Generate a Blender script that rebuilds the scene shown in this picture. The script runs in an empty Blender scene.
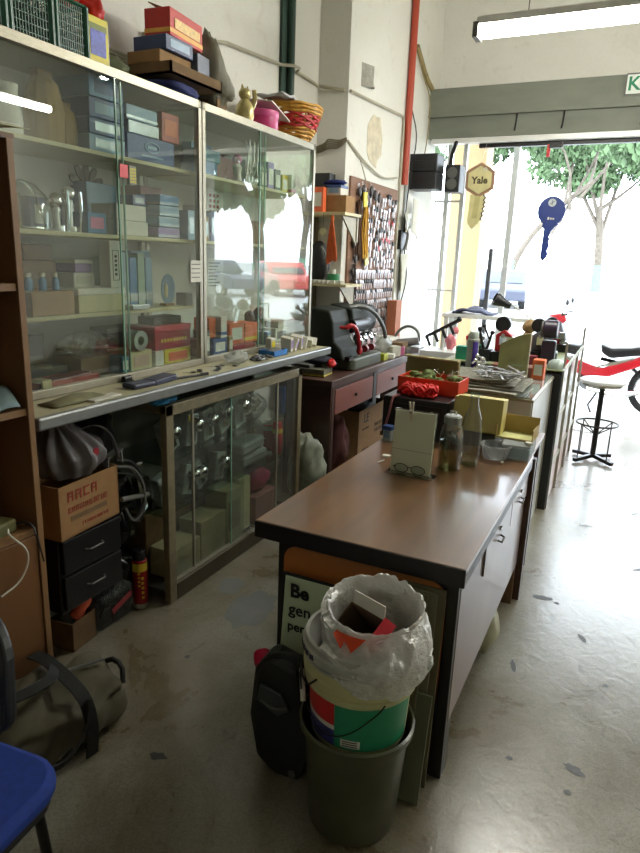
import bpy, math, random
from mathutils import Matrix, Vector, noise
R_ = random.Random(7)
SC = bpy.context.scene
COL = SC.collection
PI = math.pi

# ------------------------------------------------------------------ camera
cam_d = bpy.data.cameras.new('camera')
cam = bpy.data.objects.new('camera', cam_d)
COL.objects.link(cam)
SC.camera = cam
cam_d.sensor_fit = 'HORIZONTAL'
cam_d.sensor_width = 36.0
cam_d.lens = 36.0 * 641.78 / 640.0
cam_d.clip_start = 0.02
cam_d.clip_end = 400
cx_ = (0.89700, 0.44058, 0.03650)
cy_ = (0.14475, -0.21263, -0.96635)
cz_ = (-0.41800, 0.87210, -0.25440)
def _n(v):
    return Vector(v).normalized()
f_ = _n(cz_); r_ = (_n(cx_) - f_ * _n(cx_).dot(f_)).normalized(); u_ = r_.cross(f_)
cam.matrix_world = Matrix(((r_.x, u_.x, -f_.x, 0), (r_.y, u_.y, -f_.y, 0), (r_.z, u_.z, -f_.z, 1.6), (0, 0, 0, 1)))

# ------------------------------------------------------------------ sky, exposure
SC.view_settings.view_transform = 'Standard'
SC.view_settings.look = 'None'
SC.view_settings.gamma = 1.0
SC.view_settings.use_curve_mapping = False
SC.view_settings.exposure = 0.9
SKY = 7.0
TUBE = 72.0
wd = bpy.data.worlds.new('overcast_sky')
SC.world = wd
wd.use_nodes = True
bgn = wd.node_tree.nodes['Background']
bgn.inputs[0].default_value = (0.80, 0.90, 1.0, 1)
bgn.inputs[1].default_value = SKY
SC.cycles.max_bounces = 10
SC.cycles.diffuse_bounces = 5
SC.cycles.glossy_bounces = 4
SC.cycles.transparent_max_bounces = 24
SC.cycles.transmission_bounces = 6
SC.cycles.sample_clamp_indirect = 6.0
SC.cycles.caustics_reflective = False
SC.cycles.caustics_refractive = False
SC.cycles.use_denoising = True
try:
    SC.cycles.denoiser = 'OPENIMAGEDENOISE'
except Exception:
    pass

# ------------------------------------------------------------------ materials
def lin(c):
    return tuple((x / 255 / 12.92 if x / 255 <= 0.04045 else ((x / 255 + 0.055) / 1.055) ** 2.4) for x in c)
MC = {}
def m(name, rgb=(128, 128, 128), rough=0.6, metal=0.0, var=0.12, scale=12.0, bump=0.0, stretch=None, emit=0.0, spec=0.5, trans=0.0, coat=0.0):
    if name in MC:
        return MC[name]
    mt = bpy.data.materials.new(name)
    mt.use_nodes = True
    nt = mt.node_tree
    b = nt.nodes['Principled BSDF']
    tc = nt.nodes.new('ShaderNodeTexCoord')
    mp = nt.nodes.new('ShaderNodeMapping')
    nt.links.new(tc.outputs['Object'], mp.inputs[0])
    if stretch:
        mp.inputs['Scale'].default_value = stretch
    nz = nt.nodes.new('ShaderNodeTexNoise')
    nz.inputs['Scale'].default_value = scale
    nz.inputs['Detail'].default_value = 4
    nt.links.new(mp.outputs[0], nz.inputs['Vector'])
    cr = nt.nodes.new('ShaderNodeValToRGB')
    c = lin(rgb)
    cr.color_ramp.elements[0].position = 0.3
    cr.color_ramp.elements[1].position = 0.7
    cr.color_ramp.elements[0].color = tuple(x * (1 - var) for x in c) + (1,)
    cr.color_ramp.elements[1].color = tuple(min(1, x * (1 + var)) for x in c) + (1,)
    nt.links.new(nz.outputs[0], cr.inputs[0])
    nt.links.new(cr.outputs[0], b.inputs['Base Color'])
    b.inputs['Roughness'].default_value = rough
    b.inputs['Metallic'].default_value = metal
    b.inputs['Specular IOR Level'].default_value = spec
    if coat:
        b.inputs['Coat Weight'].default_value = coat
        b.inputs['Coat Roughness'].default_value = 0.08
    if emit:
        b.inputs['Emission Color'].default_value = (1.0, 0.985, 0.90, 1)
        b.inputs['Emission Strength'].default_value = emit
    if trans:
        b.inputs['Alpha'].default_value = 1 - trans
    if bump:
        bp = nt.nodes.new('ShaderNodeBump')
        bp.inputs['Strength'].default_value = bump
        bp.inputs['Distance'].default_value = 0.01
        nt.links.new(nz.outputs[0], bp.inputs['Height'])
        nt.links.new(bp.outputs[0], b.inputs['Normal'])
    MC[name] = mt
    return mt

def glass(name, tint=(0.9, 0.97, 0.93), refl=1.0, rough=0.0, haze=0.0, hazec=(0.5, 0.5, 0.45), edge=None):
    if name in MC:
        return MC[name]
    mt = bpy.data.materials.new(name)
    mt.use_nodes = True
    nt = mt.node_tree
    nt.nodes.remove(nt.nodes['Principled BSDF'])
    out = nt.nodes['Material Output']
    tr = nt.nodes.new('ShaderNodeBsdfTransparent'); tr.inputs[0].default_value = tint + (1,)
    gl = nt.nodes.new('ShaderNodeBsdfGlossy'); gl.inputs['Roughness'].default_value = rough
    ge = nt.nodes.new('ShaderNodeNewGeometry')
    dt = nt.nodes.new('ShaderNodeVectorMath'); dt.operation = 'DOT_PRODUCT'
    nt.links.new(ge.outputs['Incoming'], dt.inputs[0]); nt.links.new(ge.outputs['Normal'], dt.inputs[1])
    def mth(op, a, b=None):
        n_ = nt.nodes.new('ShaderNodeMath'); n_.operation = op
        if hasattr(a, 'links'): nt.links.new(a, n_.inputs[0])
        else: n_.inputs[0].default_value = a
        if b is not None: n_.inputs[1].default_value = b
        return n_
    ab = mth('ABSOLUTE', dt.outputs['Value'])
    iv = nt.nodes.new('ShaderNodeMath'); iv.operation = 'SUBTRACT'; iv.inputs[0].default_value = 1.0
    nt.links.new(ab.outputs[0], iv.inputs[1])
    pw = mth('POWER', iv.outputs[0], 5.0)
    sc = mth('MULTIPLY', pw.outputs[0], 0.96 * refl)
    mu = mth('ADD', sc.outputs[0], 0.04 * refl); mu.use_clamp = True
    if edge:
        p2 = mth('POWER', iv.outputs[0], 1.6)
        ec = nt.nodes.new('ShaderNodeMix'); ec.data_type = 'RGBA'
        nt.links.new(p2.outputs[0], ec.inputs[0]); ec.inputs[6].default_value = tint + (1,); ec.inputs[7].default_value = edge + (1,)
        nt.links.new(ec.outputs[2], tr.inputs[0])
    mx = nt.nodes.new('ShaderNodeMixShader')
    nt.links.new(mu.outputs[0], mx.inputs[0]); nt.links.new(tr.outputs[0], mx.inputs[1]); nt.links.new(gl.outputs[0], mx.inputs[2])
    last = mx
    if haze:
        nz = nt.nodes.new('ShaderNodeTexNoise'); nz.inputs['Scale'].default_value = 3.0
        tc = nt.nodes.new('ShaderNodeTexCoord'); nt.links.new(tc.outputs['Object'], nz.inputs['Vector'])
        ml = nt.nodes.new('ShaderNodeMath'); ml.operation = 'MULTIPLY'; ml.inputs[1].default_value = haze * 2
        nt.links.new(nz.outputs[0], ml.inputs[0])
        df = nt.nodes.new('ShaderNodeBsdfDiffuse'); df.inputs[0].default_value = hazec + (1,)
        m2 = nt.nodes.new('ShaderNodeMixShader')
        nt.links.new(ml.outputs[0], m2.inputs[0]); nt.links.new(mx.outputs[0], m2.inputs[1]); nt.links.new(df.outputs[0], m2.inputs[2])
        last = m2
    nt.links.new(last.outputs[0], out.inputs[0])
    MC[name] = mt
    return mt

def plastic_film(name, rgb, alpha=0.5, rough=0.25):
    """thin crumpled see-through plastic"""
    if name in MC:
        return MC[name]
    mt = bpy.data.materials.new(name)
    mt.use_nodes = True
    nt = mt.node_tree
    nt.nodes.remove(nt.nodes['Principled BSDF'])
    out = nt.nodes['Material Output']
    c = lin(rgb) + (1,)
    tr = nt.nodes.new('ShaderNodeBsdfTransparent')
    df = nt.nodes.new('ShaderNodeBsdfDiffuse'); df.inputs[0].default_value = c
    tl = nt.nodes.new('ShaderNodeBsdfTranslucent'); tl.inputs[0].default_value = c
    gl = nt.nodes.new('ShaderNodeBsdfGlossy'); gl.inputs['Roughness'].default_value = rough
    nz = nt.nodes.new('ShaderNodeTexNoise'); nz.inputs['Scale'].default_value = 30
    bp = nt.nodes.new('ShaderNodeBump'); bp.inputs['Strength'].default_value = 0.5; bp.inputs['Distance'].default_value = 0.01
    nt.links.new(nz.outputs[0], bp.inputs['Height'])
    for n_ in (df, gl):
        nt.links.new(bp.outputs[0], n_.inputs['Normal'])
    a = nt.nodes.new('ShaderNodeMixShader'); a.inputs[0].default_value = 0.35
    nt.links.new(df.outputs[0], a.inputs[1]); nt.links.new(tl.outputs[0], a.inputs[2])
    b2 = nt.nodes.new('ShaderNodeMixShader'); b2.inputs[0].default_value = alpha
    nt.links.new(tr.outputs[0], b2.inputs[1]); nt.links.new(a.outputs[0], b2.inputs[2])
    lw = nt.nodes.new('ShaderNodeLayerWeight'); lw.inputs[0].default_value = 0.35
    c2 = nt.nodes.new('ShaderNodeMixShader')
    ml = nt.nodes.new('ShaderNodeMath'); ml.operation = 'MULTIPLY'; ml.inputs[1].default_value = 0.5
    nt.links.new(lw.outputs['Fresnel'], ml.inputs[0]); nt.links.new(ml.outputs[0], c2.inputs[0])
    nt.links.new(b2.outputs[0], c2.inputs[1]); nt.links.new(gl.outputs[0], c2.inputs[2])
    nt.links.new(c2.outputs[0], out.inputs[0])
    MC[name] = mt
    return mt

# ------------------------------------------------------------------ mesh helpers
XF = {}            # object name -> world placement of its local frame
def new_root(name, label, cat, loc, rz=0.0, group=None, kind=None):
    o = bpy.data.objects.new(name, None)
    COL.objects.link(o)
    o.empty_display_size = 0.05
    o.location = loc
    o.rotation_euler = (0, 0, rz)
    XF[o.name] = Matrix.Translation(Vector(loc)) @ Matrix.Rotation(rz, 4, 'Z')
    tag(o, label, cat, group, kind)
    return o
def tag(o, label=None, cat=None, group=None, kind=None):
    if label: o['label'] = label
    if cat: o['category'] = cat
    if group: o['group'] = group
    if kind: o['kind'] = kind
    return o
def rot(rx=0, ry=0, rz=0):
    return Matrix.Rotation(rz, 3, 'Z') @ Matrix.Rotation(ry, 3, 'Y') @ Matrix.Rotation(rx, 3, 'X')

class G:
    """collects shapes and links them as ONE mesh object"""
    def __init__(s):
        s.v = []; s.f = []; s.soft = False
    def add(s, vs, fs):
        n = len(s.v)
        s.v += [tuple(v) for v in vs]
        s.f += [tuple(i + n for i in f) for f in fs]
        return s
    def box(s, c, d, R=None):
        hx, hy, hz = d[0] / 2, d[1] / 2, d[2] / 2
        vs = [Vector((x, y, z)) for x in (-hx, hx) for y in (-hy, hy) for z in (-hz, hz)]
        if R is not None: vs = [R @ v for v in vs]
        c = Vector(c)
        return s.add([v + c for v in vs], [(0, 1, 3, 2), (4, 6, 7, 5), (0, 4, 5, 1), (2, 3, 7, 6), (0, 2, 6, 4), (1, 5, 7, 3)])
    def bx(s, x0, x1, y0, y1, z0, z1):
        return s.box(((x0 + x1) / 2, (y0 + y1) / 2, (z0 + z1) / 2), (abs(x1 - x0), abs(y1 - y0), abs(z1 - z0)))
    def cyl(s, a, b, r, r2=None, n=14, caps=True):
        a = Vector(a); b = Vector(b); r2 = r if r2 is None else r2
        d = (b - a).normalized()
        u = d.orthogonal().normalized(); w = d.cross(u)
        vs = []
        for p, q in ((a, r), (b, r2)):
            for i in range(n):
                t = 2 * PI * i / n
                vs.append(p + (u * math.cos(t) + w * math.sin(t)) * q)
        fs = [(i, (i + 1) % n, n + (i + 1) % n, n + i) for i in range(n)]
        if caps: fs += [tuple(range(n - 1, -1, -1)), tuple(range(n, 2 * n))]
        return s.add(vs, fs)
    def tube(s, pts, r, n=6, smooth=0):
        pts = [Vector(p) for p in pts]
        for _ in range(smooth):
            q = [pts[0]]
            for a, b in zip(pts, pts[1:]):
                q += [a * .75 + b * .25, a * .25 + b * .75]
            q.append(pts[-1]); pts = q
        rr = r if isinstance(r, (list, tuple)) else None
        vs = []; up = None
        for i, p in enumerate(pts):
            d = (pts[min(i + 1, len(pts) - 1)] - pts[max(i - 1, 0)])
            d = d.normalized() if d.length > 1e-9 else Vector((0, 0, 1))
            if up is None: up = d.orthogonal().normalized()
            up = (up - d * up.dot(d))
            up = up.normalized() if up.length > 1e-6 else d.orthogonal().normalized()
            w = d.cross(up)
            q = r if rr is None else rr[0] + (rr[1] - rr[0]) * i / (len(pts) - 1)
            for k in range(n):
                t = 2 * PI * k / n
                vs.append(p + (up * math.cos(t) + w * math.sin(t)) * q)
        fs = []
        for i in range(len(pts) - 1):
            for k in range(n):
                fs.append((i * n + k, i * n + (k + 1) % n, (i + 1) * n + (k + 1) % n, (i + 1) * n + k))
        fs += [tuple(range(n - 1, -1, -1)), tuple(range((len(pts) - 1) * n, len(pts) * n))]
        return s.add(vs, fs)
    def ribbon(s, pts, wd, w, t, smooth=2):
        pts = [Vector(p) for p in pts]; wd = Vector(wd).normalized()
        for _ in range(smooth):
            q = [pts[0]]
            for a, b in zip(pts, pts[1:]): q += [a * .75 + b * .25, a * .25 + b * .75]
            q.append(pts[-1]); pts = q
        vs = []
        for i, p in enumerate(pts):
            d = (pts[min(i + 1, len(pts) - 1)] - pts[max(i - 1, 0)]).normalized()
            k = wd - d * wd.dot(d); k.normalize(); nn = d.cross(k)
            vs += [p - k * w / 2 - nn * t / 2, p + k * w / 2 - nn * t / 2, p + k * w / 2 + nn * t / 2, p - k * w / 2 + nn * t / 2]
        fs = [(4 * i + k, 4 * i + (k + 1) % 4, 4 * i + 4 + (k + 1) % 4, 4 * i + 4 + k) for i in range(len(pts) - 1) for k in range(4)]
        fs += [(3, 2, 1, 0), tuple(4 * (len(pts) - 1) + k for k in range(4))]
        return s.add(vs, fs)
    def lathe(s, prof, c=(0, 0, 0), n=24, R=None, caps=False, jit=0.0, squash=1.0):
        c = Vector(c); vs = []
        for r, z in prof:
            for i in range(n):
                t = 2 * PI * i / n
                q = r * (1 + jit * (R_.random() - .5))
                v = Vector((q * math.cos(t), q * math.sin(t) * squash, z))
                if R is not None: v = R @ v
                vs.append(v + c)
        fs = []
        for j in range(len(prof) - 1):
            for i in range(n):
                fs.append((j * n + i, j * n + (i + 1) % n, (j + 1) * n + (i + 1) % n, (j + 1) * n + i))
        if caps: fs += [tuple(range(n - 1, -1, -1)), tuple(range((len(prof) - 1) * n, len(prof) * n))]
        return s.add(vs, fs)
    def prism(s, pts, a, b, axis='y'):
        """polygon pts swept along an axis from a to b"""
        def P(p, t):
            if axis == 'x': return (t, p[0], p[1])
            if axis == 'y': return (p[0], t, p[1])
            return (p[0], p[1], t)
        n = len(pts)
        vs = [P(p, a) for p in pts] + [P(p, b) for p in pts]
        fs = [(i, (i + 1) % n, n + (i + 1) % n, n + i) for i in range(n)] + [tuple(range(n - 1, -1, -1)), tuple(range(n, 2 * n))]
        return s.add(vs, fs)
    def grid(s, fn, nu, nv):
        vs = [fn(i / (nu - 1), j / (nv - 1)) for j in range(nv) for i in range(nu)]
        fs = [(j * nu + i, j * nu + i + 1, (j + 1) * nu + i + 1, (j + 1) * nu + i) for j in range(nv - 1) for i in range(nu - 1)]
        return s.add(vs, fs)
    def ball(s, c, r, n=10, jit=0.0, R=None):
        """ellipsoid; jit crumples it"""
        if not isinstance(r, (tuple, list)): r = (r, r, r)
        c = Vector(c); vs = []
        fold = jit > 0 and n > 6
        s.soft = s.soft or fold
        k = max(n, 15) if fold else n
        sd = Vector((R_.uniform(0, 50), R_.uniform(0, 50), R_.uniform(0, 50)))
        vs.append(c + Vector((0, 0, -r[2])))
        for j in range(1, k):
            ph = -PI / 2 + PI * j / k
            for i in range(2 * k):
                t = PI * i / k
                if fold:
                    dv = Vector((math.cos(ph) * math.cos(t), math.cos(ph) * math.sin(t), math.sin(ph)))
                    q = 1 + jit * (0.9 * noise.noise(dv * 1.6 + sd) + 0.5 * abs(noise.noise(dv * 3.4 + sd)) + 0.18 * noise.noise(dv * 7 + sd) - .2)
                else:
                    q = 1 + jit * (R_.random() - .5)
                v = Vector((r[0] * math.cos(ph) * math.cos(t) * q, r[1] * math.cos(ph) * math.sin(t) * q, r[2] * math.sin(ph) * q))
                if R is not None: v = R @ v
                if fold: v.z = max(v.z, -r[2])
                vs.append(c + v)
        vs.append(c + Vector((0, 0, r[2])))
        N = 2 * k; fs = []
        for i in range(N): fs.append((0, 1 + (i + 1) % N, 1 + i))
        for j in range(k - 2):
            for i in range(N):
                fs.append((1 + j * N + i, 1 + j * N + (i + 1) % N, 1 + (j + 1) * N + (i + 1) % N, 1 + (j + 1) * N + i))
        L = len(vs) - 1
        for i in range(N): fs.append((L, 1 + (k - 2) * N + i, 1 + (k - 2) * N + (i + 1) % N))
        return s.add(vs, fs)
    def o(s, name, mat, parent=None, smooth=False, bevel=0.0, local=False, solid=0.0, subsurf=0):
        vs = [Vector(v) for v in s.v]
        o_loc = None
        if parent is not None:
            M_ = XF[parent.name]
            if not local:
                Mi = M_.inverted()
                vs = [Mi @ v for v in vs]
        else:
            M_ = Matrix.Identity(4)
            zs = min(v.z for v in vs)
            o_loc = Vector(((min(v.x for v in vs) + max(v.x for v in vs)) / 2, (min(v.y for v in vs) + max(v.y for v in vs)) / 2, zs))
            vs = [v - o_loc for v in vs]
            M_ = Matrix.Translation(o_loc)
        me = bpy.data.meshes.new(name)
        me.from_pydata([tuple(v) for v in vs], [], s.f)
        me.validate(); me.update()
        if smooth:
            me.shade_smooth()
            try:
                if not s.soft: me.set_sharp_from_angle(angle=math.radians(40))
            except Exception:
                pass
        me.materials.append(mat)
        ob = bpy.data.objects.new(name, me)
        COL.objects.link(ob)
        if parent is not None: ob.parent = parent
        else: ob.location = o_loc
        XF[ob.name] = M_
        if solid:
            md = ob.modifiers.new('thickness', 'SOLIDIFY'); md.thickness = solid; md.offset = 0
        if subsurf:
            md = ob.modifiers.new('round', 'SUBSURF'); md.levels = subsurf; md.render_levels = subsurf
        if bevel:
            md = ob.modifiers.new('edge', 'BEVEL'); md.width = bevel; md.segments = 2; md.limit_method = 'ANGLE'; md.angle_limit = math.radians(40)
        return ob
    def one(s, name, mat, label, cat, group=None, kind=None, **k):
        return tag(s.o(name, mat, None, **k), label, cat, group, kind)
    def st(s, name, mat, **k):
        ob = s.o(name, mat, None, **k); ob['kind'] = 'structure'; return ob

def text(name, string, size, c, facing, mat, parent, align='CENTER', extrude=0.0006, bold=0.0, local=False, tilt=0.0, sx=1.0):
    """raised lettering facing '+x', '-y' or 'up', linked as one mesh"""
    cu = bpy.data.curves.new(name, 'FONT')
    cu.body = string; cu.size = size; cu.align_x = align; cu.align_y = 'CENTER'; cu.extrude = extrude; cu.offset = bold
    cu.resolution_u = 3
    tmp = bpy.data.objects.new(name + '_curve', cu)
    COL.objects.link(tmp)
    me = bpy.data.meshes.new_from_object(tmp)
    bpy.data.objects.remove(tmp)
    bpy.data.curves.remove(cu)
    cols = {'+x': ((0, 1, 0), (0, 0, 1), (1, 0, 0)), '-y': ((1, 0, 0), (0, 0, 1), (0, -1, 0)), 'up': ((1, 0, 0), (0, 1, 0), (0, 0, 1)), 'upx': ((0, 1, 0), (-1, 0, 0), (0, 0, 1))}[facing]
    Rm = Matrix(cols).transposed() @ Matrix.Rotation(tilt, 3, 'Z')
    Mi = XF[parent.name].inverted() if not local else Matrix.Identity(4)
    for v in me.vertices:
        v.co = Mi @ (Rm @ Vector((v.co.x * sx, v.co.y, v.co.z)) + Vector(c))
    me.materials.clear(); me.materials.append(mat)
    me.name = name
    ob = bpy.data.objects.new(name, me)
    COL.objects.link(ob); ob.parent = parent
    XF[ob.name] = XF[parent.name]
    return ob

def dup(root, loc, rz=0.0, label=None, group=None, flip=1):
    r = root.copy(); COL.objects.link(r)
    r.location = loc; r.rotation_euler = (0, 0, rz)
    if label: r['label'] = label
    if group: r['group'] = group
    for ch in list(root.children):
        c = ch.copy(); COL.objects.link(c); c.parent = r
        for g in list(ch.children):
            d = g.copy(); COL.objects.link(d); d.parent = c
    return r

# common materials
ALU = m('brushed_aluminium', (156, 151, 134), 0.42, 0.55, 0.1, 40, stretch=(1, 1, 6))
ALUD = m('aged_aluminium', (128, 118, 92), 0.5, 0.35, 0.15, 30)
STEEL = m('bright_steel', (200, 200, 198), 0.25, 0.95, 0.1, 60)
CHROME = m('chrome', (225, 225, 225), 0.12, 1.0, 0.05, 60)
BLACKP = m('black_plastic', (22, 22, 23), 0.45, 0, 0.2, 30)
BLACKM = m('black_metal', (20, 19, 18), 0.4, 0.3, 0.2, 30)
CARD = m('cardboard', (150, 116, 76), 0.85, 0, 0.1, 25)
CARDD = m('dull_cardboard', (112, 88, 58), 0.9, 0, 0.15, 20)
WHITE = m('white_card', (205, 203, 190), 0.7, 0, 0.05, 20)
PAPER = m('off_white_paper', (190, 188, 172), 0.8, 0, 0.06, 20)
CREAM = m('cream_card', (190, 182, 140), 0.75, 0, 0.06, 20)
INK = m('black_ink', (18, 18, 18), 0.7, 0, 0.1, 30)
REDINK = m('red_ink', (150, 40, 28), 0.7, 0, 0.1, 30)
RED = m('red_plastic', (190, 22, 20), 0.4, 0, 0.1, 30)
GLASS = glass('cabinet_glass', (0.93, 0.97, 0.94), 1.5, 0.0, 0.04)
CLEAR = glass('clear_bottle_glass', (0.93, 0.96, 0.94), 2.6, edge=(.42, .50, .46))
FILM = plastic_film('clear_film', (200, 205, 200), 0.25, 0.12)

def carton(name, label, cat, c, size, mat, rz=0.0, group=None, panel=None, pface='+x', lid=None, bevel=0.003, stripe=None, writing=None, wmat=None):
    """closed packet: body with tuck flap, printed panel and optional lid, base centre at c"""
    sx, sy, sz = size
    r = new_root(name, label, cat, c, rz, group)
    g = G().box((0, 0, sz / 2), (sx, sy, sz))
    g.o('body', mat, r, bevel=bevel, local=True)
    if lid is not None:
        G().box((0, 0, sz - .12 * sz), (sx + .006, sy + .006, .24 * sz + .003)).o('lid', lid, r, bevel=bevel, local=True)
    if panel is not None:
        if pface == '+x':
            G().box((sx / 2 + .0008, 0, sz * .5), (.0016, sy * .7, sz * .55)).o('printed_panel', panel, r, local=True)
        elif pface == '-y':
            G().box((0, -sy / 2 - .0008, sz * .5), (sx * .7, .0016, sz * .55)).o('printed_panel', panel, r, local=True)
        else:
            G().box((0, 0, sz + .0008), (sx * .7, sy * .7, .0016)).o('printed_panel', panel, r, local=True)
    if stripe is not None:
        G().box((0, 0, sz * .2), (sx + .002, sy + .002, sz * .16)).o('printed_band', stripe, r, local=True)
    return r

# ================================================================== ROOM
def concrete(name, c0, c1, c2, rough=0.5, sc=1.3, bump=0.25, fleck=0.5):
    mt = bpy.data.materials.new(name); mt.use_nodes = True
    nt = mt.node_tree; b = nt.nodes['Principled BSDF']
    tc = nt.nodes.new('ShaderNodeTexCoord')
    n1 = nt.nodes.new('ShaderNodeTexNoise'); n1.inputs['Scale'].default_value = sc; n1.inputs['Detail'].default_value = 10; n1.inputs['Roughness'].default_value = 0.62
    n1.inputs['Distortion'].default_value = 0.6
    n2 = nt.nodes.new('ShaderNodeTexNoise'); n2.inputs['Scale'].default_value = sc * 9; n2.inputs['Detail'].default_value = 8; n2.inputs['Distortion'].default_value = 1.0
    n3 = nt.nodes.new('ShaderNodeTexNoise'); n3.inputs['Scale'].default_value = sc * 90; n3.inputs['Detail'].default_value = 3
    for n_ in (n1, n2, n3): nt.links.new(tc.outputs['Object'], n_.inputs['Vector'])
    r1 = nt.nodes.new('ShaderNodeValToRGB')
    r1.color_ramp.elements[0].position = 0.36; r1.color_ramp.elements[0].color = lin(c0) + (1,)
    r1.color_ramp.elements[1].position = 0.66; r1.color_ramp.elements[1].color = lin(c1) + (1,)
    nt.links.new(n1.outputs[0], r1.inputs[0])
    r2 = nt.nodes.new('ShaderNodeValToRGB')
    r2.color_ramp.elements[0].position = 0.28; r2.color_ramp.elements[0].color = (1, 1, 1, 1)
    r2.color_ramp.elements[1].position = 0.40; r2.color_ramp.elements[1].color = (0, 0, 0, 1)
    nt.links.new(n2.outputs[0], r2.inputs[0])
    mx = nt.nodes.new('ShaderNodeMix'); mx.data_type = 'RGBA'
    mul = nt.nodes.new('ShaderNodeMath'); mul.operation = 'MULTIPLY'; mul.inputs[1].default_value = 0.55
    nt.links.new(r2.outputs[0], mul.inputs[0])
    nt.links.new(mul.outputs[0], mx.inputs[0]); nt.links.new(r1.outputs[0], mx.inputs[6]); mx.inputs[7].default_value = lin(c2) + (1,)
    m3 = nt.nodes.new('ShaderNodeMix'); m3.data_type = 'RGBA'; m3.blend_type = 'MULTIPLY'; m3.inputs[0].default_value = fleck
    r3 = nt.nodes.new('ShaderNodeValToRGB')
    r3.color_ramp.elements[0].position = 0.35; r3.color_ramp.elements[0].color = (0.72, 0.7, 0.68, 1)
    r3.color_ramp.elements[1].position = 0.6; r3.color_ramp.elements[1].color = (1, 1, 1, 1)
    nt.links.new(n3.outputs[0], r3.inputs[0])
    nt.links.new(mx.outputs[2], m3.inputs[6]); nt.links.new(r3.outputs[0], m3.inputs[7])
    nt.links.new(m3.outputs[2], b.inputs['Base Color'])
    rr = nt.nodes.new('ShaderNodeMapRange'); rr.inputs[3].default_value = rough - 0.1; rr.inputs[4].default_value = rough + 0.15
    nt.links.new(n1.outputs[0], rr.inputs[0]); nt.links.new(rr.outputs[0], b.inputs['Roughness'])
    bp = nt.nodes.new('ShaderNodeBump'); bp.inputs['Strength'].default_value = bump; bp.inputs['Distance'].default_value = 0.006
    nt.links.new(n2.outputs[0], bp.inputs['Height']); nt.links.new(bp.outputs[0], b.inputs['Normal'])
    return mt
FLOOR = concrete('worn_concrete', (104, 93, 66), (146, 143, 130), (84, 74, 52), 0.27, 1.7, 0.3, 0.9)
FLOOR.node_tree.nodes['Principled BSDF'].inputs['Coat Weight'].default_value = 0.35
FLOOR.node_tree.nodes['Principled BSDF'].inputs['Coat Roughness'].default_value = 0.22
WALL = concrete('old_wall_paint', (212, 210, 200), (220, 219, 212), (204, 200, 188), 0.7, 0.8, 0.05, 0.12)
CEIL = m('ceiling_paint', (205, 203, 190), 0.8, 0, 0.04, 3)
G().bx(-2.5, 2.8, -2.2, 6.85, -0.12, 0.0).st('floor', FLOOR)
G().bx(-2.47, -2.32, -2.2, 6.95, 0, 4.3).st('wall_left', WALL)
G().bx(2.6, 2.75, -2.2, 6.95, 0, 4.3).st('wall_right', WALL)
G().bx(-2.32, 2.6, -2.2, -2.05, 0, 4.3).st('wall_back', WALL)
G().bx(-2.47, 2.75, -2.2, 7.0, 4.3, 4.45).st('ceiling', CEIL)
G().bx(-2.32, -2.08, 4.6, 6.8, 0, 4.3).st('wall_pillar', WALL)
G().bx(-2.32, 2.6, 6.8, 6.95, 2.76, 4.3).st('wall_front', WALL)
G().bx(1.02, 2.6, 6.8, 6.95, 0, 2.76).st('wall_front_pier', WALL)
SHUT = m('shutter_box_paint', (112, 116, 104), 0.6, 0.1, 0.1, 4, stretch=(1, 1, 3))
g = G().bx(-2.08, 2.6, 6.5, 6.8, 2.95, 3.19); g.bx(-2.08, 2.6, 6.54, 6.8, 2.76, 2.95)
g.bx(-2.08, 2.6, 6.49, 6.51, 2.94, 2.955)
g.st('trim_1', SHUT)
g = G()
for x in (-1.25, -0.84, -0.2, 0.6):
    g.tube([(x, 6.53, 2.95), (x + 0.005, 6.50, 2.9), (x, 6.51, 2.84), (x - 0.01, 6.535, 2.8)], 0.008)
g.st('trim_2', BLACKM)
G().bx(-2.05, 2.6, 6.56, 6.64, 2.715, 2.76).st('trim_3', m('white_rail', (215, 215, 210), 0.4, 0.2, 0.03, 10))
G().bx(-1.6, 2.6, 6.65, 6.70, 2.68, 2.76).st('trim_4', BLACKM)
# frames of the shop front
WF = m('white_frame', (190, 192, 190), 0.4, 0.2, 0.05, 10)
g = G().bx(-1.96, -1.92, 6.86, 6.92, 0, 2.76); g.bx(-1.80, -1.76, 6.86, 6.92, 0, 2.76)
for k in range(3): g.cyl((-2.06 + 0.045 * k, 6.89, 0), (-2.06 + 0.045 * k, 6.89, 2.6), 0.006, n=6)
for z in (1.3, 2.2): g.bx(-2.08, -1.76, 6.87, 6.9, z, z + 0.02)
g.st('window_1', WF)
G().bx(-1.44, -1.40, 6.80, 6.86, 0, 1.75).st('trim_5', m('grey_post', (92, 94, 98), 0.4, 0.4, 0.1, 10))
G().bx(-1.37, -1.31, 7.2, 7.24, 0, 3.45).st('trim_6', WF)

# ================================================================== OUTSIDE
TILE = m('walkway_paving', (172, 170, 165), 0.5, 0, 0.1, 2)
G().bx(-9, 9, 6.85, 9.4, -0.12, -0.002).st('walkway', TILE)
G().bx(-70, 70, 9.4, 120, -0.16, -0.03).st('ground', m('pale_road', (165, 165, 162), 0.7, 0, 0.12, 0.6))
G().bx(-9, 9, 7.0, 9.4, 3.45, 3.7).st('walkway_ceiling', CEIL)
YEL = m('cream_column_paint', (150, 124, 88), 0.7, 0, 0.05, 5)
for i, x in enumerate((-2.43, 2.75)):
    g = G().bx(x, x + 0.42, 8.8, 9.2, -0.01, 3.45)
    g.bx(x - 0.02, x + 0.44, 8.78, 9.22, -0.01, 0.12)
    g.st('wall_column' if i == 0 else 'wall_column_far', YEL)

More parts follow.
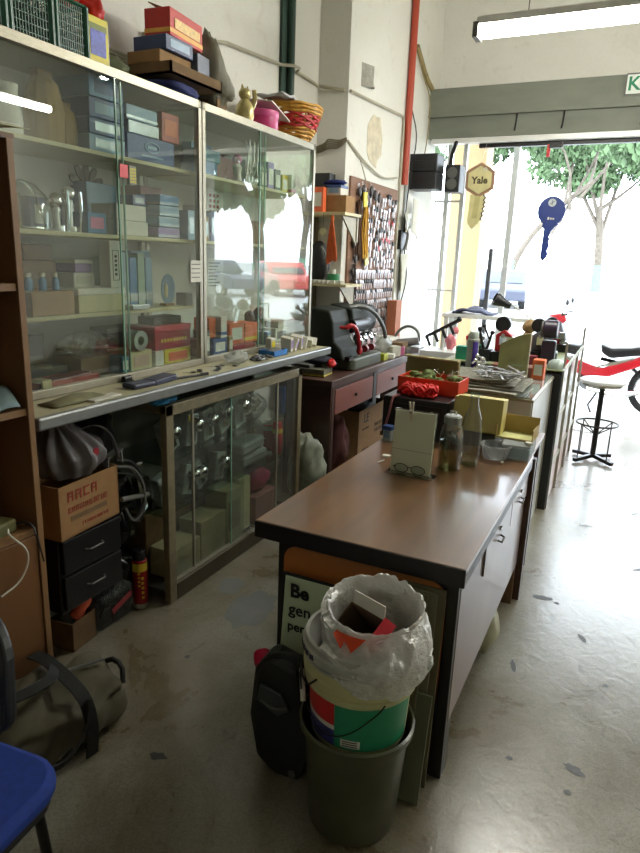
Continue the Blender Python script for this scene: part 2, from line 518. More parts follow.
LEAF = m('tree_leaves', (78, 100, 66), 0.8, 0, 0.45, 1.2)
BARK = m('tree_bark', (92, 84, 74), 0.9, 0, 0.25, 6)
GRP = m('pale_green_trunk_paint', (96, 150, 128), 0.8, 0, 0.08, 4)
rt = random.Random(5)
def tree(label, x, y, h, tr, lean, clumps, seed):
    rr = random.Random(seed)
    r = new_root('tree', label, 'tree', (x, y, -0.03), 0, 'trees across the road')
    g = G()
    top = Vector((lean, 0, h * 0.5))
    g.tube([(0, 0, 0), (lean * .15, 0, h * .2), (lean * .5, 0.1, h * .36), top], (tr, tr * .6), 8, 2)
    for k in range(5):
        a = rr.random() * 6.28
        e = top + Vector((math.cos(a) * h * .28, math.sin(a) * h * .2, h * .3 * (0.6 + rr.random())))
        g.tube([top * (0.55 + 0.1 * k), (top + e) / 2 + Vector((0, 0, -.3)), e], (tr * .5, tr * .12), 6, 1)
    g.o('trunk', BARK, r, smooth=True, local=True)
    G().tube([(0, 0, 0), (lean * .06, 0, h * .1), (lean * .11, 0, h * .155)], (tr * 1.1, tr * .95), 8).o('painted_base', GRP, r, smooth=True, local=True)
    g = G()
    for (cx, cz, cr) in clumps:
        for _ in range(int(620 * cr)):
            v = Vector((rr.gauss(0, 1), rr.gauss(0, 1), rr.gauss(0, 1))).normalized() * cr * (0.55 + 0.5 * rr.random())
            p = Vector((cx, 0, cz)) + Vector((v.x, v.y * .8, v.z * .62))
            s_ = 0.12 + 0.16 * rr.random()
            Rm = rot(rr.random() * 6, rr.random() * 6, rr.random() * 6)
            q = [Rm @ Vector(t) * s_ for t in ((-1, 0, 0), (0, -.55, .12), (1, 0, 0), (0, .55, .12))]
            g.add([p + t for t in q], [(0, 1, 2, 3)])
    g.o('foliage', LEAF, r, local=True)
tree('large leafy tree with a painted trunk base behind the hanging blue key', -2.9, 50, 11.5, 0.34, -0.5, [(-3, 8.6, 2.6), (0, 9.6, 2.8), (2.6, 8.4, 2.2), (-1.2, 7.4, 1.8)], 1)
tree('leafy tree right of the hanging blue key, with a thin forked trunk', 0.9, 33, 9.5, 0.2, 0.7, [(-1.6, 7.0, 1.9), (0.8, 7.6, 2.2), (1.8, 6.2, 1.5)], 2)
tree('slender tree with a long leaning stem between the two hanging keys', -7.0, 38, 12, 0.2, 4.0, [(0.4, 9, 2.3), (3.4, 9.4, 2.3), (-2, 8, 1.8), (2.2, 7.8, 1.5)], 3)
tree('broad street tree seen as a reflection in the glass cabinet doors', 13.2, 28, 8, 0.35, 0.3, [(-1.2, 5.4, 1.5), (1.0, 6.2, 1.7), (2.2, 4.6, 1.3), (-.2, 4.0, 1.0)], 4)
tree('street tree reflected in the cabinet glass above the red car', 15.6, 37, 10, 0.25, -0.4, [(-1.2, 7, 1.8), (1.2, 7.8, 2.0), (-2.2, 6.2, 1.3), (2.6, 6.6, 1.5)], 5)
tree('leafy tree at the far left beyond the cream column', -21, 50, 14, 0.35, 0.6, [(-2, 9, 3.6), (3, 9.6, 3.6), (0, 7.4, 2.4)], 6)

def car(label, c, rz, paint, L=4.2, H=1.42):
    r = new_root('car', label, 'car', c, rz, 'cars parked along the road')
    W = 1.68; h = H
    prof = [(-L / 2, .32), (-L / 2, .72), (-L * .44, .88), (-L * .2, .93), (-L * .07, h - .04), (L * .08, h), (L * .3, h - .05), (L * .42, .95), (L * .49, .9), (L / 2, .5), (L / 2, .32)]
    G().prism(prof, -W / 2, W / 2, 'y').o('body', paint, r, bevel=0.06, local=True)
    gl = m('car_window', (40, 48, 52), 0.08, 0, 0.1, 3)
    g = G()
    for s_ in (-1, 1):
        g.add([(-L * .16, s_ * (W / 2 + .01), .95), (-L * .055, s_ * (W / 2 + .01), h - .1), (L * .29, s_ * (W / 2 + .01), h - .1), (L * .37, s_ * (W / 2 + .01), .96)], [(0, 1, 2, 3) if s_ < 0 else (3, 2, 1, 0)])
    g.add([(-L * .2 - .012, -W * .42, .95), (-L * .2 - .012, W * .42, .95), (-L * .075 - .012, W * .38, h - .09), (-L * .075 - .012, -W * .38, h - .09)], [(0, 1, 2, 3)])
    g.o('window_glass', gl, r, local=True)
    ty = m('tyre_rubber', (24, 24, 24), 0.8, 0, 0.1, 10)
    for sx in (-1, 1):
        for sy in (-1, 1):
            w = G().cyl((sx * L * .31, sy * (W / 2 - .18), .31), (sx * L * .31, sy * (W / 2 + .02), .31), .31, n=20).o('wheel', ty, r, smooth=True, local=True)
            G().cyl((sx * L * .31, sy * (W / 2 + .0), .31), (sx * L * .31, sy * (W / 2 + .03), .31), .19, n=14).o('hub_cap', STEEL, w, local=True)
    return r
car('red hatchback car reflected in the right cabinet glass', (10.3, 25.2, -0.03), 0.75, m('red_car_paint', (178, 22, 30), 0.25, 0.1, 0.04, 2, coat=.5))
car('dark grey car reflected in the cabinet glass beside the red car', (12.0, 22.6, -0.03), 0.3, m('grey_car_paint', (66, 68, 84), 0.25, 0.3, 0.04, 2, coat=.5))
car('silver car parked nearest the shop, reflected at the cabinet edge', (1.35, 13.6, -0.03), 1.571, m('silver_car_paint', (170, 176, 182), 0.25, 0.4, 0.04, 2, coat=.5))

car('pale grey car parked far outside between the two hanging key signs', (-5.0, 27.0, -0.03), 1.75, m('pale_car_paint', (62, 66, 80), 0.3, 0.2, 0.04, 2))

# parked motorcycle outside the shop, nose to the left
def motorcycle():
    r = new_root('motorcycle', 'red and black underbone motorcycle parked outside behind the round stool', 'motorcycle', (-0.30, 8.0, 0), 0.0)
    red = m('red_fairing', (196, 24, 40), 0.3, 0, 0.05, 5, coat=.5)
    ty = m('tyre_rubber', (24, 24, 24), 0.8, 0, 0.1, 10)
    for x in (-0.62, 0.62):
        g = G()
        N = 28; K = 8
        vs = []; fs = []
        for i in range(N):
            a = 2 * PI * i / N
            for k in range(K):
                b = 2 * PI * k / K
                q = .265 + .035 * math.cos(b)
                vs.append((x + q * math.cos(a), .035 * math.sin(b), .3 + q * math.sin(a)))
        for i in range(N):
            for k in range(K):
                fs.append((i * K + k, i * K + (k + 1) % K, ((i + 1) % N) * K + (k + 1) % K, ((i + 1) % N) * K + k))
        g.add(vs, fs)
        w = g.o('wheel', ty, r, smooth=True, local=True)
        g = G()
        for i in range(N):
            a0, a1 = 2 * PI * i / N, 2 * PI * (i + 1) / N
            g.cyl((x + .225 * math.cos(a0), 0, .3 + .225 * math.sin(a0)), (x + .225 * math.cos(a1), 0, .3 + .225 * math.sin(a1)), .012, n=6, caps=False)
        for i in range(12):
            a = 2 * PI * i / 12
            g.cyl((x, .02 * (-1) ** i, .3), (x + .225 * math.cos(a), 0, .3 + .225 * math.sin(a)), .003, n=5)
        g.cyl((x, -.05, .3), (x, .05, .3), .05)
        g.o('spoked_rim', STEEL, w, local=True)
    G().prism([(-.42, .62), (-.30, .60), (.02, .50), (.30, .62), (.66, .78), (.80, .76), (.62, .66), (.30, .50), (.05, .38), (-.20, .40), (-.38, .50)], -.09, .09, 'y').o('side_panel', red, r, bevel=.02, local=True)
    G().prism([(-.05, .505), (.18, .56), (.34, .64), (.20, .60), (.0, .53)], -.095, .095, 'y').o('silver_trim', ALU, r, local=True)
    G().prism([(-.02, .78), (.10, .74), (.30, .76), (.62, .84), (.78, .86), (.72, .78), (.40, .68), (.10, .62), (.0, .68)], -.12, .12, 'y').o('seat', BLACKP, r, bevel=.03, local=True)
    G().prism([(-.58, .98), (-.46, 1.0), (-.34, .70), (-.26, .36), (-.36, .34), (-.50, .60)], -.18, .18, 'y').o('leg_shield', m('dark_leg_shield', (70, 72, 78), 0.4, 0, 0.1, 8), r, bevel=.03, local=True)
    G().prism([(-.62, 1.06), (-.44, 1.1), (-.40, 1.0), (-.56, .9)], -.13, .13, 'y').o('headlight_cowl', red, r, bevel=.03, local=True)
    g = G().tube([(-.40, -.32, 1.09), (-.46, -.2, 1.08), (-.48, 0, 1.05), (-.46, .2, 1.08), (-.40, .32, 1.09)], .013, 8, 1)
    g.tube([(-.46, -.24, 1.08), (-.42, -.28, 1.18)], .006); g.ball((-.41, -.29, 1.22), (.02, .055, .035), 6)
    g.tube([(-.46, .24, 1.08), (-.42, .28, 1.18)], .006); g.ball((-.41, .29, 1.22), (.02, .055, .035), 6)
    g.o('handlebar', BLACKM, r, smooth=True, local=True)
    g = G()
    for s_ in (-1, 1): g.tube([(-.48, s_ * .05, .95), (-.62, s_ * .055, .3)], .02, 8)
    g.o('front_fork', STEEL, r, smooth=True, local=True)
    G().prism([(-.92, .42), (-.80, .60), (-.62, .65), (-.44, .56), (-.60, .61), (-.78, .56)], -.05, .05, 'y').o('front_mudguard', red, r, bevel=.01, local=True)
    g = G().ball((-.05, 0, .32), (.17, .12, .11), 8); g.cyl((-.22, 0, .34), (-.05, 0, .34), .06)
    g.o('engine', m('engine_alloy', (120, 120, 122), 0.4, 0.7, 0.2, 20), r, smooth=True, local=True)
    g = G().tube([(-.1, -.12, .26), (.2, -.14, .22), (.45, -.15, .28), (.82, -.16, .36)], .03, 8, 1)
    g.o('exhaust', CHROME, r, smooth=True, local=True)
    g = G().tube([(.02, -.1, .24), (-.06, -.16, .08), (-.02, -.22, .01)], .012); g.o('stand', BLACKM, r, local=True)
    G().tube([(.0, 0, .6), (.3, 0, .55), (.62, 0, .3)], .022, 6).o('swingarm', BLACKM, r, local=True)
    return r
motorcycle()

# ================================================================== LEFT WALL: CABINETS AND COUNTER
# upper display cabinets, two units standing on the counter slab
BACKP = m('cabinet_back_board', (186, 184, 170), 0.7, 0, 0.05, 3)
SHELFM = m('cream_shelf_edge', (190, 180, 140), 0.6, 0, 0.06, 10)
def display_cabinet(label, y0, y1, z0, z1, xf, xb, shelves, panes, glassname, depth_board=0.05):
    r = new_root('display_cabinet', label, 'cabinet', ((xf + xb) / 2, (y0 + y1) / 2, z0))
    t = 0.028
    g = G()
    g.bx(xf - t, xf, y0, y1, z1 - 0.035, z1); g.bx(xf - t, xf, y0, y1, z0, z0 + 0.03)
    g.bx(xf - t, xf, y0, y0 + 0.024, z0, z1); g.bx(xf - t, xf, y1 - 0.024, y1, z0, z1)
    for yy in (y0, y1 - t):
        g.bx(xb, xb + t, yy, yy + t, z0, z1)
        g.bx(xb, xf, yy, yy + t, z1 - 0.03, z1 - 0.004); g.bx(xb, xf, yy, yy + t, z0, z0 + 0.03)
    g.o('frame', ALU, r, bevel=0.002)
    G().bx(xb, xf - t, y0 + .002, y1 - .002, z1 - 0.012, z1 - 0.002).o('top_panel', BACKP, r)
    G().bx(xb, xf - t, y0 + .002, y1 - .002, z0 + .002, z0 + 0.014).o('bottom_panel', BACKP, r)
    G().bx(xb, xb + 0.006, y0 + .002, y1 - .002, z0, z1 - .01).o('back_panel', BACKP, r)
    g = G()
    for z in shelves:
        G().bx(xb + .008, xf - depth_board, y0 + .01, y1 - .01, z - 0.016, z).o('shelf', SHELFM, r, bevel=0.002)
    for k, (a, b, dx) in enumerate(panes):
        p = G().bx(xf - 0.008 - dx, xf - 0.005 - dx, a, b, z0 + 0.028, z1 - 0.033).o('sliding_glass', GLASS, r)
        G().bx(xf - 0.0095 - dx, xf - 0.0035 - dx, a if k else b - 0.006, (a + 0.006) if k else b, z0 + 0.03, z1 - 0.034).o('glass_edge', m('green_glass_edge', (120, 160, 140), 0.2, 0, 0.05, 10), p)
    return r
display_cabinet('long aluminium display cabinet with sliding glass, packed with blue boxes and tins, left unit', 1.43, 2.628, 1.06, 2.27, -1.92, -2.30, (1.97, 1.66, 1.35), ((1.455, 2.125, 0.012), (2.075, 2.604, 0.0)), 'u1')
display_cabinet('aluminium display cabinet whose glass doors reflect the street, right unit', 2.634, 3.80, 1.06, 2.27, -1.92, -2.30, (1.97, 1.66), ((2.66, 3.23, 0.012), (3.15, 3.776, 0.0)), 'u2')
# gap moulding between sliding panes, seen as a pale strip in the left unit

# counter slab
cs = new_root('counter_slab', 'long pale counter top with a rounded grey metal front edge under the glass cabinets', 'counter', (-2.0, 2.5, 1.02))
G().bx(-2.31, -1.72, 1.42, 3.66, 1.024, 1.058).o('top_board', m('worn_laminate', (172, 166, 134), 0.5, 0, 0.12, 6), cs)
G().bx(-1.722, -1.695, 1.42, 3.66, 1.014, 1.060).o('edge_strip', m('grey_edge_strip', (128, 130, 128), 0.35, 0.4, 0.1, 20), cs, bevel=0.008)
G().bx(-2.31, -1.80, 1.425, 3.655, 0.99, 1.024).o('apron', m('dark_apron', (52, 50, 44), 0.6, 0, 0.1, 10), cs)
g = G()
for y in (1.47, 3.62): g.bx(-2.29, -2.25, y - .02, y + .02, 0, 0.99)
g.o('rear_support', m('dark_apron'), cs)

# lower display cabinet on the floor
lc = new_root('display_cabinet', 'low aluminium framed glass cabinet on the floor, full of locks and packets', 'cabinet', (-1.95, 2.77, 0))
y0, y1, xf, xb, zt = 2.14, 3.41, -1.766, -2.14, 0.955
g = G()
g.bx(xf - .035, xf, y0, y1, zt - .05, zt); g.bx(xf - .035, xf, y0, y0 + .05, 0, zt); g.bx(xf - .035, xf, y1 - .045, y1, 0, zt)
g.bx(xb, xb + .035, y0, y0 + .035, 0, zt); g.bx(xb, xb + .035, y1 - .035, y1, 0, zt)
g.bx(xb, xf, y0, y0 + .03, zt - .04, zt - .002); g.bx(xb, xf, y1 - .03, y1, zt - .04, zt - .002)
g.o('frame', ALUD, lc, bevel=0.003)
G().bx(xf - .05, xf, y0 + .05, y1 - .045, 0.0, 0.085).o('plinth', m('brown_plinth', (74, 66, 48), 0.5, 0.3, 0.1, 20), lc, bevel=0.004)
G().bx(xf - .028, xf - .004, y0 + .05, y1 - .045, 0.085, 0.10).o('track', ALU, lc)
G().bx(xb, xf - .03, y0 + .003, y1 - .003, zt - .012, zt - .003).o('top_panel', glass('shelf_glass', (0.75, 0.85, 0.8), 1.2), lc)
G().bx(xb, xf - .04, y0 + .004, y1 - .004, .05, .062).o('bottom_panel', m('dark_apron'), lc)
G().bx(xb, xb + .006, y0, y1, 0.05, zt - .01).o('back_panel', m('dark_back', (96, 94, 84), 0.7), lc)
G().bx(xb + .01, xf - .06, y0 + .03, y1 - .03, .664, .674).o('shelf', glass('shelf_glass', (0.75, 0.85, 0.8), 1.2), lc)
G().bx(xb + .01, xf - .06, y0 + .03, y1 - .03, .414, .424).o('shelf', glass('shelf_glass'), lc)
p = G().bx(xf - .024, xf - .021, y0 + .04, 2.80, .098, zt - .048).o('sliding_glass', GLASS, lc)
G().bx(xf - .027, xf - .017, y0 + .205, y0 + .218, .098, zt - .048).o('glass_edge', ALU, p)
p = G().bx(xf - .012, xf - .009, 2.66, 3.37, .098, zt - .048).o('sliding_glass', GLASS, lc)
G().bx(xf - .013, xf - .006, 3.12, 3.135, .098, zt - .048).o('glass_edge', ALU, p)
G().bx(xf - .0125, xf - .0085, 2.655, 2.662, .098, zt - .048).o('pane_edge', m('green_glass_edge'), p)
g = G().cyl((xf - .006, 2.84, .115), (xf + .012, 2.84, .115), .014); g.bx(xf - .008, xf + .004, 2.80, 2.88, .10, .12)
g.o('lock', CHROME, lc, smooth=True)

# ---------------------------------------------------------------- wooden shelf unit at far left
WOODS = m('varnished_plywood', (112, 76, 44), 0.5, 0, 0.25, 5, stretch=(1, 1, .15))
WOODE = m('plywood_edge', (132, 98, 62), 0.55, 0, 0.2, 6, stretch=(1, 1, .15))
ws = new_root('wooden_shelf', 'tall brown plywood shelf unit at the left edge of the room', 'shelf', (-1.95, 1.0, 0))
for a, b in ((1.385, 1.408), (0.45, 0.473)): G().bx(-2.2, -1.70, a, b, 0, 1.90).o('side_panel', WOODS, ws, bevel=.001)
G().bx(-2.2, -1.70, .45, 1.415, 1.90, 1.915).o('top_board', WOODS, ws)
for z in (1.49, 1.10, .69):
    G().bx(-2.2, -1.705, .473, 1.385, z - .022, z).o('shelf_board', WOODE, ws)
G().bx(-2.21, -2.2, .45, 1.408, 0, 1.9).o('back_panel', m('brown_hardboard', (88, 66, 44), 0.8, 0, .15, 5), ws)
G().bx(-1.722, -1.703, .475, .93, .04, .664).o('door', WOODS, ws, bevel=.002)
G().bx(-1.722, -1.703, .934, 1.383, .04, .664).o('door', WOODS, ws, bevel=.002)
G().bx(-2.18, -1.725, .473, 1.385, .02, .04).o('bottom_board', WOODS, ws)
G().bx(-1.71, -1.697, 1.386, 1.407, 0, 1.9).o('front_lipping', WOODE, ws)

# things on the wooden shelf
r = new_root('paper_sheet', 'curled cream cardboard sheet on top of the wooden shelf', 'paper', (-1.78, 1.3, 1.916))
G().grid(lambda u, v: (-1.92 + .26 * u, 1.1 + .34 * v, 1.918 + .012 * math.sin(3 * u) + .01 * v), 8, 6).o('sheet', CREAM, r, solid=.002)
G().grid(lambda u, v: (-1.90 + .22 * u, 1.16 + .26 * v, 1.934 + .012 * math.sin(3 * u + .4) + .008 * v), 8, 6).o('top_sheet', WHITE, r, solid=.002)
g = G()
rr = random.Random(3)
g.grid(lambda u, v: (-1.84 + .14 * u, 1.17 + .19 * v, 1.104 + .11 * math.sin(PI * (u * .9 + .05)) * (0.55 + .45 * math.sin(7 * v + 2 * u)) * (1 - v * .4)), 14, 12)
g.one('cleaning_cloth', m('pale_blue_cloth', (120, 140, 142), 0.9, 0, .1, 20), 'pale blue grey cloth crumpled on the middle board of the wooden shelf', 'cloth', solid=.004, smooth=True)
r = new_root('power_adapter', 'yellowish power adapter on the lower board of the wooden shelf', 'adapter', (-1.76, 1.27, .69))
G().box((0, 0, .022), (.07, .13, .044), rot(0, 0, .2)).o('body', m('olive_plastic', (104, 102, 62), 0.6), r, bevel=.008, local=True)
G().tube([(.0, .05, .02), (.05, .10, .03), (.075, .10, -.02), (.075, .12, -.12)], .0035, 6, 2).o('cable', BLACKP, r, local=True, smooth=True)
G().tube([(.03, -.06, .02), (.07, -.09, .02), (.08, -.02, -.06), (.078, -.06, -.15), (.075, -.14, -.17)], .003, 6, 3).one('white_cable', WHITE, 'thin white cable looping down the cupboard door', 'cable', smooth=True).location = (-1.70, 1.27, .52)
g = G(); rr = random.Random(9)
g.ball((-1.85, 1.24, 1.53), (.07, .1, .045), 8, .5).one('cloth_bundle', m('beige_cloth', (140, 118, 84), .9, 0, .2, 20), 'small beige crumpled bundle on the upper board of the wooden shelf', 'cloth', smooth=True)

# ---------------------------------------------------------------- boxes inside the left glass unit
def C1(name, label, cat, yr, zr, mat, depth=.16, x=-2.0, **k):
    return carton(name, label, cat, (x - depth / 2 + .02, (yr[0] + yr[1]) / 2, zr[0]), (depth, yr[1] - yr[0], zr[1] - zr[0]), mat, **k)
BL1 = m('light_blue_box', (58, 112, 158), .45, 0, .1, 20); BL2 = m('mid_blue_box', (40, 72, 128), .45, 0, .1, 20)
BL3 = m('pale_blue_box', (120, 150, 176), .45, 0, .1, 20); SIL = m('silver_foil_box', (180, 186, 190), .25, .6, .2, 30)
ORG = m('orange_box', (206, 94, 36), .5, 0, .08, 20); REDB = m('red_tin', (150, 26, 40), .35, .1, .08, 20)
MAR = m('maroon_box', (112, 36, 46), .5, 0, .1, 20); GRY = m('grey_box', (92, 92, 88), .6, 0, .1, 20); PINK = m('pink_box', (196, 110, 150), .5, 0, .1, 20)
YB = m('yellow_box', (206, 186, 40), .5, 0, .08, 20); KRAFT = m('kraft_paper', (146, 120, 72), .85, 0, .15, 12)
T_ = .0
# top shelf, floor at 1.971
r = new_root('white_jug', 'white handled jug on the top shelf at the far left of the glass cabinet', 'jug', (-2.08, 1.70, 1.971))
G().lathe([(.0, 0), (.05, 0), (.06, .05), (.045, .12), (.05, .17), (.044, .17), (.04, .12), (.053, .05), (.045, .01), (0, .01)], n=18).o('body', WHITE, r, smooth=True, local=True)
G().tube([(0, -.05, .14), (0, -.10, .13), (0, -.10, .06), (0, -.056, .04)], .008, 6, 2).o('handle', WHITE, r, smooth=True, local=True)
for (y, dy, h, lb) in ((1.87, .11, .24, 'tall tan paper bag on the top cabinet shelf, nearest the jug'), (1.955, .09, .15, 'small tan paper bag on the top cabinet shelf beside the blue packs')):
    r = new_root('paper_bag', lb, 'bag', (-2.08, y, 1.971))
    G().lathe([(.0, 0), (dy * .62, 0), (dy * .66, h * .5), (dy * .5, h * .85), (dy * .25, h)], n=12, jit=.12, squash=1.0).o('bag_body', KRAFT, r, local=True)
    G().bx(-.02, .02, -dy * .3, dy * .3, h - .01, h + .012).o('folded_top', CARD, r, local=True)
zz = [1.971, 2.032, 2.092, 2.165]
for k in range(4):
    h = (.059, .058, .07, .075)[k]
    C1('boxed_lock', ('flat blue packet at the bottom of the stack left of the sliding glass edge', 'blue and white packet second from the bottom of the stack on the top shelf', 'dark blue box second from the top of the stack on the top shelf', 'light blue box at the top of the stack on the top shelf')[k], 'box', (1.99 + .004 * k, 2.185), (zz[k], zz[k] + h), (BL3, BL2, BL2, BL1)[k], depth=.2, group='boxed locks on the top shelf', panel=(SIL, SIL, BL3, BL2)[k])
C1('boxed_lock', 'large blue box with a pale oval emblem on the top cabinet shelf', 'box', (2.20, 2.50), (1.971, 2.07), BL2, depth=.2)
rb = [o for o in COL.objects if o.get('label', '').startswith('large blue box with a pale')][0]
g = G()
for i in range(24):
    a0, a1 = 2 * PI * i / 24, 2 * PI * (i + 1) / 24
    g.cyl((.101, .045 * math.cos(a0), .058 + .02 * math.sin(a0)), (.101, .045 * math.cos(a1), .058 + .02 * math.sin(a1)), .003, n=4)
g.bx(.1, .102, -.07, .07, .018, .026); g.bx(.1, .102, -.03, .03, .052, .064)
g.o('oval_emblem', BL3, rb, local=True)
C1('foil_packet', 'shiny silver packet lying on the blue box with the oval emblem', 'packet', (2.21, 2.40), (2.071, 2.12), SIL, depth=.16)
C1('foil_packet', 'silver and blue packet on top of the shiny silver packet', 'packet', (2.20, 2.39), (2.121, 2.178), BL3, depth=.16, stripe=SIL)
C1('parts_box', 'orange red box standing on the blue box at the right of the top shelf', 'box', (2.42, 2.54), (2.071, 2.19), m('vermilion_box', (168, 62, 40), .5, 0, .08, 20), depth=.12, panel=ORG)
# second shelf, floor at 1.661
r = new_root('food_cover', 'clear plastic dome with a wire rim on the second cabinet shelf', 'cover', (-2.08, 1.745, 1.661))
G().lathe([(.10, 0), (.10, .06), (.085, .12), (.05, .16), (.0, .175)], n=20).o('dome', CLEAR, r, smooth=True, local=True)
g = G()
for i in range(24):
    a0, a1 = 2 * PI * i / 24, 2 * PI * (i + 1) / 24
    g.cyl((.1 * math.cos(a0), .1 * math.sin(a0), .006), (.1 * math.cos(a1), .1 * math.sin(a1), .006), .004, n=5)
g.tube([(0, -.1, .006), (0, -.06, .13), (0, 0, .18), (0, .06, .13), (0, .1, .006)], .004, 5, 2)
g.o('wire_rim', CHROME, r, local=True)
rr = random.Random(11)
for k, (y, lb) in enumerate(((1.86, 'clear wrapped chrome lock set beside the plastic dome'), (1.925, 'chrome door handle set with an upright bar on the second cabinet shelf'))):
    r = new_root('lock_set', lb, 'lock', (-2.04, y, 1.661))
    g = G().cyl((0, 0, 0), (0, 0, .02), .035); g.cyl((0, 0, .02), (0, 0, .09 + .03 * k), .018); g.ball((0, 0, .11 + .03 * k), .03, 8)
    g.o('knob', CHROME, r, smooth=True, local=True)
    G().tube([(.03, .025, 0), (.035, .03, .08), (.03, .03, .15)], .007, 6, 1).o('bar', CHROME, r, smooth=True, local=True)
r = new_root('key_display', 'round fan of dark brown key blanks hung on the back of the glass cabinet', 'display', (-2.285, 2.26, 1.75))
for i in range(11):
    a = 2 * PI * i / 11
    g = G()
    R3 = rot(a, 0, 0)
    g.prism([(.0, .0), (-.012, .05), (-.018, .075), (-.012, .1), (0, .108), (.012, .1), (.018, .075), (.012, .05)], 0, .006, 'x')
    g.v = [tuple(R3 @ Vector(v) + Vector((.004, 0, .11))) for v in g.v]
    g.o('petal', m('dark_brown_tag', (74, 56, 40), .6), r, local=True)
G().cyl((.0, 0, .11), (.014, 0, .11), .018).o('hub', m('dark_brown_tag'), r, local=True)
C1('parts_box', 'small blue box with a pink panel on the second cabinet shelf', 'box', (1.96, 2.06), (1.661, 1.74), BL1, depth=.1, panel=PINK)
C1('parts_box', 'white box, lower of two on the second cabinet shelf', 'box', (2.12, 2.31), (1.661, 1.72), WHITE, depth=.14)
C1('parts_box', 'white box, upper of two on the second cabinet shelf', 'box', (2.12, 2.30), (1.721, 1.785), WHITE, depth=.14)
for k in range(4):
    C1('blister_pack', ('lilac packet at the bottom of the pale blue stack on the second shelf', 'pale blue packet above the lilac one on the second shelf', 'pale blue packet third from the bottom on the second shelf', 'blue packet topping the pale blue stack on the second shelf')[k], 'packet', (2.38 + .005 * k, 2.53), (1.661 + .047 * k, 1.661 + .047 * k + .045), (m('lilac_box', (140, 118, 170), .5), BL3, BL3, BL1)[k], depth=.14, stripe=SIL, group='packets on the second shelf')
C1('cash_box', 'dull maroon box at the right end of the second cabinet shelf', 'box', (2.43, 2.58), (1.80, 1.89), MAR, depth=.12, x=-2.14)
C1('parts_box', 'grey carton under the dull maroon box on the second cabinet shelf', 'box', (2.54, 2.60), (1.661, 1.799), GRY, depth=.1, x=-2.1)
tag(G().bx(-2.28, -2.12, 2.42, 2.6, 1.661, 1.799).o('carton_block', BL3), 'pale blue carton at the back of the second shelf behind the packets', 'box')
# stuck on the glass
def sticker(label, y, z, w, h, mat, glyphs=None, gm=None, x=-1.9185, name='sticker'):
    r = new_root(name, label, 'sticker' if name == 'sticker' else 'paper', (x, y, z - h / 2))
    G().bx(x - .0004, x + .0008, y - w / 2, y + w / 2, z - h / 2, z + h / 2).o('sheet', mat, r)
    if glyphs:
        g = G()
        for (a, b, c, d) in glyphs: g.bx(x + .0008, x + .0013, y + a, y + c, z + b, z + d)
        g.o('print', gm, r)
    return r
sticker('round red and yellow sticker on the left sliding glass', 2.105, 1.905, .045, .05, m('red_sticker', (214, 60, 60), .5))
sticker('small clear sticker with yellow characters beside the red one', 2.155, 1.895, .04, .07, m('green_tint', (110, 116, 90), .5), [(-.015 + .012 * a, -.03 + .012 * b, -.006 + .012 * a, -.021 + .012 * b) for a in range(3) for b in range(5)], YB)
sticker('small white printed card taped inside the right end of the glass', 2.57, 1.515, .085, .10, WHITE, [(-.035, -.03 + .02 * k, .03, -.026 + .02 * k) for k in range(4)], GRY, x=-1.9185)
# third shelf, floor 1.351
C1('parts_box', 'open tan carton holding blue and white bottles on the third shelf', 'box', (1.67, 1.87), (1.351, 1.44), CARD, depth=.18)
bt = None
for k in range(5):
    p = (-2.03 - .03 * (k % 2), 1.70 + .032 * k, 1.4415)
    if bt is None:
        bt = new_root('small_bottle', 'small white capped blue bottle standing in the tan carton', 'bottle', p, 0, 'bottles in the tan carton')
        G().lathe([(0, 0), (.013, 0), (.013, .035), (.007, .045), (.007, .05)], n=10).o('body', BL1, bt, smooth=True, local=True)
        G().cyl((0, 0, .05), (0, 0, .064), .009, n=10).o('cap', WHITE, bt, local=True)
    else: dup(bt, p)
C1('parts_box', 'brown box at the back left of the third shelf', 'box', (1.74, 1.9), (1.443, 1.55), CARDD, depth=.14, x=-2.12)
C1('parts_box', 'darker brown box on top of the brown box on the third shelf', 'box', (1.75, 1.88), (1.551, 1.61), CARDD, depth=.14, x=-2.12)
C1('plastic_case', 'wide cream plastic wrapped packet on the third shelf', 'packet', (1.89, 2.15), (1.351, 1.445), CREAM, depth=.18, lid=WHITE)
C1('parts_box', 'white box with a small black mark on top of the cream packet', 'box', (1.93, 2.04), (1.447, 1.505), WHITE, depth=.12, x=-2.06, panel=PAPER)
C1('parts_box', 'white and purple box above the one with a black mark', 'box', (1.94, 2.03), (1.506, 1.555), m('lilac_box'), depth=.12, x=-2.06, lid=WHITE)
C1('parts_box', 'tall narrow white box with a black outlined panel on the third shelf', 'box', (2.06, 2.125), (1.447, 1.635), WHITE, depth=.06, x=-1.99)
rb = [o for o in COL.objects if o.get('label', '').startswith('tall narrow white box')][0]
g = G()
for a in (-.018, .016): g.bx(.03, .0312, a, a + .002, .03, .15)
for b in (.03, .15): g.bx(.03, .0312, -.018, .018, b, b + .002)
for k in range(5): g.bx(.03, .0312, -.006, .006, .05 + .018 * k, .06 + .018 * k)
g.o('outlined_print', INK, rb, local=True)
for k in range(5):
    C1('blister_pack', ('pale green packet leaning at the back of the third shelf, leftmost', 'pale blue packet second in the row behind the glass edge', 'blue packet third in the row on the third shelf', 'pale green packet fourth in the row on the third shelf', 'blue packet at the right end of the row on the third shelf')[k], 'packet', (2.17 + .052 * k, 2.215 + .052 * k), (1.351, 1.57 + .02 * (k % 2)), (m('pale_green_box', (132, 156, 140), .5), BL3, BL1, m('pale_green_box'), BL3)[k], depth=.12, x=-2.08, stripe=SIL, group='packets standing on the third shelf')
r = new_root('picture_plate', 'oval picture plate with a pale figure on the third cabinet shelf', 'plate', (-2.04, 2.50, 1.351))
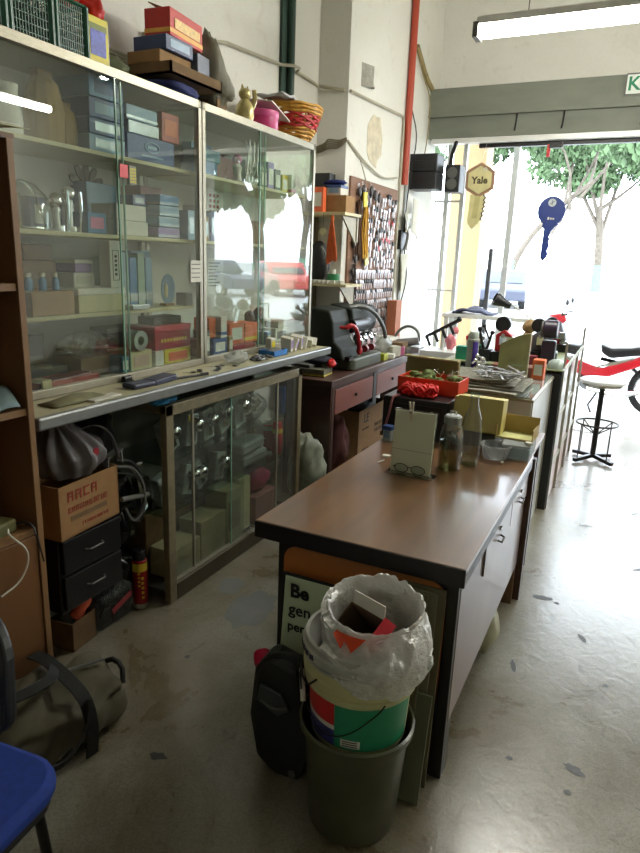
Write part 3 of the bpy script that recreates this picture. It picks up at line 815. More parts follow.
G().lathe([(0, 0), (.05, 0), (.062, .006), (.062, .01), (.0, .008)], (0, 0, .075), 24, rot(0, PI / 2, 0) @ Matrix.Diagonal((1.15, .8, 1)).to_3x3()).o('plate', BL3, r, smooth=True, local=True)
G().ball((.012, -.02, .07), (.005, .014, .035), 8).o('painted_figure', CREAM, r, smooth=True, local=True)
G().bx(-.02, .02, -.03, .03, 0, .01).o('stand', CARD, r, local=True)
C1('parts_box', 'small grey box at the right end of the third shelf', 'box', (2.555, 2.61), (1.351, 1.41), GRY, depth=.06, x=-1.99)
# bottom, floor 1.075
C1('flat_case', 'long dark flat case at the back of the cabinet floor', 'case', (1.60, 1.93), (1.075, 1.13), m('dark_green_case', (40, 46, 38), .5), depth=.14, x=-2.12)
r = new_root('tool_tray', 'long red tray lying on the cabinet floor at the left', 'tray', (-2.0, 1.80, 1.075))
g = G().bx(-.05, .05, -.15, .15, 0, .004)
for a, b, c, d in ((-.05, -.046, -.15, .15), (.046, .05, -.15, .15), (-.05, .05, -.15, -.146), (-.05, .05, .146, .15)): g.bx(a, b, c, d, 0, .034)
g.o('tray', m('orange_red_tray', (156, 50, 30), .4), r, local=True)
G().box((0, 0, .026), (.07, .26, .02), rot(.03, 0, .04)).o('contents', m('brown_rod', (96, 40, 26), .5), r, local=True, bevel=.004)
C1('parts_box', 'small cream box at the far left of the cabinet floor', 'box', (1.655, 1.70), (1.075, 1.12), CREAM, depth=.06, x=-1.96)
C1('parts_box', 'open brown carton with a bag of metal parts on the cabinet floor', 'box', (1.95, 2.17), (1.075, 1.155), CARDD, depth=.16, x=-2.07)
r = new_root('parts_bag', 'clear plastic bag of metal parts lying on the brown carton', 'bag', (-2.13, 2.05, 1.156))
G().ball((0, 0, .048), (.07, .13, .05), 9, .25).o('film', FILM, r, local=True, smooth=True)
g = G(); rr = random.Random(5)
for _ in range(22): g.box((rr.uniform(-.05, .05), rr.uniform(-.09, .09), rr.uniform(.015, .075)), (.012, .035, .012), rot(rr.random() * 3, rr.random() * 3, rr.random() * 3))
g.o('metal_parts', STEEL, r, local=True)
C1('tool_case', 'black carrying case at the back of the cabinet floor', 'case', (2.22, 2.44), (1.165, 1.25), BLACKP, depth=.1, x=-2.18, lid=GRY)
C1('parts_box', 'brown carton under the black carrying case', 'box', (2.2, 2.45), (1.075, 1.163), CARDD, depth=.12, x=-2.17)
C1('parts_box', 'cream box with faint red print on the cabinet floor', 'box', (2.17, 2.31), (1.075, 1.165), CREAM, depth=.14, panel=m('faded_pink_print', (190, 160, 140), .6))
C1('parts_box', 'blue and white slim box left of the cream box on the cabinet floor', 'box', (2.115, 2.16), (1.075, 1.15), m('teal_box', (40, 100, 116), .5), depth=.1, panel=WHITE)
r = new_root('tape_roll', 'roll of clear plastic film lying on the cream box', 'tape', (-2.03, 2.23, 1.166))
G().lathe([(.02, 0), (.045, 0), (.045, .06), (.02, .06), (.02, 0)], (0, 0, .046), 20, rot(0, PI / 2, 0)).o('roll', m('clear_roll', (150, 156, 150), .25, 0, .2), r, smooth=True, local=True)
r = C1('red_tin', 'two tier red tin box with gold lettering near the right end of the cabinet floor', 'tin', (2.335, 2.60), (1.152, 1.262), REDB, depth=.16, x=-2.0, lid=m('bright_red_lid', (176, 30, 52), .35, .1, .06, 20))
g = G()
for k in range(9): g.bx(.08, .0812, -.09 + .022 * k, -.078 + .022 * k, .035, .05)
g.o('gold_lettering', YB, r, local=True)
C1('parts_box', 'yellow and orange box under the red tin', 'box', (2.40, 2.60), (1.075, 1.151), YB, depth=.15, x=-2.0, panel=ORG)
C1('parts_box', 'white box beside the yellow box under the red tin', 'box', (2.335, 2.395), (1.075, 1.151), WHITE, depth=.15, x=-2.0)
r = new_root('metal_clip', 'small black clip on the cabinet rail in front of the glass edge', 'clip', (-1.905, 2.06, 1.0605))
g = G().cyl((0, -.02, .014), (0, .02, .014), .012); g.bx(-.012, .016, -.024, .024, 0, .006); g.o('clip_body', BLACKM, r, smooth=True, local=True)

# ---------------------------------------------------------------- right glass unit
C1('blister_pack', 'blue packet at the left of the upper shelf in the right cabinet', 'packet', (2.80, 2.95), (1.971, 2.05), BL1, depth=.12, x=-2.08, stripe=SIL)
C1('blister_pack', 'dark teal packet lying on the blue packet in the right cabinet', 'packet', (2.82, 2.98), (2.051, 2.11), m('teal_box'), depth=.12, x=-2.08)
C1('parts_box', 'dark red box on the upper shelf of the right cabinet', 'box', (3.0, 3.2), (1.971, 2.10), MAR, depth=.12, x=-2.12)
r = new_root('figurine', 'small pink and white figurine on the upper shelf of the right cabinet', 'figurine', (-1.99, 3.03, 1.971))
G().lathe([(0, 0), (.025, 0), (.02, .04), (.026, .07), (.012, .09)], n=12).o('body', WHITE, r, smooth=True, local=True)
G().ball((0, 0, .108), .026, 8).o('head', PINK, r, smooth=True, local=True)
r = new_root('chain_coil', 'tangle of silver chains hanging in the right cabinet', 'chain', (-2.06, 3.28, 1.971))
g = G(); rr = random.Random(21)
for k in range(10):
    a = rr.uniform(-.05, .05); g.tube([(rr.uniform(-.02, .02), a, .24), (0, a + rr.uniform(-.03, .03), .14), (rr.uniform(-.02, .02), a + rr.uniform(-.05, .05), .03)], .004, 5, 1)
    g.ball((0, a, .02 + .03 * rr.random()), (.012, .012, .018), 5)
g.o('chains', CHROME, r, local=True, smooth=True)
for k, (y, mt_, h, lb) in enumerate(((3.42, GRY, .12, 'grey packet beside the silver chains in the right cabinet'), (3.50, m('lilac_box'), .16, 'lilac packet on the upper shelf of the right cabinet'), (3.58, GRY, .13, 'grey packet between the lilac and yellow ones in the right cabinet'), (3.67, YB, .11, 'yellow green packet at the right of the upper shelf in the right cabinet'))):
    C1('blister_pack', lb, 'packet', (y - .035, y + .035), (1.971, 1.971 + h), mt_, depth=.08, x=-2.08, panel=WHITE)
def notice(label, y, z, w, h, x, glyphs, gm):
    r = new_root('notice_sheet', label, 'paper', (x, y, z - h / 2))
    G().bx(x, x + .002, y - w / 2, y + w / 2, z - h / 2, z + h / 2).o('sheet', WHITE, r)
    g = G()
    for (a, b, c, d) in glyphs: g.bx(x + .002, x + .003, y + a, y + c, z + b, z + d)
    g.o('print', gm, r)
notice('tall white poster with red vertical characters inside the right cabinet', 3.12, 1.78, .17, .30, -2.2, [(-.05 + .035 * a + .004 * (b % 2), .12 - .028 * b, -.03 + .035 * a, .137 - .028 * b) for a in range(3) for b in range(9)], REDINK)
notice('white sheet with small black lines below the red character poster', 3.12, 1.745 - .27, .17, .20, -2.2, [(-.06, .07 - .018 * b, .05 - .02 * (b % 3), .076 - .018 * b) for b in range(8)], GRY)
C1('parts_box', 'brown carton behind the posters on the middle shelf of the right cabinet', 'box', (3.25, 3.6), (1.661, 1.8), CARDD, depth=.1, x=-2.18)
C1('parts_box', 'narrow orange box against the frame on the right cabinet floor', 'box', (2.80, 2.86), (1.165, 1.27), ORG, depth=.1, x=-2.03)
C1('parts_box', 'blue and white box at the left of the right cabinet floor', 'box', (2.795, 2.92), (1.075, 1.162), BL2, depth=.1, x=-2.0, panel=WHITE)
C1('parts_box', 'white box with a blue edge standing on the blue and white box', 'box', (2.865, 2.92), (1.164, 1.275), WHITE, depth=.1, x=-2.0, stripe=BL2)
C1('parts_box', 'flat red box on the right cabinet floor under the orange boxes', 'box', (3.03, 3.26), (1.075, 1.10), REDB, depth=.16, x=-2.03)
C1('parts_box', 'orange box with a white panel, left of the pair in the right cabinet', 'box', (3.02, 3.17), (1.102, 1.225), ORG, depth=.12, x=-2.05, panel=WHITE)
C1('parts_box', 'orange box, right of the pair in the right cabinet', 'box', (3.18, 3.32), (1.102, 1.215), ORG, depth=.12, x=-2.05, stripe=YB)
r = new_root('toy_figure', 'brown carved figure behind the orange boxes in the right cabinet', 'figurine', (-2.12, 3.42, 1.075))
g = G().ball((0, 0, .07), (.05, .07, .07), 8, .3); g.ball((0, .05, .17), (.03, .035, .04), 7, .2); g.ball((0, -.05, .15), (.03, .04, .05), 7, .3)
g.o('carved_body', m('dark_wood_carving', (70, 44, 30), .6, 0, .2, 20), r, local=True, smooth=True)
C1('parts_box', 'white box at the right of the right cabinet floor', 'box', (3.50, 3.66), (1.075, 1.16), WHITE, depth=.12, x=-2.03, panel=GRY)
C1('parts_box', 'small grey white box standing on the white box at the cabinet right', 'box', (3.53, 3.62), (1.161, 1.20), PAPER, depth=.1, x=-2.03)

# ---------------------------------------------------------------- more packets filling the cabinet shelves
DBL = m('deep_blue_box', (30, 52, 110), .45, 0, .1, 20); TAN = m('tan_box', (150, 124, 88), .7, 0, .1, 20)
C1('parts_box', 'dark navy box behind the silver packets on the top cabinet shelf', 'box', (2.20, 2.38), (2.071, 2.16), DBL, depth=.1, x=-2.2)
C1('parts_box', 'tan box at the back left of the second cabinet shelf behind the dome', 'box', (1.66, 1.84), (1.661, 1.80), TAN, depth=.1, x=-2.22)
C1('parts_box', 'deep blue box at the back of the second shelf behind the chrome handles', 'box', (1.86, 2.02), (1.661, 1.79), DBL, depth=.08, x=-2.2, panel=WHITE)
C1('parts_box', 'pale blue box at the back of the second shelf above the white boxes', 'box', (2.18, 2.36), (1.661, 1.88), BL3, depth=.08, x=-2.22, stripe=DBL)
C1('parts_box', 'small dark blue box on top of the two white boxes', 'box', (2.22, 2.30), (1.7865, 1.83), DBL, depth=.08, x=-2.0, panel=SIL)
C1('parts_box', 'white carton at the back of the third shelf behind the cream packet', 'box', (1.88, 2.08), (1.351, 1.62), PAPER, depth=.06, x=-2.24, stripe=DBL)
C1('parts_box', 'tall pale blue carton at the back right of the third shelf', 'box', (2.46, 2.60), (1.351, 1.60), BL3, depth=.06, x=-2.24)
C1('foil_packet', 'silver packet lying in front of the green and blue packets on the third shelf', 'packet', (2.17, 2.28), (1.351, 1.372), SIL, depth=.05, x=-1.975)
C1('tool_case', 'black case standing at the back left of the cabinet floor', 'case', (1.66, 1.90), (1.133, 1.25), m('dark_green_case'), depth=.05, x=-2.22, stripe=GRY)
C1('parts_box', 'dark box lying on top of the red tin', 'box', (2.38, 2.58), (1.265, 1.30), BLACKP, depth=.1, x=-2.04)
C1('parts_box', 'grey box at the back of the upper shelf of the right cabinet behind the chains', 'box', (3.22, 3.44), (1.971, 2.14), GRY, depth=.06, x=-2.22, stripe=WHITE)
C1('parts_box', 'pale blue box at the back of the upper shelf behind the figurine', 'box', (2.92, 3.10), (1.971, 2.16), BL3, depth=.06, x=-2.22, panel=DBL)
C1('parts_box', 'white box on the upper shelf at the far right of the right cabinet', 'box', (3.715, 3.77), (1.971, 2.09), WHITE, depth=.08, x=-2.06, stripe=REDB)
for k, (y, h, mt_, lb) in enumerate(((2.70, .14, BL3, 'leftmost packet on the middle shelf of the right cabinet, pale blue'), (2.76, .17, WHITE, 'white packet second from the left on the middle shelf of the right cabinet'), (2.82, .12, TAN, 'tan packet third from the left on the middle shelf of the right cabinet'), (2.89, .15, DBL, 'deep blue packet fourth from the left on the middle shelf of the right cabinet'), (2.96, .13, PINK, 'pink packet left of the red character poster in the right cabinet'))):
    C1('blister_pack', lb, 'packet', (y - .026, y + .026), (1.661, 1.661 + h), mt_, depth=.08, x=-2.06, panel=SIL)
for k, (y, h, mt_, lb) in enumerate(((2.70, .10, MAR, 'maroon packet at the far left of the right cabinet floor'), (2.745, .14, GRY, 'grey packet beside the maroon one on the right cabinet floor'), (2.96, .09, TAN, 'tan packet between the blue box and the orange boxes'), (3.37, .08, BL1, 'light blue packet right of the orange boxes on the right cabinet floor'))):
    C1('blister_pack', lb, 'packet', (y - .02, y + .02), (1.0755, 1.0755 + h), mt_, depth=.08, x=-2.0, panel=WHITE)

# ================================================================== ON TOP OF THE CABINETS (top at z = 2.27)
ZT = 2.2705
GRN = m('green_basket_plastic', (22, 84, 58), .4, 0, .1, 20)
def basket_crate(label, y0, y1, h, filler, fm):
    r = new_root('plastic_basket', label, 'basket', (-2.09, (y0 + y1) / 2, ZT), 0, 'green baskets on the cabinet')
    w, d = y1 - y0, .24
    g = G()
    def wall(a, b, n):
        a = Vector(a); b = Vector(b)
        for i in range(n + 1):
            p = a.lerp(b, i / n); g.cyl(p, p + Vector((0, 0, h)), .0028, n=4)
        for k in range(1, 7):
            g.cyl(a + Vector((0, 0, h * k / 7)), b + Vector((0, 0, h * k / 7)), .0024, n=4)
    X, Y = d / 2, w / 2
    wall((X, -Y, 0), (X, Y, 0), 14); wall((-X, -Y, 0), (-X, Y, 0), 10); wall((-X, -Y, 0), (X, -Y, 0), 12); wall((-X, Y, 0), (X, Y, 0), 12)
    g.o('mesh_wall', GRN, r, local=True)
    g = G()
    for z in (0, h):
        for (a, b) in (((X, -Y), (X, Y)), ((-X, -Y), (-X, Y)), ((-X, -Y), (X, -Y)), ((-X, Y), (X, Y))):
            g.cyl((a[0], a[1], z + .008 * (z == 0)), (b[0], b[1], z + .008 * (z == 0)), .008, n=6)
    for (a, b) in ((X, -Y), (X, Y), (-X, -Y), (-X, Y)): g.cyl((a, b, 0), (a, b, h), .012, n=6)
    g.bx(-X, X, -Y, Y, 0, .004)
    g.o('rim_frame', GRN, r, local=True)
    g = G(); rr = random.Random(int(y0 * 100))
    for _ in range(14): g.ball((rr.uniform(-.07, .07), rr.uniform(-w * .35, w * .35), rr.uniform(.03, h * .8)), (.035, .03, .025), 5, .4)
    g.o(filler, fm, r, local=True)
    return r
fl = m('grey_green_contents', (92, 104, 92), .7, 0, .3, 30)
basket_crate('green mesh basket cut by the left edge, on top of the cabinet', 1.42, 1.64, .19, 'contents', fl)
basket_crate('green mesh basket, middle of the three on the cabinet top', 1.66, 1.83, .19, 'contents', fl)
basket_crate('green mesh basket beside the yellow box on the cabinet top', 1.85, 1.99, .18, 'contents', fl)
g = G().ball((-2.06, 1.93, ZT + .225), (.07, .10, .045), 9, .35)
g.one('red_bag', m('red_film_bag', (204, 40, 24), .35, 0, .15, 20), 'crumpled red plastic bag on top of the green basket by the yellow box', 'bag', smooth=True)
r = carton('yellow_box', 'bright yellow upright packet with blue print on the cabinet top', 'box', (-2.0, 2.055, ZT), (.05, .11, .17), m('bright_yellow_box', (216, 200, 30), .5, 0, .06, 20), panel=m('blue_white_print', (90, 100, 190), .5, 0, .3, 60))
G().bx(.0255, .027, -.045, .045, .125, .145).o('printed_title', m('yellow_green_print', (120, 130, 20), .5), r, local=True)
g = G().bx(.0, .12, .056, .062, 0, .165); g.v = [(x - .1, y, z) for x, y, z in g.v]; g.o('side_flap', WHITE, r, local=True)
g = G().ball((-2.04, 2.09, ZT + .215), (.05, .05, .045), 8, .4)
g.one('red_packet', m('red_film_bag'), 'crumpled red and orange packet on top of the yellow box', 'packet', smooth=True)
# sacks, rope and trays behind
g = G(); rr = random.Random(2)
g.ball((-2.14, 2.23, ZT + .05), (.10, .12, .055), 9, .35)
g.one('cloth_sack', m('dull_green_cloth', (88, 92, 66), .9, 0, .2, 20), 'dull green crumpled sack between the yellow box and the stacked trays', 'sack', smooth=True)
g = G()
for k in range(5): g.tube([(-2.2, 2.13 + .02 * k, ZT + .15 - .012 * k), (-2.14, 2.25, ZT + .14 - .014 * k), (-2.12, 2.37, ZT + .13 - .01 * k)], .010, 6, 1)
g.ball((-2.15, 2.27, ZT + .112), (.06, .06, .012), 6, .2)
g.one('rope_bundle', m('grey_rope', (104, 98, 80), .9, 0, .2, 30), 'bundle of grey brown rods and rope lying on the dull green sack', 'rope')
g = G().ball((-2.05, 2.56, ZT + .035), (.12, .15, .034), 9, .25)
g.one('blue_cloth', m('navy_blue_cloth', (22, 34, 92), .8, 0, .2, 20), 'dark blue cloth heaped on the cabinet top under the wooden tray', 'cloth', smooth=True)
r = new_root('wooden_tray', 'shallow brown wooden tray of bits on the blue cloth', 'tray', (-2.06, 2.63, ZT + .072))
g = G().bx(-.12, .12, -.19, .19, 0, .01); g.bx(.11, .12, -.19, .19, 0, .05); g.bx(-.12, -.11, -.19, .19, 0, .05); g.bx(-.12, .12, -.19, -.18, 0, .05); g.bx(-.12, .12, .18, .19, 0, .05)
g.o('tray', CARDD, r, local=True)
g = G(); rr = random.Random(12)
for _ in range(16): g.box((rr.uniform(-.08, .08), rr.uniform(-.15, .15), .03), (.05, .03, .03), rot(rr.random(), rr.random(), rr.random() * 3))
g.o('oddments', GRY, r, local=True)
carton('cardboard_box', 'brown cardboard box on the wooden tray, under the blue box', 'box', (-2.09, 2.55, ZT + .123), (.18, .22, .05), CARD)
carton('cardboard_box', 'long flat brown box lying right of the wooden tray', 'box', (-2.1, 2.90, ZT), (.2, .10, .09), CARDD, rz=.1, lid=GRY)
carton('blue_box', 'dark blue box with a pale oval print under the red tea box', 'box', (-2.07, 2.555, ZT + .175), (.18, .19, .06), m('navy_box', (38, 58, 100), .5), panel=BL3)
carton('grey_box', 'grey blue packet beside the dark blue box on the cabinet top', 'box', (-2.07, 2.72, ZT + .125), (.18, .11, .09), m('slate_box', (92, 98, 112), .5), rz=.12)
r = carton('red_tea_box', 'red and yellow printed packet topmost of the pile on the cabinet', 'box', (-2.06, 2.62, ZT + .237), (.13, .27, .11), m('red_packet_card', (186, 34, 22), .5, 0, .08, 20), rz=.1, stripe=m('yellow_print', (226, 170, 70), .5))
G().bx(.066, .0675, -.10, .11, .035, .075).o('printed_title', m('pale_yellow_print', (226, 190, 120), .5, 0, .25, 60), r, local=True)
G().box((-.0, .0, .118), (.10, .26, .004), rot(0, .35, 0)).o('top_flap', CARD, r, local=True)
g = G().ball((0, 0, .17), (.075, .085, .175), 16, .5); g.v = [(x * (1.25 - z * 1.4) - 2.04, y * (1.25 - z * 1.2) + 2.93 - z * .25, max(z, 0) + ZT) for x, y, z in g.v]
g.one('grey_bag', plastic_film('grey_bag_film', (128, 124, 104), .85, .35), 'tall crumpled grey plastic bag beside the pile of boxes on the cabinet', 'bag', smooth=True)
r = new_root('cat_figurine', 'small gold and white beckoning cat figurine on the cabinet top', 'figurine', (-1.99, 3.10, ZT))
gold = m('gold_glaze', (190, 176, 120), .3, .4, .25, 30)
G().lathe([(0, 0), (.042, 0), (.05, .03), (.046, .07), (.03, .10), (.02, .11)], n=16).o('body', gold, r, smooth=True, local=True)
g = G().ball((0, 0, .135), (.032, .036, .03), 8)
g.cyl((.0, -.022, .15), (.0, -.026, .178), .012, .002, 6); g.cyl((0, .022, .15), (0, .026, .178), .012, .002, 6)
g.o('head', gold, r, smooth=True, local=True)
G().tube([(.02, .035, .07), (.035, .045, .11), (.03, .042, .16)], [.014, .012], 6, 1).o('raised_paw', gold, r, smooth=True, local=True)
r = new_root('round_tin', 'round magenta pink tin on the cabinet top beside the gold cat', 'tin', (-2.03, 3.32, ZT))
G().lathe([(0, 0), (.095, 0), (.1, .01), (.1, .07), (.0, .07)], n=28).o('body', m('magenta_tin', (186, 48, 110), .35, 0, .06, 20), r, smooth=True, local=True)
G().lathe([(.102, .062), (.104, .066), (.104, .092), (.1, .096), (0, .096)], n=28).o('lid', m('pink_lid', (206, 80, 140), .35, 0, .05, 20), r, smooth=True, local=True)
g = G().box((-2.02, 3.43, ZT + .112), (.14, .36, .008), rot(-.16, .1, .15))
g.one('card_sheet', WHITE, 'white card leaning across the pink tin and the wicker basket', 'card', bevel=.002)
# wicker basket
r = new_root('wicker_basket', 'round yellow and red woven basket at the right end of the cabinet top', 'basket', (-2.05, 3.70, ZT))
ye = m('yellow_cane', (190, 140, 50), .6, 0, .2, 40); rc = m('red_cane', (176, 30, 30), .6, 0, .25, 40)
def ring(g, z, rad, th, wob=0.0, n=36, ph=0):
    pts = [(rad * math.cos(2 * PI * i / n), rad * math.sin(2 * PI * i / n), z + wob * math.sin(9 * 2 * PI * i / n + ph)) for i in range(n + 1)]
    g.tube(pts, th, 5)
g = G()
for k, (z, q) in enumerate(((.006, .085), (.018, .095), (.03, .103), (.042, .11), (.10, .135), (.112, .14), (.124, .143))): ring(g, z, q, .0065, .002, ph=k * 1.5)
g.lathe([(0, .002), (.085, .004)], n=24)
for i in range(24):
    a = 2 * PI * i / 24; g.tube([(.085 * math.cos(a), .085 * math.sin(a), 0), (.112 * math.cos(a), .112 * math.sin(a), .05), (.142 * math.cos(a), .142 * math.sin(a), .126)], .0035, 4)
g.v = [(x * 1.35, y * 1.35, z * 1.5) for x, y, z in g.v]
g.o('yellow_weave', ye, r, local=True)
g = G()
for k in range(5): ring(g, .052 + .011 * k, .114 + .004 * k, .007, .005, ph=k * 3.14)
g.v = [(x * 1.35, y * 1.35, z * 1.5) for x, y, z in g.v]
g.o('red_weave', rc, r, local=True)
g = G(); g.grid(lambda u, v: (-2.14 + .19 * v + .015 * math.sin(9 * u), 3.42 + .42 * u, ZT + .205 + .03 * math.sin(3.1 * u * 1.02) * (0.6 + .4 * math.sin(5 * v)) + .006 * math.sin(21 * u + 8 * v)), 26, 12)
g.one('grey_cloth', m('grey_white_cloth', (176, 176, 178), .9, 0, .1, 20), 'pale grey cloth bundled across the top of the wicker basket', 'cloth', smooth=True, solid=.012)

# ================================================================== ON THE COUNTER SLAB (top at z = 1.058)
ZC = 1.0585
NAVY = m('navy_leather', (30, 34, 62), .45, 0, .1, 20)
r = new_root('leather_pouch', 'dark navy folded phone pouch on the counter in front of the red tin', 'pouch', (-1.79, 2.08, ZC), -.08)
G().box((.0, -.07, .011), (.075, .12, .022)).o('lower_half', NAVY, r, local=True, bevel=.008)
G().box((-.01, .06, .013), (.075, .15, .026), rot(.04, 0, .12)).o('flap', NAVY, r, local=True, bevel=.006)
g = G().cyl((-1.775, 2.22, ZC + .006), (-1.735, 2.39, ZC + .006), .0055, n=8); g.box((-1.737, 2.38, ZC + .008), (.014, .04, .012), rot(0, 0, -.23))
g.one('black_pen', BLACKP, 'black pen like tool pointing right on the counter edge', 'pen', smooth=True)
G().box((-1.755, 1.77, ZC + .004), (.05, .15, .007), rot(0, 0, .06)).one('white_card', WHITE, 'small white card lying near the left end of the counter edge', 'card', bevel=.002)
g = G(); g.grid(lambda u, v: (-1.85 + .09 * v, 1.55 + .26 * u, ZC + .004 + .022 * math.sin(PI * u) * math.sin(PI * v)), 10, 6)
g.one('green_cloth', m('olive_rag', (110, 108, 78), .9, 0, .2, 20), 'olive cloth lying at the left end of the counter', 'cloth', smooth=True, solid=.004)
rr = random.Random(4)
def key_mesh(g, c, R=None, L=.052, s=1.0):
    """bow with a hole, and a toothed blade, in the local XY plane"""
    n = 12; o_ = .0125 * s; i_ = .004 * s; vs = []
    for k in range(n):
        t = 2 * PI * k / n; vs += [(o_ * math.cos(t), o_ * math.sin(t), 0), (i_ * math.cos(t) + .004 * s, i_ * math.sin(t), 0)]
    vs2 = [(x, y, .0022 * s) for x, y, z in vs]
    N = len(vs); fs = []
    for k in range(n):
        a, b, c_, d = 2 * k, 2 * k + 1, (2 * k + 3) % N, (2 * k + 2) % N
        fs += [(a, b, c_, d), (N + d, N + c_, N + b, N + a), (a, d, N + d, N + a), (b, N + b, N + c_, c_)]
    V = [Vector(v) for v in vs + vs2]
    poly = [(-.010, .004), (-.035, .004), (-L, 0), (-.048, -.004), (-.042, -.0015), (-.036, -.0045), (-.030, -.001), (-.024, -.0045), (-.018, -.002), (-.010, -.005)]
    n2 = len(poly); b0 = len(V)
    V += [Vector((x * s, y * s, .0003)) for x, y in poly] + [Vector((x * s, y * s, .0019 * s)) for x, y in poly]
    fs += [tuple(b0 + i for i in range(n2 - 1, -1, -1)), tuple(b0 + n2 + i for i in range(n2))] + [(b0 + i, b0 + (i + 1) % n2, b0 + n2 + (i + 1) % n2, b0 + n2 + i) for i in range(n2)]
    if R is not None: V = [R @ v for v in V]
    c = Vector(c)
    g.add([v + c for v in V], fs)
k0 = None
for i in range(9):
    p = (-1.80 + rr.uniform(-.035, .05), 2.40 + .034 * i, ZC + .001)
    if k0 is None:
        k0 = new_root('loose_key', 'loose metal key lying on the counter in front of the right cabinet', 'key', p, rr.random() * 6, 'loose keys on the counter')
        g = G(); key_mesh(g, (0, 0, 0)); g.o('blade', STEEL, k0, local=True)
        g = G(); g.lathe([(.007, .0024), (.0135, .0024), (.0135, .005), (.007, .005), (.007, .0024)], n=12); g.o('key_head', BLACKP, k0, local=True)
    else: dup(k0, p, rr.random() * 6)
g = G().ball((-1.815, 2.77, ZC + .03), (.045, .085, .034), 8, .45)
g.one('clear_bag', plastic_film('bag_film', (190, 194, 186), .5, .2), 'small crumpled clear plastic bag on the counter, left of the black keys', 'bag', smooth=True)
r = new_root('key_bunch', 'bunch of black headed keys on the counter beside the clear bag', 'keys', (-1.79, 2.94, ZC))
g = G()
for i in range(9):
    g.ball((rr.uniform(-.05, .05), rr.uniform(-.07, .07), .009 + .004 * (i % 3)), (.016, .022, .008), 6)
g.o('key_heads', BLACKP, r, local=True, smooth=True)
g = G()
for i in range(9): key_mesh(g, (rr.uniform(-.05, .05), rr.uniform(-.07, .07), .004 + .004 * (i % 4)), rot(0, 0, rr.random() * 6))
g.o('key_blades', STEEL, r, local=True)
r = new_root('blue_tray', 'small bright blue plastic tray on the counter near its right end', 'tray', (-1.81, 3.13, ZC))
g = G().bx(-.05, .05, -.075, .075, 0, .004); g.bx(-.05, -.046, -.075, .075, 0, .032); g.bx(.046, .05, -.075, .075, 0, .032); g.bx(-.05, .05, -.075, -.071, 0, .032); g.bx(-.05, .05, .071, .075, 0, .032)
g.o('tray', m('bright_blue_plastic', (24, 104, 176), .4), r, local=True)
G().ball((0, 0, .024), (.042, .065, .018), 8, .3).o('screws', GRY, r, local=True)
carton('small_box', 'small white box with a yellow label standing behind the blue tray', 'box', (-1.87, 3.20, ZC), (.04, .05, .085), WHITE, panel=YB)
g = G()
rr = random.Random(17)
for i in range(11):
    pass
for i, (y, h, ang, lb) in enumerate(((3.27, .085, .3, 'white packet with purple print leaning left of the white packet pile'), (3.33, .075, -.35, 'white packet leaning right with lilac print on the counter end'), (3.39, .09, .5, 'tallest white packet with purple print near the counter end'), (3.45, .07, -.2, 'white blank packet near the right end of the counter'), (3.52, .06, .6, 'slanting white envelope packet at the right end of the counter'), (3.58, .05, -.5, 'last white packet at the very right end of the counter'))):
    r = new_root('white_packet', lb, 'packet', (-1.80, y, ZC), .1 * i, 'white packets at the counter end')
    R3 = rot(ang, .15, 0)
    g = G().box((0, 0, h / 2), (.07, .03, h), R3); zmin = min(v[2] for v in g.v); g.v = [(x, yy, z - zmin) for x, yy, z in g.v]
    g.o('packet_body', WHITE, r, local=True, bevel=.003)
    if i < 3:
        g2 = G().box((.0362, 0, h / 2), (.0015, .02, h * .6), R3); g2.v = [(x, yy, z - zmin) for x, yy, z in g2.v]
        g2.o('printed_panel', m('lilac_box'), r, local=True)
# blue rag on the low cabinet, below the slab
g = G().ball((-1.80, 2.17, zt + .018), (.03, .075, .02), 8, .6)
g.one('blue_rag', m('turquoise_rag', (28, 108, 150), .7, 0, .2, 20), 'crumpled turquoise blue rag on the front corner of the low glass cabinet', 'cloth', smooth=True)

# ================================================================== INSIDE THE LOW CABINET
def L1(name, label, cat, yr, zr, mat, depth=.14, x=-1.84, **k):
    return carton(name, label, cat, (x - depth / 2, (yr[0] + yr[1]) / 2, zr[0]), (depth, yr[1] - yr[0], zr[1] - zr[0]), mat, **k)
def lockset(label, y, z, tilt, x=-1.90, s=1.0, group=None):
    r = new_root('lock_pack', label, 'lock', (x, y, z), 0, group)
    R3 = rot(tilt, 0, 0)
    def T(g):
        v = [R3 @ Vector(p) for p in g.v]; zm = min(p.z for p in v); return v, zm
    g = G().box((0, 0, .08 * s), (.05 * s, .09 * s, .16 * s)); v, zm = T(g); g.v = [(p.x, p.y, p.z - zm) for p in v]
    g.o('case', m('smoky_pack', (160, 168, 160), .18, .3, .3, 20), r, local=True, bevel=.006)
    g = G().cyl((.03 * s, 0, .11 * s), (.055 * s, 0, .11 * s), .034 * s, n=16); g.ball((.062 * s, 0, .11 * s), (.022 * s, .034 * s, .034 * s), 8); g.box((.028 * s, 0, .05 * s), (.012, .03 * s, .05 * s))
    g.v = [tuple(R3 @ Vector(p) - Vector((0, 0, zm))) for p in g.v]
    g.o('chrome_knob', CHROME, r, local=True, smooth=True)
    return r
lockset('chrome lock in a clear pack at the left end of the low cabinet upper shelf', 2.33, .6745, .35)
r = lockset('lock pack with a round yellow seal on the upper shelf of the low cabinet', 2.46, .6745, -.12)
G().cyl((.026, -.01, .15), (.030, -.01, .15), .018, n=14).o('yellow_seal', m('yellow_seal', (200, 180, 30), .5), r, local=True)
lockset('large lock pack leaning left, centre of the upper shelf of the low cabinet', 2.76, .6745, .4, s=1.15)
lockset('chrome lock pack in the centre left of the low cabinet upper shelf', 2.61, .6745, .1)
lockset('large lock pack standing right of the leaning one in the low cabinet', 2.90, .6745, .22, s=1.15)
r = new_root('clear_packet', 'bulging clear plastic packet of white parts on the upper shelf of the low cabinet', 'bag', (-1.93, 3.10, .6745))
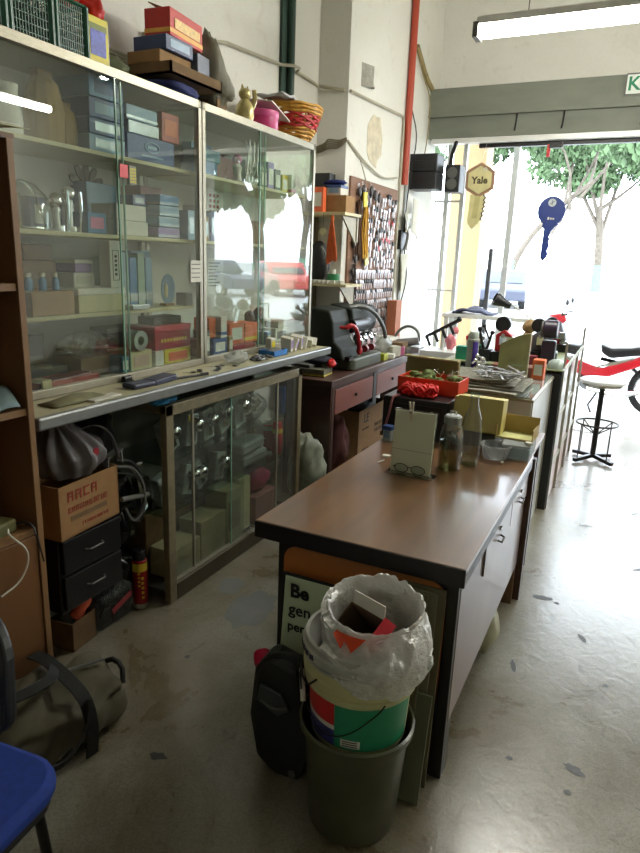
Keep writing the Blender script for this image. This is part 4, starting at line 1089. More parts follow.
G().ball((0, 0, .075), (.07, .12, .078), 9, .2).o('film', FILM, r, local=True, smooth=True)
g = G(); rr = random.Random(8)
for _ in range(12): g.box((rr.uniform(-.03, .03), rr.uniform(-.06, .06), rr.uniform(.04, .10)), (.03, .05, .02), rot(rr.random() * 3, rr.random() * 3, 0))
g.o('white_parts', WHITE, r, local=True)
def spray(name, label, c, r0, h, body, cap, band=None, group=None):
    r = new_root(name, label, 'can', c, 0, group)
    G().lathe([(0, 0), (r0 * .9, 0), (r0, .004), (r0, h * .82), (r0 * .6, h * .87), (0, h * .87)], n=20).o('body', body, r, smooth=True, local=True)
    G().lathe([(r0 * .82, h * .84), (r0 * .82, h * .98), (r0 * .7, h), (0, h)], n=20).o('cap', cap, r, smooth=True, local=True)
    if band: G().lathe([(r0 + .0006, h * .66), (r0 + .0006, h * .80)], n=20).o('label_band', band, r, smooth=True, local=True)
    return r
spray('aerosol_can', 'dark blue aerosol can at the right end of the upper shelf of the low cabinet', (-1.87, 3.33, .6745), .032, .2, BL2, BLACKP)
spray('aerosol_can', 'red and white can behind the other red can in the low cabinet', (-1.95, 3.33, .4245), .033, .2, RED, WHITE, WHITE)
spray('aerosol_can', 'red can with a yellow band at the right end of the low cabinet', (-1.87, 3.30, .4245), .033, .2, RED, RED, m('yellow_band', (210, 180, 50), .5))
for k, (z, lb) in enumerate(((.4245, 'pale grey rounded plastic case, lower of two on the middle shelf'), (.500, 'pale grey rounded plastic case, upper of two on the middle shelf'))):
    r = new_root('plastic_case', lb, 'case', (-1.93, 3.06 - .02 * k, z), .06 * k)
    G().box((0, 0, .035), (.11, .27, .068)).o('base', m('pale_grey_plastic', (136, 142, 138), .4, 0, .06, 20), r, local=True, bevel=.018)
    G().box((.0, 0, .046), (.116, .276, .004)).o('seam', GRY, r, local=True, bevel=.001)
for k, (y, tl, lb) in enumerate(((2.28, .25, 'chrome mortise lock nearest the frame on the middle shelf'), (2.42, -.3, 'chrome mortise lock second from the left on the middle shelf'), (2.56, .5, 'chrome mortise lock third from the left on the middle shelf'), (2.69, -.2, 'chrome mortise lock at the right of the group on the middle shelf'))):
    lockset(lb, y, .4245, tl, s=.95)
L1('lock_box', 'dark box lying on the middle shelf of the low cabinet behind the locks', 'box', (2.3, 2.72), (.4245, .47), GRY, x=-2.0, depth=.1)
L1('cardboard_box', 'dark brown carton at the back left of the low cabinet floor', 'box', (2.24, 2.6), (.0625, .36), CARDD, x=-1.99, depth=.12)
L1('cardboard_box', 'low cream carton at the front left of the low cabinet floor', 'box', (2.24, 2.46), (.0625, .21), m('aged_cream_card', (172, 162, 124), .8, 0, .1, 20), x=-1.83)
L1('cardboard_box', 'cream carton second from the left on the low cabinet floor', 'box', (2.48, 2.70), (.0625, .27), m('aged_cream_card'), x=-1.84)
L1('cardboard_box', 'tall cream carton with faint printed characters on the low cabinet floor', 'box', (2.71, 2.86), (.0625, .36), m('aged_cream_card'), x=-1.84, panel=m('faint_print', (128, 120, 90), .8, 0, .3, 60))
L1('cardboard_box', 'tall narrow cream carton right of the printed one on the low cabinet floor', 'box', (2.865, 2.98), (.0625, .38), CREAM, x=-1.86)
g = G().ball((-1.92, 3.13, .30 + .003), (.07, .12, .075), 8, .25)
g.one('pink_bag', m('pink_film', (176, 70, 100), .4, 0, .15, 20), 'pink plastic bundle on the dull red box in the low cabinet', 'bag', smooth=True)
L1('parts_box', 'dull pink box on the low cabinet floor under the pink bundle', 'box', (3.01, 3.25), (.0625, .228), m('dull_pink_box', (150, 100, 96), .7), x=-1.84)

# ================================================================== UNDER THE COUNTER, LEFT END
ch = new_root('drawer_chest', 'black two drawer chest on short legs under the left end of the counter', 'drawers', (-2.0, 1.76, 0))
BLK = m('black_lacquer', (16, 15, 16), .4, 0, .2, 12)
G().bx(-2.18, -1.86, 1.60, 1.93, .20, .52).o('body', BLK, ch, bevel=.004)
for z in (.215, .37):
    d = G().bx(-1.858, -1.843, 1.612, 1.918, z, z + .14).o('drawer', BLK, ch, bevel=.003)
    G().tube([(-1.843, 1.72, z + .07), (-1.826, 1.73, z + .07), (-1.826, 1.80, z + .07), (-1.843, 1.81, z + .07)], .004).o('handle', GRY, d)
for (x, y) in ((-2.16, 1.62), (-2.06, 1.62), (-2.16, 1.91), (-1.90, 1.91)): G().cyl((x, y, 0), (x, y, .2), .012, n=8).o('leg', BLK, ch)
CF = m('carton_front', (144, 108, 66), .85, 0, .1, 15)
cb = new_root('cardboard_box', 'open cardboard carton with red writing, standing on the black drawer chest', 'box', (-1.99, 1.75, .5205), .06)
def open_box(r, sx, sy, h, mat, t=.005, flaps=()):
    g = G().bx(-sx / 2, sx / 2, -sy / 2, sy / 2, 0, t)
    g.bx(sx / 2 - t, sx / 2, -sy / 2, sy / 2, 0, h); g.bx(-sx / 2, -sx / 2 + t, -sy / 2, sy / 2, 0, h)
    g.bx(-sx / 2, sx / 2, -sy / 2, -sy / 2 + t, 0, h); g.bx(-sx / 2, sx / 2, sy / 2 - t, sy / 2, 0, h)
    g.o('box_wall', mat, r, local=True)
open_box(cb, .30, .33, .215, CF)
g = G()
def scribble(g, x, y, z, w, h, rr):
    n = max(2, int(w / (h * .9)))
    for i in range(n):
        a = y + w * i / n; s = w / n * .72
        g.bx(x, x + .001, a, a + s * .25, z, z + h)
        if rr.random() < .7: g.bx(x, x + .001, a, a + s, z + h * .8, z + h)
        if rr.random() < .7: g.bx(x, x + .001, a, a + s, z + h * .42, z + h * .58)
        if rr.random() < .6: g.bx(x, x + .001, a + s * .75, a + s, z, z + h)
        if rr.random() < .5: g.bx(x, x + .001, a, a + s, z, z + h * .18)
rr = random.Random(31)
for a_ in ((-.12, .145, .17, .04), (-.12, .10, .22, .022), (-.05, .03, .15, .014)):
    g = G(); scribble(g, .1505, *a_, rr); g.o('red_writing', m('red_carton_print', (140, 52, 34), .8), cb, local=True)
G().bx(.1505, .1515, -.11, .09, .065, .085).o('faint_line', CARDD, cb, local=True)
PG = m('grey_bag_cloth', (104, 100, 100), .5, 0, .15, 15)
r = new_root('grey_carrier_bag', 'bulging grey carrier bag with a small red emblem on top of the carton', 'bag', (-1.97, 1.77, .735))
def pleats(u, v):
    a = 2 * PI * u
    prof = (.105, .135, .140, .125, .085, .045, .055)
    k = min(v, .9999) * 6; n_ = int(k); q = prof[n_] + (prof[n_ + 1] - prof[n_]) * (k - n_)
    q *= 1 + (.05 + .22 * v) * math.sin(11 * a + 2.5 * v) + .10 * noise.noise(Vector((math.cos(a) * 2, math.sin(a) * 2, v * 3)))
    return (.01 + q * math.cos(a) * .95, -.01 + q * math.sin(a) * 1.05 - .05 * v * v, max(.0, .23 * v ** .9 + .012 * math.sin(5 * a) * v))
g = G().grid(pleats, 89, 22); g.soft = True
g.o('bag_body', PG, r, local=True, smooth=True)
G().ribbon([(.05, .02, .17), (.09, .08, .19), (.12, .13, .14), (.13, .15, .04)], (1, -.5, .3), .03, .004).o('handle', PG, r, local=True, smooth=True)
G().lathe([(0, 0), (.016, 0), (.016, .002), (0, .002)], (.146, .015, .10), 14, rot(0, PI / 2 - .15, .1)).o('red_emblem', REDB, r, local=True)
g = G().ball((-2.08, 1.63, .80), (.09, .07, .07), 8, .3)
g.one('cloth_bundle', m('grey_green_cloth', (92, 92, 80), .9, 0, .15, 15), 'greyish cloth stuffed at the back left of the open carton', 'cloth', smooth=True)
r = new_root('metal_bracket', 'pale metal bracket sticking out of the carton at its right corner', 'bracket', (-1.87, 1.90, .737))
g = G().box((0, .02, .045), (.035, .09, .006), rot(.25, 0, 0)); g.box((.0, .06, .025), (.03, .006, .055), rot(.1, 0, 0)); g.box((0, -.02, .018), (.03, .006, .036))
g.o('bent_plate', m('dull_steel', (150, 150, 150), .4, .6, .1, 20), r, local=True)
# cables, black wrapped goods between chest and glass cabinet
FB = m('glossy_black_film', (14, 15, 16), .18, 0, .3, 10, bump=.6)
g = G().ball((-1.99, 2.03, .55), (.09, .09, .10), 10, .3); g.ball((-2.0, 2.03, .38), (.10, .09, .12), 10, .25); g.ball((-2.0, 2.02, .19), (.1, .08, .10), 10, .2); g.ball((-2.02, 2.0, .07), (.1, .07, .07), 8, .2)
g.one('film_wrapped_stack', FB, 'pile of glossy black plastic wrapped goods between the drawer chest and the low glass cabinet', 'bag', smooth=True)
g = G().ball((-2.1, 2.05, .80), (.10, .08, .15), 9, .35)
g.one('black_bag', m('matte_black_bag', (22, 22, 22), .6, 0, .2, 10), 'black bag stuffed at the back under the counter above the black wrapped pile', 'bag', smooth=True)
r = new_root('cable_coil', 'coils of grey and black cable hanging beside the carton', 'cable', (-1.87, 2.0, .52))
for k, (mt_, dd) in enumerate(((GRY, 0), (BLACKP, .03), (BLACKP, -.03))):
    G().tube([(-.0, -.06, .2 + dd), (.03, .02, .18 + dd), (.04, .07, .06), (.03, .05, -.05 + dd), (.02, .0, -.07), (0, -.02, .0)], .007 - .001 * k, 6, 2).o('cable', mt_, r, local=True, smooth=True)
G().cyl((.01, -.05, .05), (.035, .09, .035), .012, n=8).o('grey_rod', GRY, r, local=True, smooth=True)
rr = random.Random(14)
r = new_root('chrome_fitting', 'shiny chrome fitting among the black wrapped goods', 'fitting', (-1.885, 2.09, .46))
g = G().box((0, 0, .09), (.03, .045, .18), rot(.25, 0, .2)); g.cyl((.01, .01, .16), (.04, .0, .16), .018); g.ball((.02, -.02, .24), (.015, .02, .015), 6)
g.o('plate', CHROME, r, local=True)
spray('spray_can', 'tall red spray can with a yellow band on the floor by the glass cabinet', (-1.88, 2.065, 0), .034, .285, m('red_can_paint', (150, 22, 22), .35, .2, .06, 20), BLACKP, m('yellow_band'))
rb = [o for o in COL.objects if o.get('label', '').startswith('tall red spray can')][0]
G().lathe([(.0348, .004), (.0348, .026)], n=20).o('bottom_band', m('silver_band', (170, 170, 160), .4, .4), rb, local=True, smooth=True)
g = G()
for k in range(5): g.box((.0352 * math.cos(-.5), .0352 * math.sin(-.5), .06 + .024 * k), (.002, .012, .012), rot(0, 0, -.5))
for k in range(4): g.box((.0352 * math.cos(-.95), .0352 * math.sin(-.95), .12 + .02 * k), (.002, .010, .008), rot(0, 0, -.95))
g.o('printed_marks', m('yellow_band'), rb, local=True)
# small carton, bottle and orange thing
r = new_root('cardboard_box', 'small worn cardboard carton on the floor holding a white capped bottle', 'box', (-1.935, 1.715, 0), .10)
open_box(r, .12, .14, .125, CARDD)
r = new_root('plastic_bottle', 'plastic bottle with a white screw cap leaning in the small carton', 'bottle', (-1.93, 1.688, .0055), 0)
R3 = rot(0, .12, 0)
G().lathe([(0, 0), (.03, 0), (.032, .01), (.032, .12), (.018, .15), (.018, .165)], n=18).o('body', plastic_film('grey_bottle', (140, 150, 140), .6, .2), r, local=True, smooth=True)
G().cyl((0, 0, .16), (.0, 0, .195), .024, n=16).o('screw_cap', WHITE, r, local=True, bevel=.004)
g = G(); g.tube([(-1.905, 1.70, .13), (-1.885, 1.725, .175), (-1.895, 1.765, .18), (-1.945, 1.77, .13), (-1.95, 1.765, .06)], [.026, .018], 10, 2)
g.one('orange_foam_tube', m('orange_foam', (196, 84, 54), .7, 0, .1, 20), 'curved orange red foam tube sticking out of the small carton', 'tube', smooth=True)
r = new_root('clear_tool_pack', 'clear blister bag with a red label on the floor under the black drawer chest', 'packet', (-1.90, 1.90, 0))
G().box((0, .0, .085), (.07, .20, .165), rot(.0, .12, 0)).o('film', plastic_film('dark_clear_film', (90, 96, 92), .45, .12), r, local=True, bevel=.02)
G().box((.045, .02, .10), (.002, .12, .03), rot(.35, .1, 0)).o('red_label', REDB, r, local=True)
g = G(); rr = random.Random(6)
for _ in range(9): g.tube([(rr.uniform(-.02, .02), rr.uniform(-.08, .08), rr.uniform(.03, .14)), (rr.uniform(-.02, .02), rr.uniform(-.08, .08), rr.uniform(.03, .14)), (rr.uniform(-.02, .02), rr.uniform(-.08, .08), rr.uniform(.03, .14))], .008, 6, 1)
g.o('black_tools', BLACKP, r, local=True, smooth=True)

# duffel bag
OLV = m('olive_canvas', (84, 78, 60), .9, 0, .12, 20, bump=.3)
db = new_root('duffel_bag', 'dark olive canvas duffel bag with black straps lying on the floor', 'bag', (-1.555, 1.14, 0), math.radians(83))
def sgn(a, p): return math.copysign(abs(a) ** p, a)
def duf(u, v):
    L = .36; a = 2 * PI * v
    x = -L + 2 * L * u
    e = max(.02, (1 - abs(2 * u - 1) ** 7)) ** .5
    f = .85 + .15 * e
    lean = .5 + .5 * math.cos(a)
    hy = .118; hz = .115 * (1 - .22 * max(0, u - .6) / .4)
    fold = .012 * math.sin(11 * u + 3 * math.sin(a)) + .010 * math.sin(23 * u + 5 * a) + .02 * noise.noise(Vector((x * 7, math.cos(a) * 2, math.sin(a) * 2)))
    y = (hy + fold) * sgn(math.cos(a), .62) * f * (e ** .25)
    z = hz * .98 + (hz + fold * (math.sin(a) > -.3)) * sgn(math.sin(a), .62) * (e ** .35) + .05 * (y / hy) * (math.sin(a) > 0) * math.sin(a)
    return (x + .01 * math.sin(a * 2), y, max(.002, z))
g = G().grid(duf, 44, 49)
n0 = len(g.v); g.add([], [])
for (r0, uu) in ((0, 0.0), (1, 1.0)):
    ring = [duf(uu, j / 48) for j in range(48)]
    g.add(ring, [tuple(range(48))])
g.o('bag_body', OLV, db, local=True, smooth=True)
g = G()
for x in (-.15, .15):
    g.ribbon([(x, -.150, .005), (x + .004, -.158, .10), (x, -.140, .212), (x, -.04, .252), (x, .07, .275), (x, .14, .26)], (1, 0, 0), .045, .005)
g.ribbon([(-.15, -.13, .225), (-.11, -.185, .16), (.0, -.20, .08), (.11, -.185, .13), (.15, -.15, .215)], (0, -.5, 1), .035, .005)
g.ribbon([(-.15, .03, .265), (-.06, -.05, .29), (.08, -.07, .29), (.15, .02, .265)], (0, 1, .3), .035, .005)
g.o('strap', m('black_webbing', (24, 24, 22), .8, 0, .1, 40), db, local=True, smooth=True)
G().tube([(-.32, .02, .235), (-.1, .0, .262), (.12, .0, .258), (.33, 0, .20)], .005, 5, 1).o('zip', GRY, db, local=True)
G().tube([(.35, -.07, .12), (.375, -.04, .17), (.375, .03, .17), (.35, .06, .12)], .010, 6, 1).o('end_handle', m('black_webbing'), db, local=True, smooth=True)

# blue chair
BLUE = m('blue_seat_fabric', (16, 48, 130), .85, 0, .12, 60)
cr = new_root('office_chair', 'blue upholstered stacking chair cut by the left edge, black back towards the shelf', 'chair', (-1.215, .615, 0), .0)
def rrect(hx, hy, r, n=6):
    P = []
    for (cx, cy, a0) in ((hx - r, hy - r, 0), (-hx + r, hy - r, PI / 2), (-hx + r, -hy + r, PI), (hx - r, -hy + r, 1.5 * PI)):
        for k in range(n + 1):
            a = a0 + PI / 2 * k / n; P.append((cx + r * math.cos(a), cy + r * math.sin(a)))
    return P
Rz = rot(0, 0, math.radians(6))
g = G().prism(rrect(.235, .225, .09), .415, .465, 'z'); g.v = [tuple(Rz @ Vector(v)) for v in g.v]
g.o('seat', BLUE, cr, local=True, bevel=.018, smooth=True)
g = G().prism(rrect(.225, .215, .085), .395, .416, 'z'); g.v = [tuple(Rz @ Vector(v)) for v in g.v]; g.o('seat_shell', BLACKP, cr, local=True, bevel=.004)
for (x, y) in ((.17, .17), (.17, -.17), (-.17, .17), (-.17, -.17)):
    g = G().cyl((x, y, .40), (x * 1.15, y * 1.15, 0), .0125, n=10); g.v = [tuple(Rz @ Vector(v)) for v in g.v]
    g.o('leg', BLACKM, cr, local=True, smooth=True)
g = G()
BP = rrect(.205, .15, .10)
vs = []; nB = len(BP)
for off in (0, .03):
    for (a, b) in BP:
        vs.append((-.165 + a * .97, .265 + off + .9 * a * a * -1.0 + .05 * b, .60 + b))
g.add(vs, [tuple(range(nB - 1, -1, -1)), tuple(range(nB, 2 * nB))] + [(i, (i + 1) % nB, nB + (i + 1) % nB, nB + i) for i in range(nB)])
g.o('backrest', m('grey_black_plastic', (34, 36, 38), .45, 0, .1, 20), cr, local=True, bevel=.008)
g = G()
for x in (-.28, -.06): g.tube([(x, .16, .405), (x, .25, .41), (x, .285, .48), (x, .275, .58)], .011, 6, 2)
g.o('back_support', BLACKM, cr, local=True, smooth=True)

# ================================================================== PILLAR, KEY BOARD, KEY DESK
# shelf on the near face of the pillar
sh = new_root('wall_shelf', 'narrow cream two board shelf on the near face of the wall pillar', 'shelf', (-2.13, 4.45, 1.40))
G().bx(-2.30, -1.93, 4.30, 4.595, 1.895, 1.915).o('upper_board', SHELFM, sh)
G().bx(-2.30, -1.90, 4.30, 4.595, 1.40, 1.418).o('lower_board', SHELFM, sh)
g = G(); g.bx(-2.30, -2.28, 4.57, 4.597, 1.2, 1.9); g.bx(-1.97, -1.95, 4.575, 4.597, 1.72, 1.9); g.prism([(4.32, 1.89), (4.58, 1.89), (4.58, 1.70)], -1.968, -1.956, 'x')
g.prism([(4.32, 1.40), (4.58, 1.40), (4.58, 1.22)], -1.968, -1.956, 'x')
g.o('bracket', ALUD, sh)
carton('phone_box', 'upright orange and white packet at the left of the upper wall shelf', 'box', (-2.17, 4.36, 1.9155), (.10, .05, .17), m('light_orange_box', (222, 104, 60), .5, 0, .06, 20), panel=WHITE, pface='-y')
carton('parts_box', 'black box behind the orange packet on the upper wall shelf', 'box', (-2.20, 4.52, 1.9155), (.12, .1, .28), BLACKP)
carton('parts_box', 'tan curved carton on the upper wall shelf, right of the orange packet', 'box', (-2.05, 4.48, 1.9155), (.16, .16, .12), CARD)
carton('parts_box', 'white box with a blue lid on the tan carton of the wall shelf', 'box', (-2.08, 4.48, 2.0365), (.11, .12, .07), WHITE, lid=BL2, panel=BL3, pface='-y')
g = G().ball((-2.10, 4.48, 2.128), (.09, .07, .02), 7, .3)
g.one('blue_cloth', m('navy_blue_cloth'), 'dark blue cloth on the white box of the wall shelf', 'cloth', smooth=True)
r = new_root('orange_twine', 'hank of orange twine hanging under the upper wall shelf', 'twine', (-2.02, 4.29, 1.55))
g = G(); rr = random.Random(3)
for k in range(9): g.tube([(rr.uniform(-.008, .008), 0, .34), (-.03 + .008 * k, rr.uniform(-.01, .01), .16), (-.035 + .010 * k, 0, rr.uniform(0, .04))], .005, 5, 1)
g.cyl((0, 0, .31), (0, 0, .33), .013)
g.o('strands', m('orange_twine', (200, 96, 46), .8, 0, .2, 40), r, local=True)
r = new_root('hanging_tag', 'small square cream tag hanging from the upper wall shelf on a string', 'tag', (-2.09, 4.29, 1.745))
G().cyl((0, 0, .06), (0, 0, .165), .0015, n=5).o('string', INK, r, local=True)
G().box((0, 0, .035), (.05, .003, .05), rot(0, PI / 4, 0)).o('tag', YB if False else CREAM, r, local=True)
r = new_root('black_bag', 'black bag with a strap standing on the lower wall shelf', 'bag', (-2.18, 4.42, 1.4185))
G().ball((0, 0, .15), (.09, .07, .15), 10, .1).o('bag_body', m('matte_black_bag'), r, local=True, smooth=True)
G().tube([(.05, -.07, .26), (.10, -.08, .2), (.11, -.08, .06), (.09, -.07, .01)], .009, 6, 1).o('strap', GRY, r, local=True, smooth=True)
r = new_root('green_wire_roll', 'small roll of green wire on the lower wall shelf', 'wire', (-2.04, 4.38, 1.4185))
G().lathe([(.03, 0), (.05, 0), (.05, .07), (.03, .07), (.03, 0)], n=14).o('roll', m('green_wire', (30, 110, 64), .5, 0, .2, 30), r, local=True, smooth=True)
G().cyl((0, 0, 0), (0, 0, .10), .02).o('spool', WHITE, r, local=True)
g = G(); rr = random.Random(5)
for k in range(9): g.box((-2.22 + .035 * k, 4.315, 1.4195 + .012), (.028, .02, .024), rot(0, 0, rr.random()))
g.one('white_tag_row', WHITE, 'row of small white tags along the front of the lower wall shelf', 'tags')
g = G()
for k in range(5): g.tube([(-2.31, 4.58, 2.35 + .01 * k), (-2.27 + .01 * k, 4.585 - .006 * k, 2.36 + .012 * k), (-2.20, 4.56 - .006 * k, 2.38 + .014 * k), (-2.12, 4.57, 2.375 + .012 * k), (-2.07, 4.585, 2.43 + .004 * k)], .006, 5, 2)
g.one('cable_bundle', m('dusty_cable', (112, 106, 86), .8, 0, .2, 30), 'dusty bundle of cables at the pillar corner above the wall shelf', 'cable', smooth=True)

# key board on the pillar side
kb = new_root('key_board', 'brown board on the pillar covered with rows of hanging keys', 'key board', (-2.07, 5.22, .98))
G().bx(-2.078, -2.062, 4.68, 5.72, .98, 2.20).o('board', m('brown_board', (124, 90, 68), .7, 0, .15, 8), kb)
rows = [1.505 - .083 * k for k in range(7)]
for z in rows:
    G().bx(-2.062, -2.057, 4.74, 5.70, z - .008, z + .006).o('hook_strip', m('pale_strip', (176, 160, 158), .6, 0, .1, 20), kb)
KC = [m('nickel_key', (196, 190, 190), .42, .6, .3, 60), m('brass_key', (150, 128, 86), .42, .75, .2, 40), m('dark_key_head', (34, 34, 36), .5, 0, .1, 30), m('red_key_head', (180, 30, 36), .45, 0, .1, 30)]
protos = []
rr = random.Random(41)
def key_bundle(nm, kind, s, n, head=None, label='', grp=''):
    r = new_root(nm, label, 'key', (0, 0, 0), 0, grp)
    g = G()
    for i in range(n):
        R3 = rot(0, 0, 0) @ Matrix(((0, 0, 1), (0, 1, 0), (-1, 0, 0))).to_3x3()   # blade hangs down in the YZ plane
        R4 = rot(rr.uniform(-.28, .28), 0, 0) @ R3
        # blade along -x maps to -z
        key_mesh(g, (.006 + .006 * i, rr.uniform(-.004, .004), 0), Matrix(((0, 0, 1), (0, 1, 0), (1, 0, 0))).to_3x3() if False else rot(rr.uniform(-.25, .25), 0, 0) @ Matrix(((0, 0, 1), (0, -1, 0), (1, 0, 0))).to_3x3(), s=s)
    g.o('blade', KC[kind], r, local=True)
    if head is not None:
        g = G()
        for i in range(n): g.ball((.007 + .006 * i, 0, .004), (.005, .015 * s, .017 * s), 6)
        g.o('key_head', KC[head], r, local=True, smooth=True)
    return r
LB = {0: 'bunch of plain nickel key blanks hanging in the lower rows of the key board', 1: '', 2: 'bunch of dark headed keys hanging in the lower rows of the key board', 3: 'large nickel key hanging in the crowded upper part of the key board', 4: 'large black headed car key hanging in the upper part of the key board', 5: 'red headed key hanging in the upper part of the key board'}
P = {}
def put_key(t, loc):
    if t not in P:
        o = key_bundle('key_blank', (0, 1, 0, 0, 0, 0)[t], (1.15, 1.0, 1.1, 1.3, 1.3, 1.4)[t], (3, 2, 2, 3, 2, 2)[t], {2: 2, 4: 2, 5: 3}.get(t), LB[t], LB[t])
        o.location = loc; XF[o.name] = Matrix.Translation(Vector(loc)); P[t] = o
    else: dup(P[t], loc)
for z in rows:
    for k in range(19):
        y = 4.765 + .050 * k + rr.uniform(-.008, .008)
        put_key(rr.choice([0, 0, 0, 0, 2, 2, 2]), (-2.056, y, z + rr.uniform(-.004, .004)))
for j, z in enumerate((2.10, 2.01, 1.92, 1.83, 1.75, 1.67, 1.59)):
    for k in range(11):
        y = 4.98 + .066 * k + rr.uniform(-.02, .02) - .02 * (j % 2)
        t = rr.choice([3, 3, 4, 4])
        if (j, k) in ((2, 8), (2, 9), (4, 6), (4, 7), (5, 5), (4, 8)): t = 5
        put_key(t, (-2.056, y, z + rr.uniform(-.02, .02)))
# dark fobs and pouches on the board top
rr = random.Random(77)
fob = None
for (y, z) in ((4.80, 2.10), (4.88, 2.12), (4.95, 2.08), (5.04, 2.13), (5.13, 2.10), (4.84, 2.0), (5.22, 2.09), (4.74, 1.72), (4.78, 1.60), (4.74, 1.50)):
    if fob is None:
        fob = new_root('leather_fob', 'dark leather key fob hanging at the upper left of the key board', 'key fob', (-2.05, y, z), 0, 'dark fobs on the key board')
        G().ball((.012, 0, 0), (.012, .026, .04), 8).o('fob_body', m('dark_leather', (40, 32, 28), .5, 0, .2, 20), fob, local=True, smooth=True)
        G().lathe([(.008, -.001), (.012, -.001), (.012, .001), (.008, .001), (.008, -.001)], (.0, 0, .048), 12, rot(0, PI / 2, 0)).o('ring', STEEL, fob, local=True)
    else: dup(fob, (-2.05, y, z))
def strip(label, y, z0, z1, mat, w=.07):
    r = new_root('lanyard', label, 'lanyard', (-2.045, y, z0))
    n = 14
    g = G()
    for i in range(n):
        a = rr.uniform(-w / 2, w / 2)
        g.tube([(rr.uniform(0, .02), a * .4, z1 - z0), (rr.uniform(0, .03), a, (z1 - z0) * .6), (rr.uniform(0, .03), a + rr.uniform(-.01, .01), (z1 - z0) * rr.uniform(0, .12))], .0055, 5, 1)
    g.o('cords', mat, r, local=True, smooth=True)
    return r
strip('long mustard yellow bundle of cords hanging at the left of the key board', 4.93, 1.60, 2.0, m('mustard_cord', (190, 142, 38), .7, 0, .25, 30), .10)
strip('long dark brown bundle of cords at the left edge of the key board', 4.80, 1.58, 2.04, m('brown_cord', (78, 52, 34), .8, 0, .25, 30), .06)
strip('dark hanging bundle of straps at the lower left of the key board', 4.755, 1.26, 1.56, m('dark_cord', (46, 36, 32), .8, 0, .3, 30), .05)
G().box((-2.03, 4.90, 2.05), (.01, .09, .11), rot(.1, 0, .1)).one('yellow_card', m('yellow_card', (214, 196, 50), .6, 0, .05, 10), 'yellow card at the top of the mustard cords on the key board', 'card')
G().box((-2.03, 4.985, 1.60), (.008, .09, .09), rot(.2, 0, .1)).one('yellow_card', m('pale_yellow_card', (206, 204, 130), .6, 0, .05, 10), 'pale yellow card at the bottom of the mustard cords on the key board', 'card')

# marks, pipes and boxes on the wall
G().cyl((-2.045, 5.83, 2.26), (-2.045, 5.83, 4.3), .030, n=16).one('red_pipe', m('red_oxide_pipe', (168, 66, 44), .5, 0, .08, 4), 'red oxide painted pipe running up the wall to the ceiling', 'pipe', smooth=True)
g = G().cyl((-2.29, 4.12, 2.62), (-2.29, 4.12, 4.3), .028, n=14)
g.bx(-2.318, -2.30, 4.02, 4.08, 2.62, 4.3)
g.one('green_pipe', m('dark_green_pipe', (34, 62, 50), .5, 0, .1, 4), 'dark green pipe on the wall behind the wicker basket, running to the ceiling', 'pipe', smooth=True)
CON = m('conduit_plastic', (166, 160, 140), .6, 0, .1, 10)
G().tube([(-2.305, 2.7, 2.60), (-2.305, 3.4, 2.755), (-2.305, 4.02, 2.80), (-2.245, 4.08, 2.805), (-2.245, 4.16, 2.808), (-2.305, 4.24, 2.81), (-2.305, 4.57, 2.80), (-2.10, 4.585, 2.76)], .011, 6).one('electric_conduit', CON, 'thin pale conduit rising along the wall above the display cabinets to the pillar', 'conduit', smooth=True)
G().tube([(-2.066, 4.61, 2.76), (-2.066, 5.1, 2.78), (-2.066, 5.74, 2.81), (-2.066, 5.77, 2.76), (-2.066, 5.77, 1.02)], .011, 6).one('electric_conduit', CON, 'thin pale conduit crossing the pillar and dropping beside the key board', 'conduit', smooth=True)
g = G().tube([(-2.068, 4.60, 2.43), (-2.06, 4.9, 2.33), (-2.06, 5.3, 2.25), (-2.06, 5.66, 2.30)], .008, 6, 2)
g.tube([(-2.06, 4.8, 2.36), (-2.04, 4.86, 2.25), (-2.05, 4.95, 2.18)], .005, 5, 2)
g.one('wall_cable', CON, 'drooping cable along the pillar just above the key board', 'cable', smooth=True)
g = G().tube([(-2.06, 5.98, 3.42), (-2.06, 6.3, 3.24), (-2.06, 6.49, 3.19)], .022, 6, 1)
g.tube([(-2.05, 5.98, 3.36), (-2.05, 6.2, 3.20), (-2.05, 6.45, 3.10), (-2.05, 6.42, 2.7), (-2.05, 6.3, 2.45)], .006, 5, 2)
g.one('cable_bundle', m('tan_cable', (140, 124, 84), .7, 0, .2, 20), 'tan cable bundle slanting down from the red pipe to the shutter box', 'cable', smooth=True)
g = G().tube([(-2.06, 5.95, 2.9), (-2.04, 6.1, 2.7), (-2.05, 6.0, 2.4), (-2.05, 5.92, 2.0), (-2.05, 5.95, 1.7), (-2.03, 6.05, 1.45), (-2.05, 5.95, 1.2)], .006, 5, 2)
g.one('thin_cable', BLACKP, 'thin dark cable wandering down the wall right of the red pipe', 'cable', smooth=True)
g = G(); g.bx(-2.079, -2.062, 5.92, 5.975, 1.0, 2.3)
g.one('cable_trunking', m('grey_trunking', (132, 134, 128), .5, 0, .1, 10), 'vertical grey cable trunking between the red pipe and the shop front', 'trunking')
# peeling paper on the pillar
g = G().grid(lambda u, v: (-2.078 + .05 * v * v * math.sin(PI * u), 4.82 + .24 * u, 3.0 - .16 * v + .03 * u), 8, 8)
g.one('wall_notice', m('greyed_paper', (150, 148, 138), .8, 0, .2, 30), 'small curling grey notice stuck high on the pillar', 'paper', solid=.002)
g = G(); rr = random.Random(19)
pts = [(5.0 + .3 * (.5 + .5 * math.cos(t)) + rr.uniform(-.03, .03), 2.52 + .2 * math.sin(t) + rr.uniform(-.03, .03)) for t in [2 * PI * k / 14 for k in range(14)]]
g.prism(pts, -2.08, -2.0765, 'x')
g.one('paper_remnant', m('stained_plaster', (198, 188, 164), .85, 0, .2, 14), 'torn stained paper patch on the pillar above the key board', 'paper')
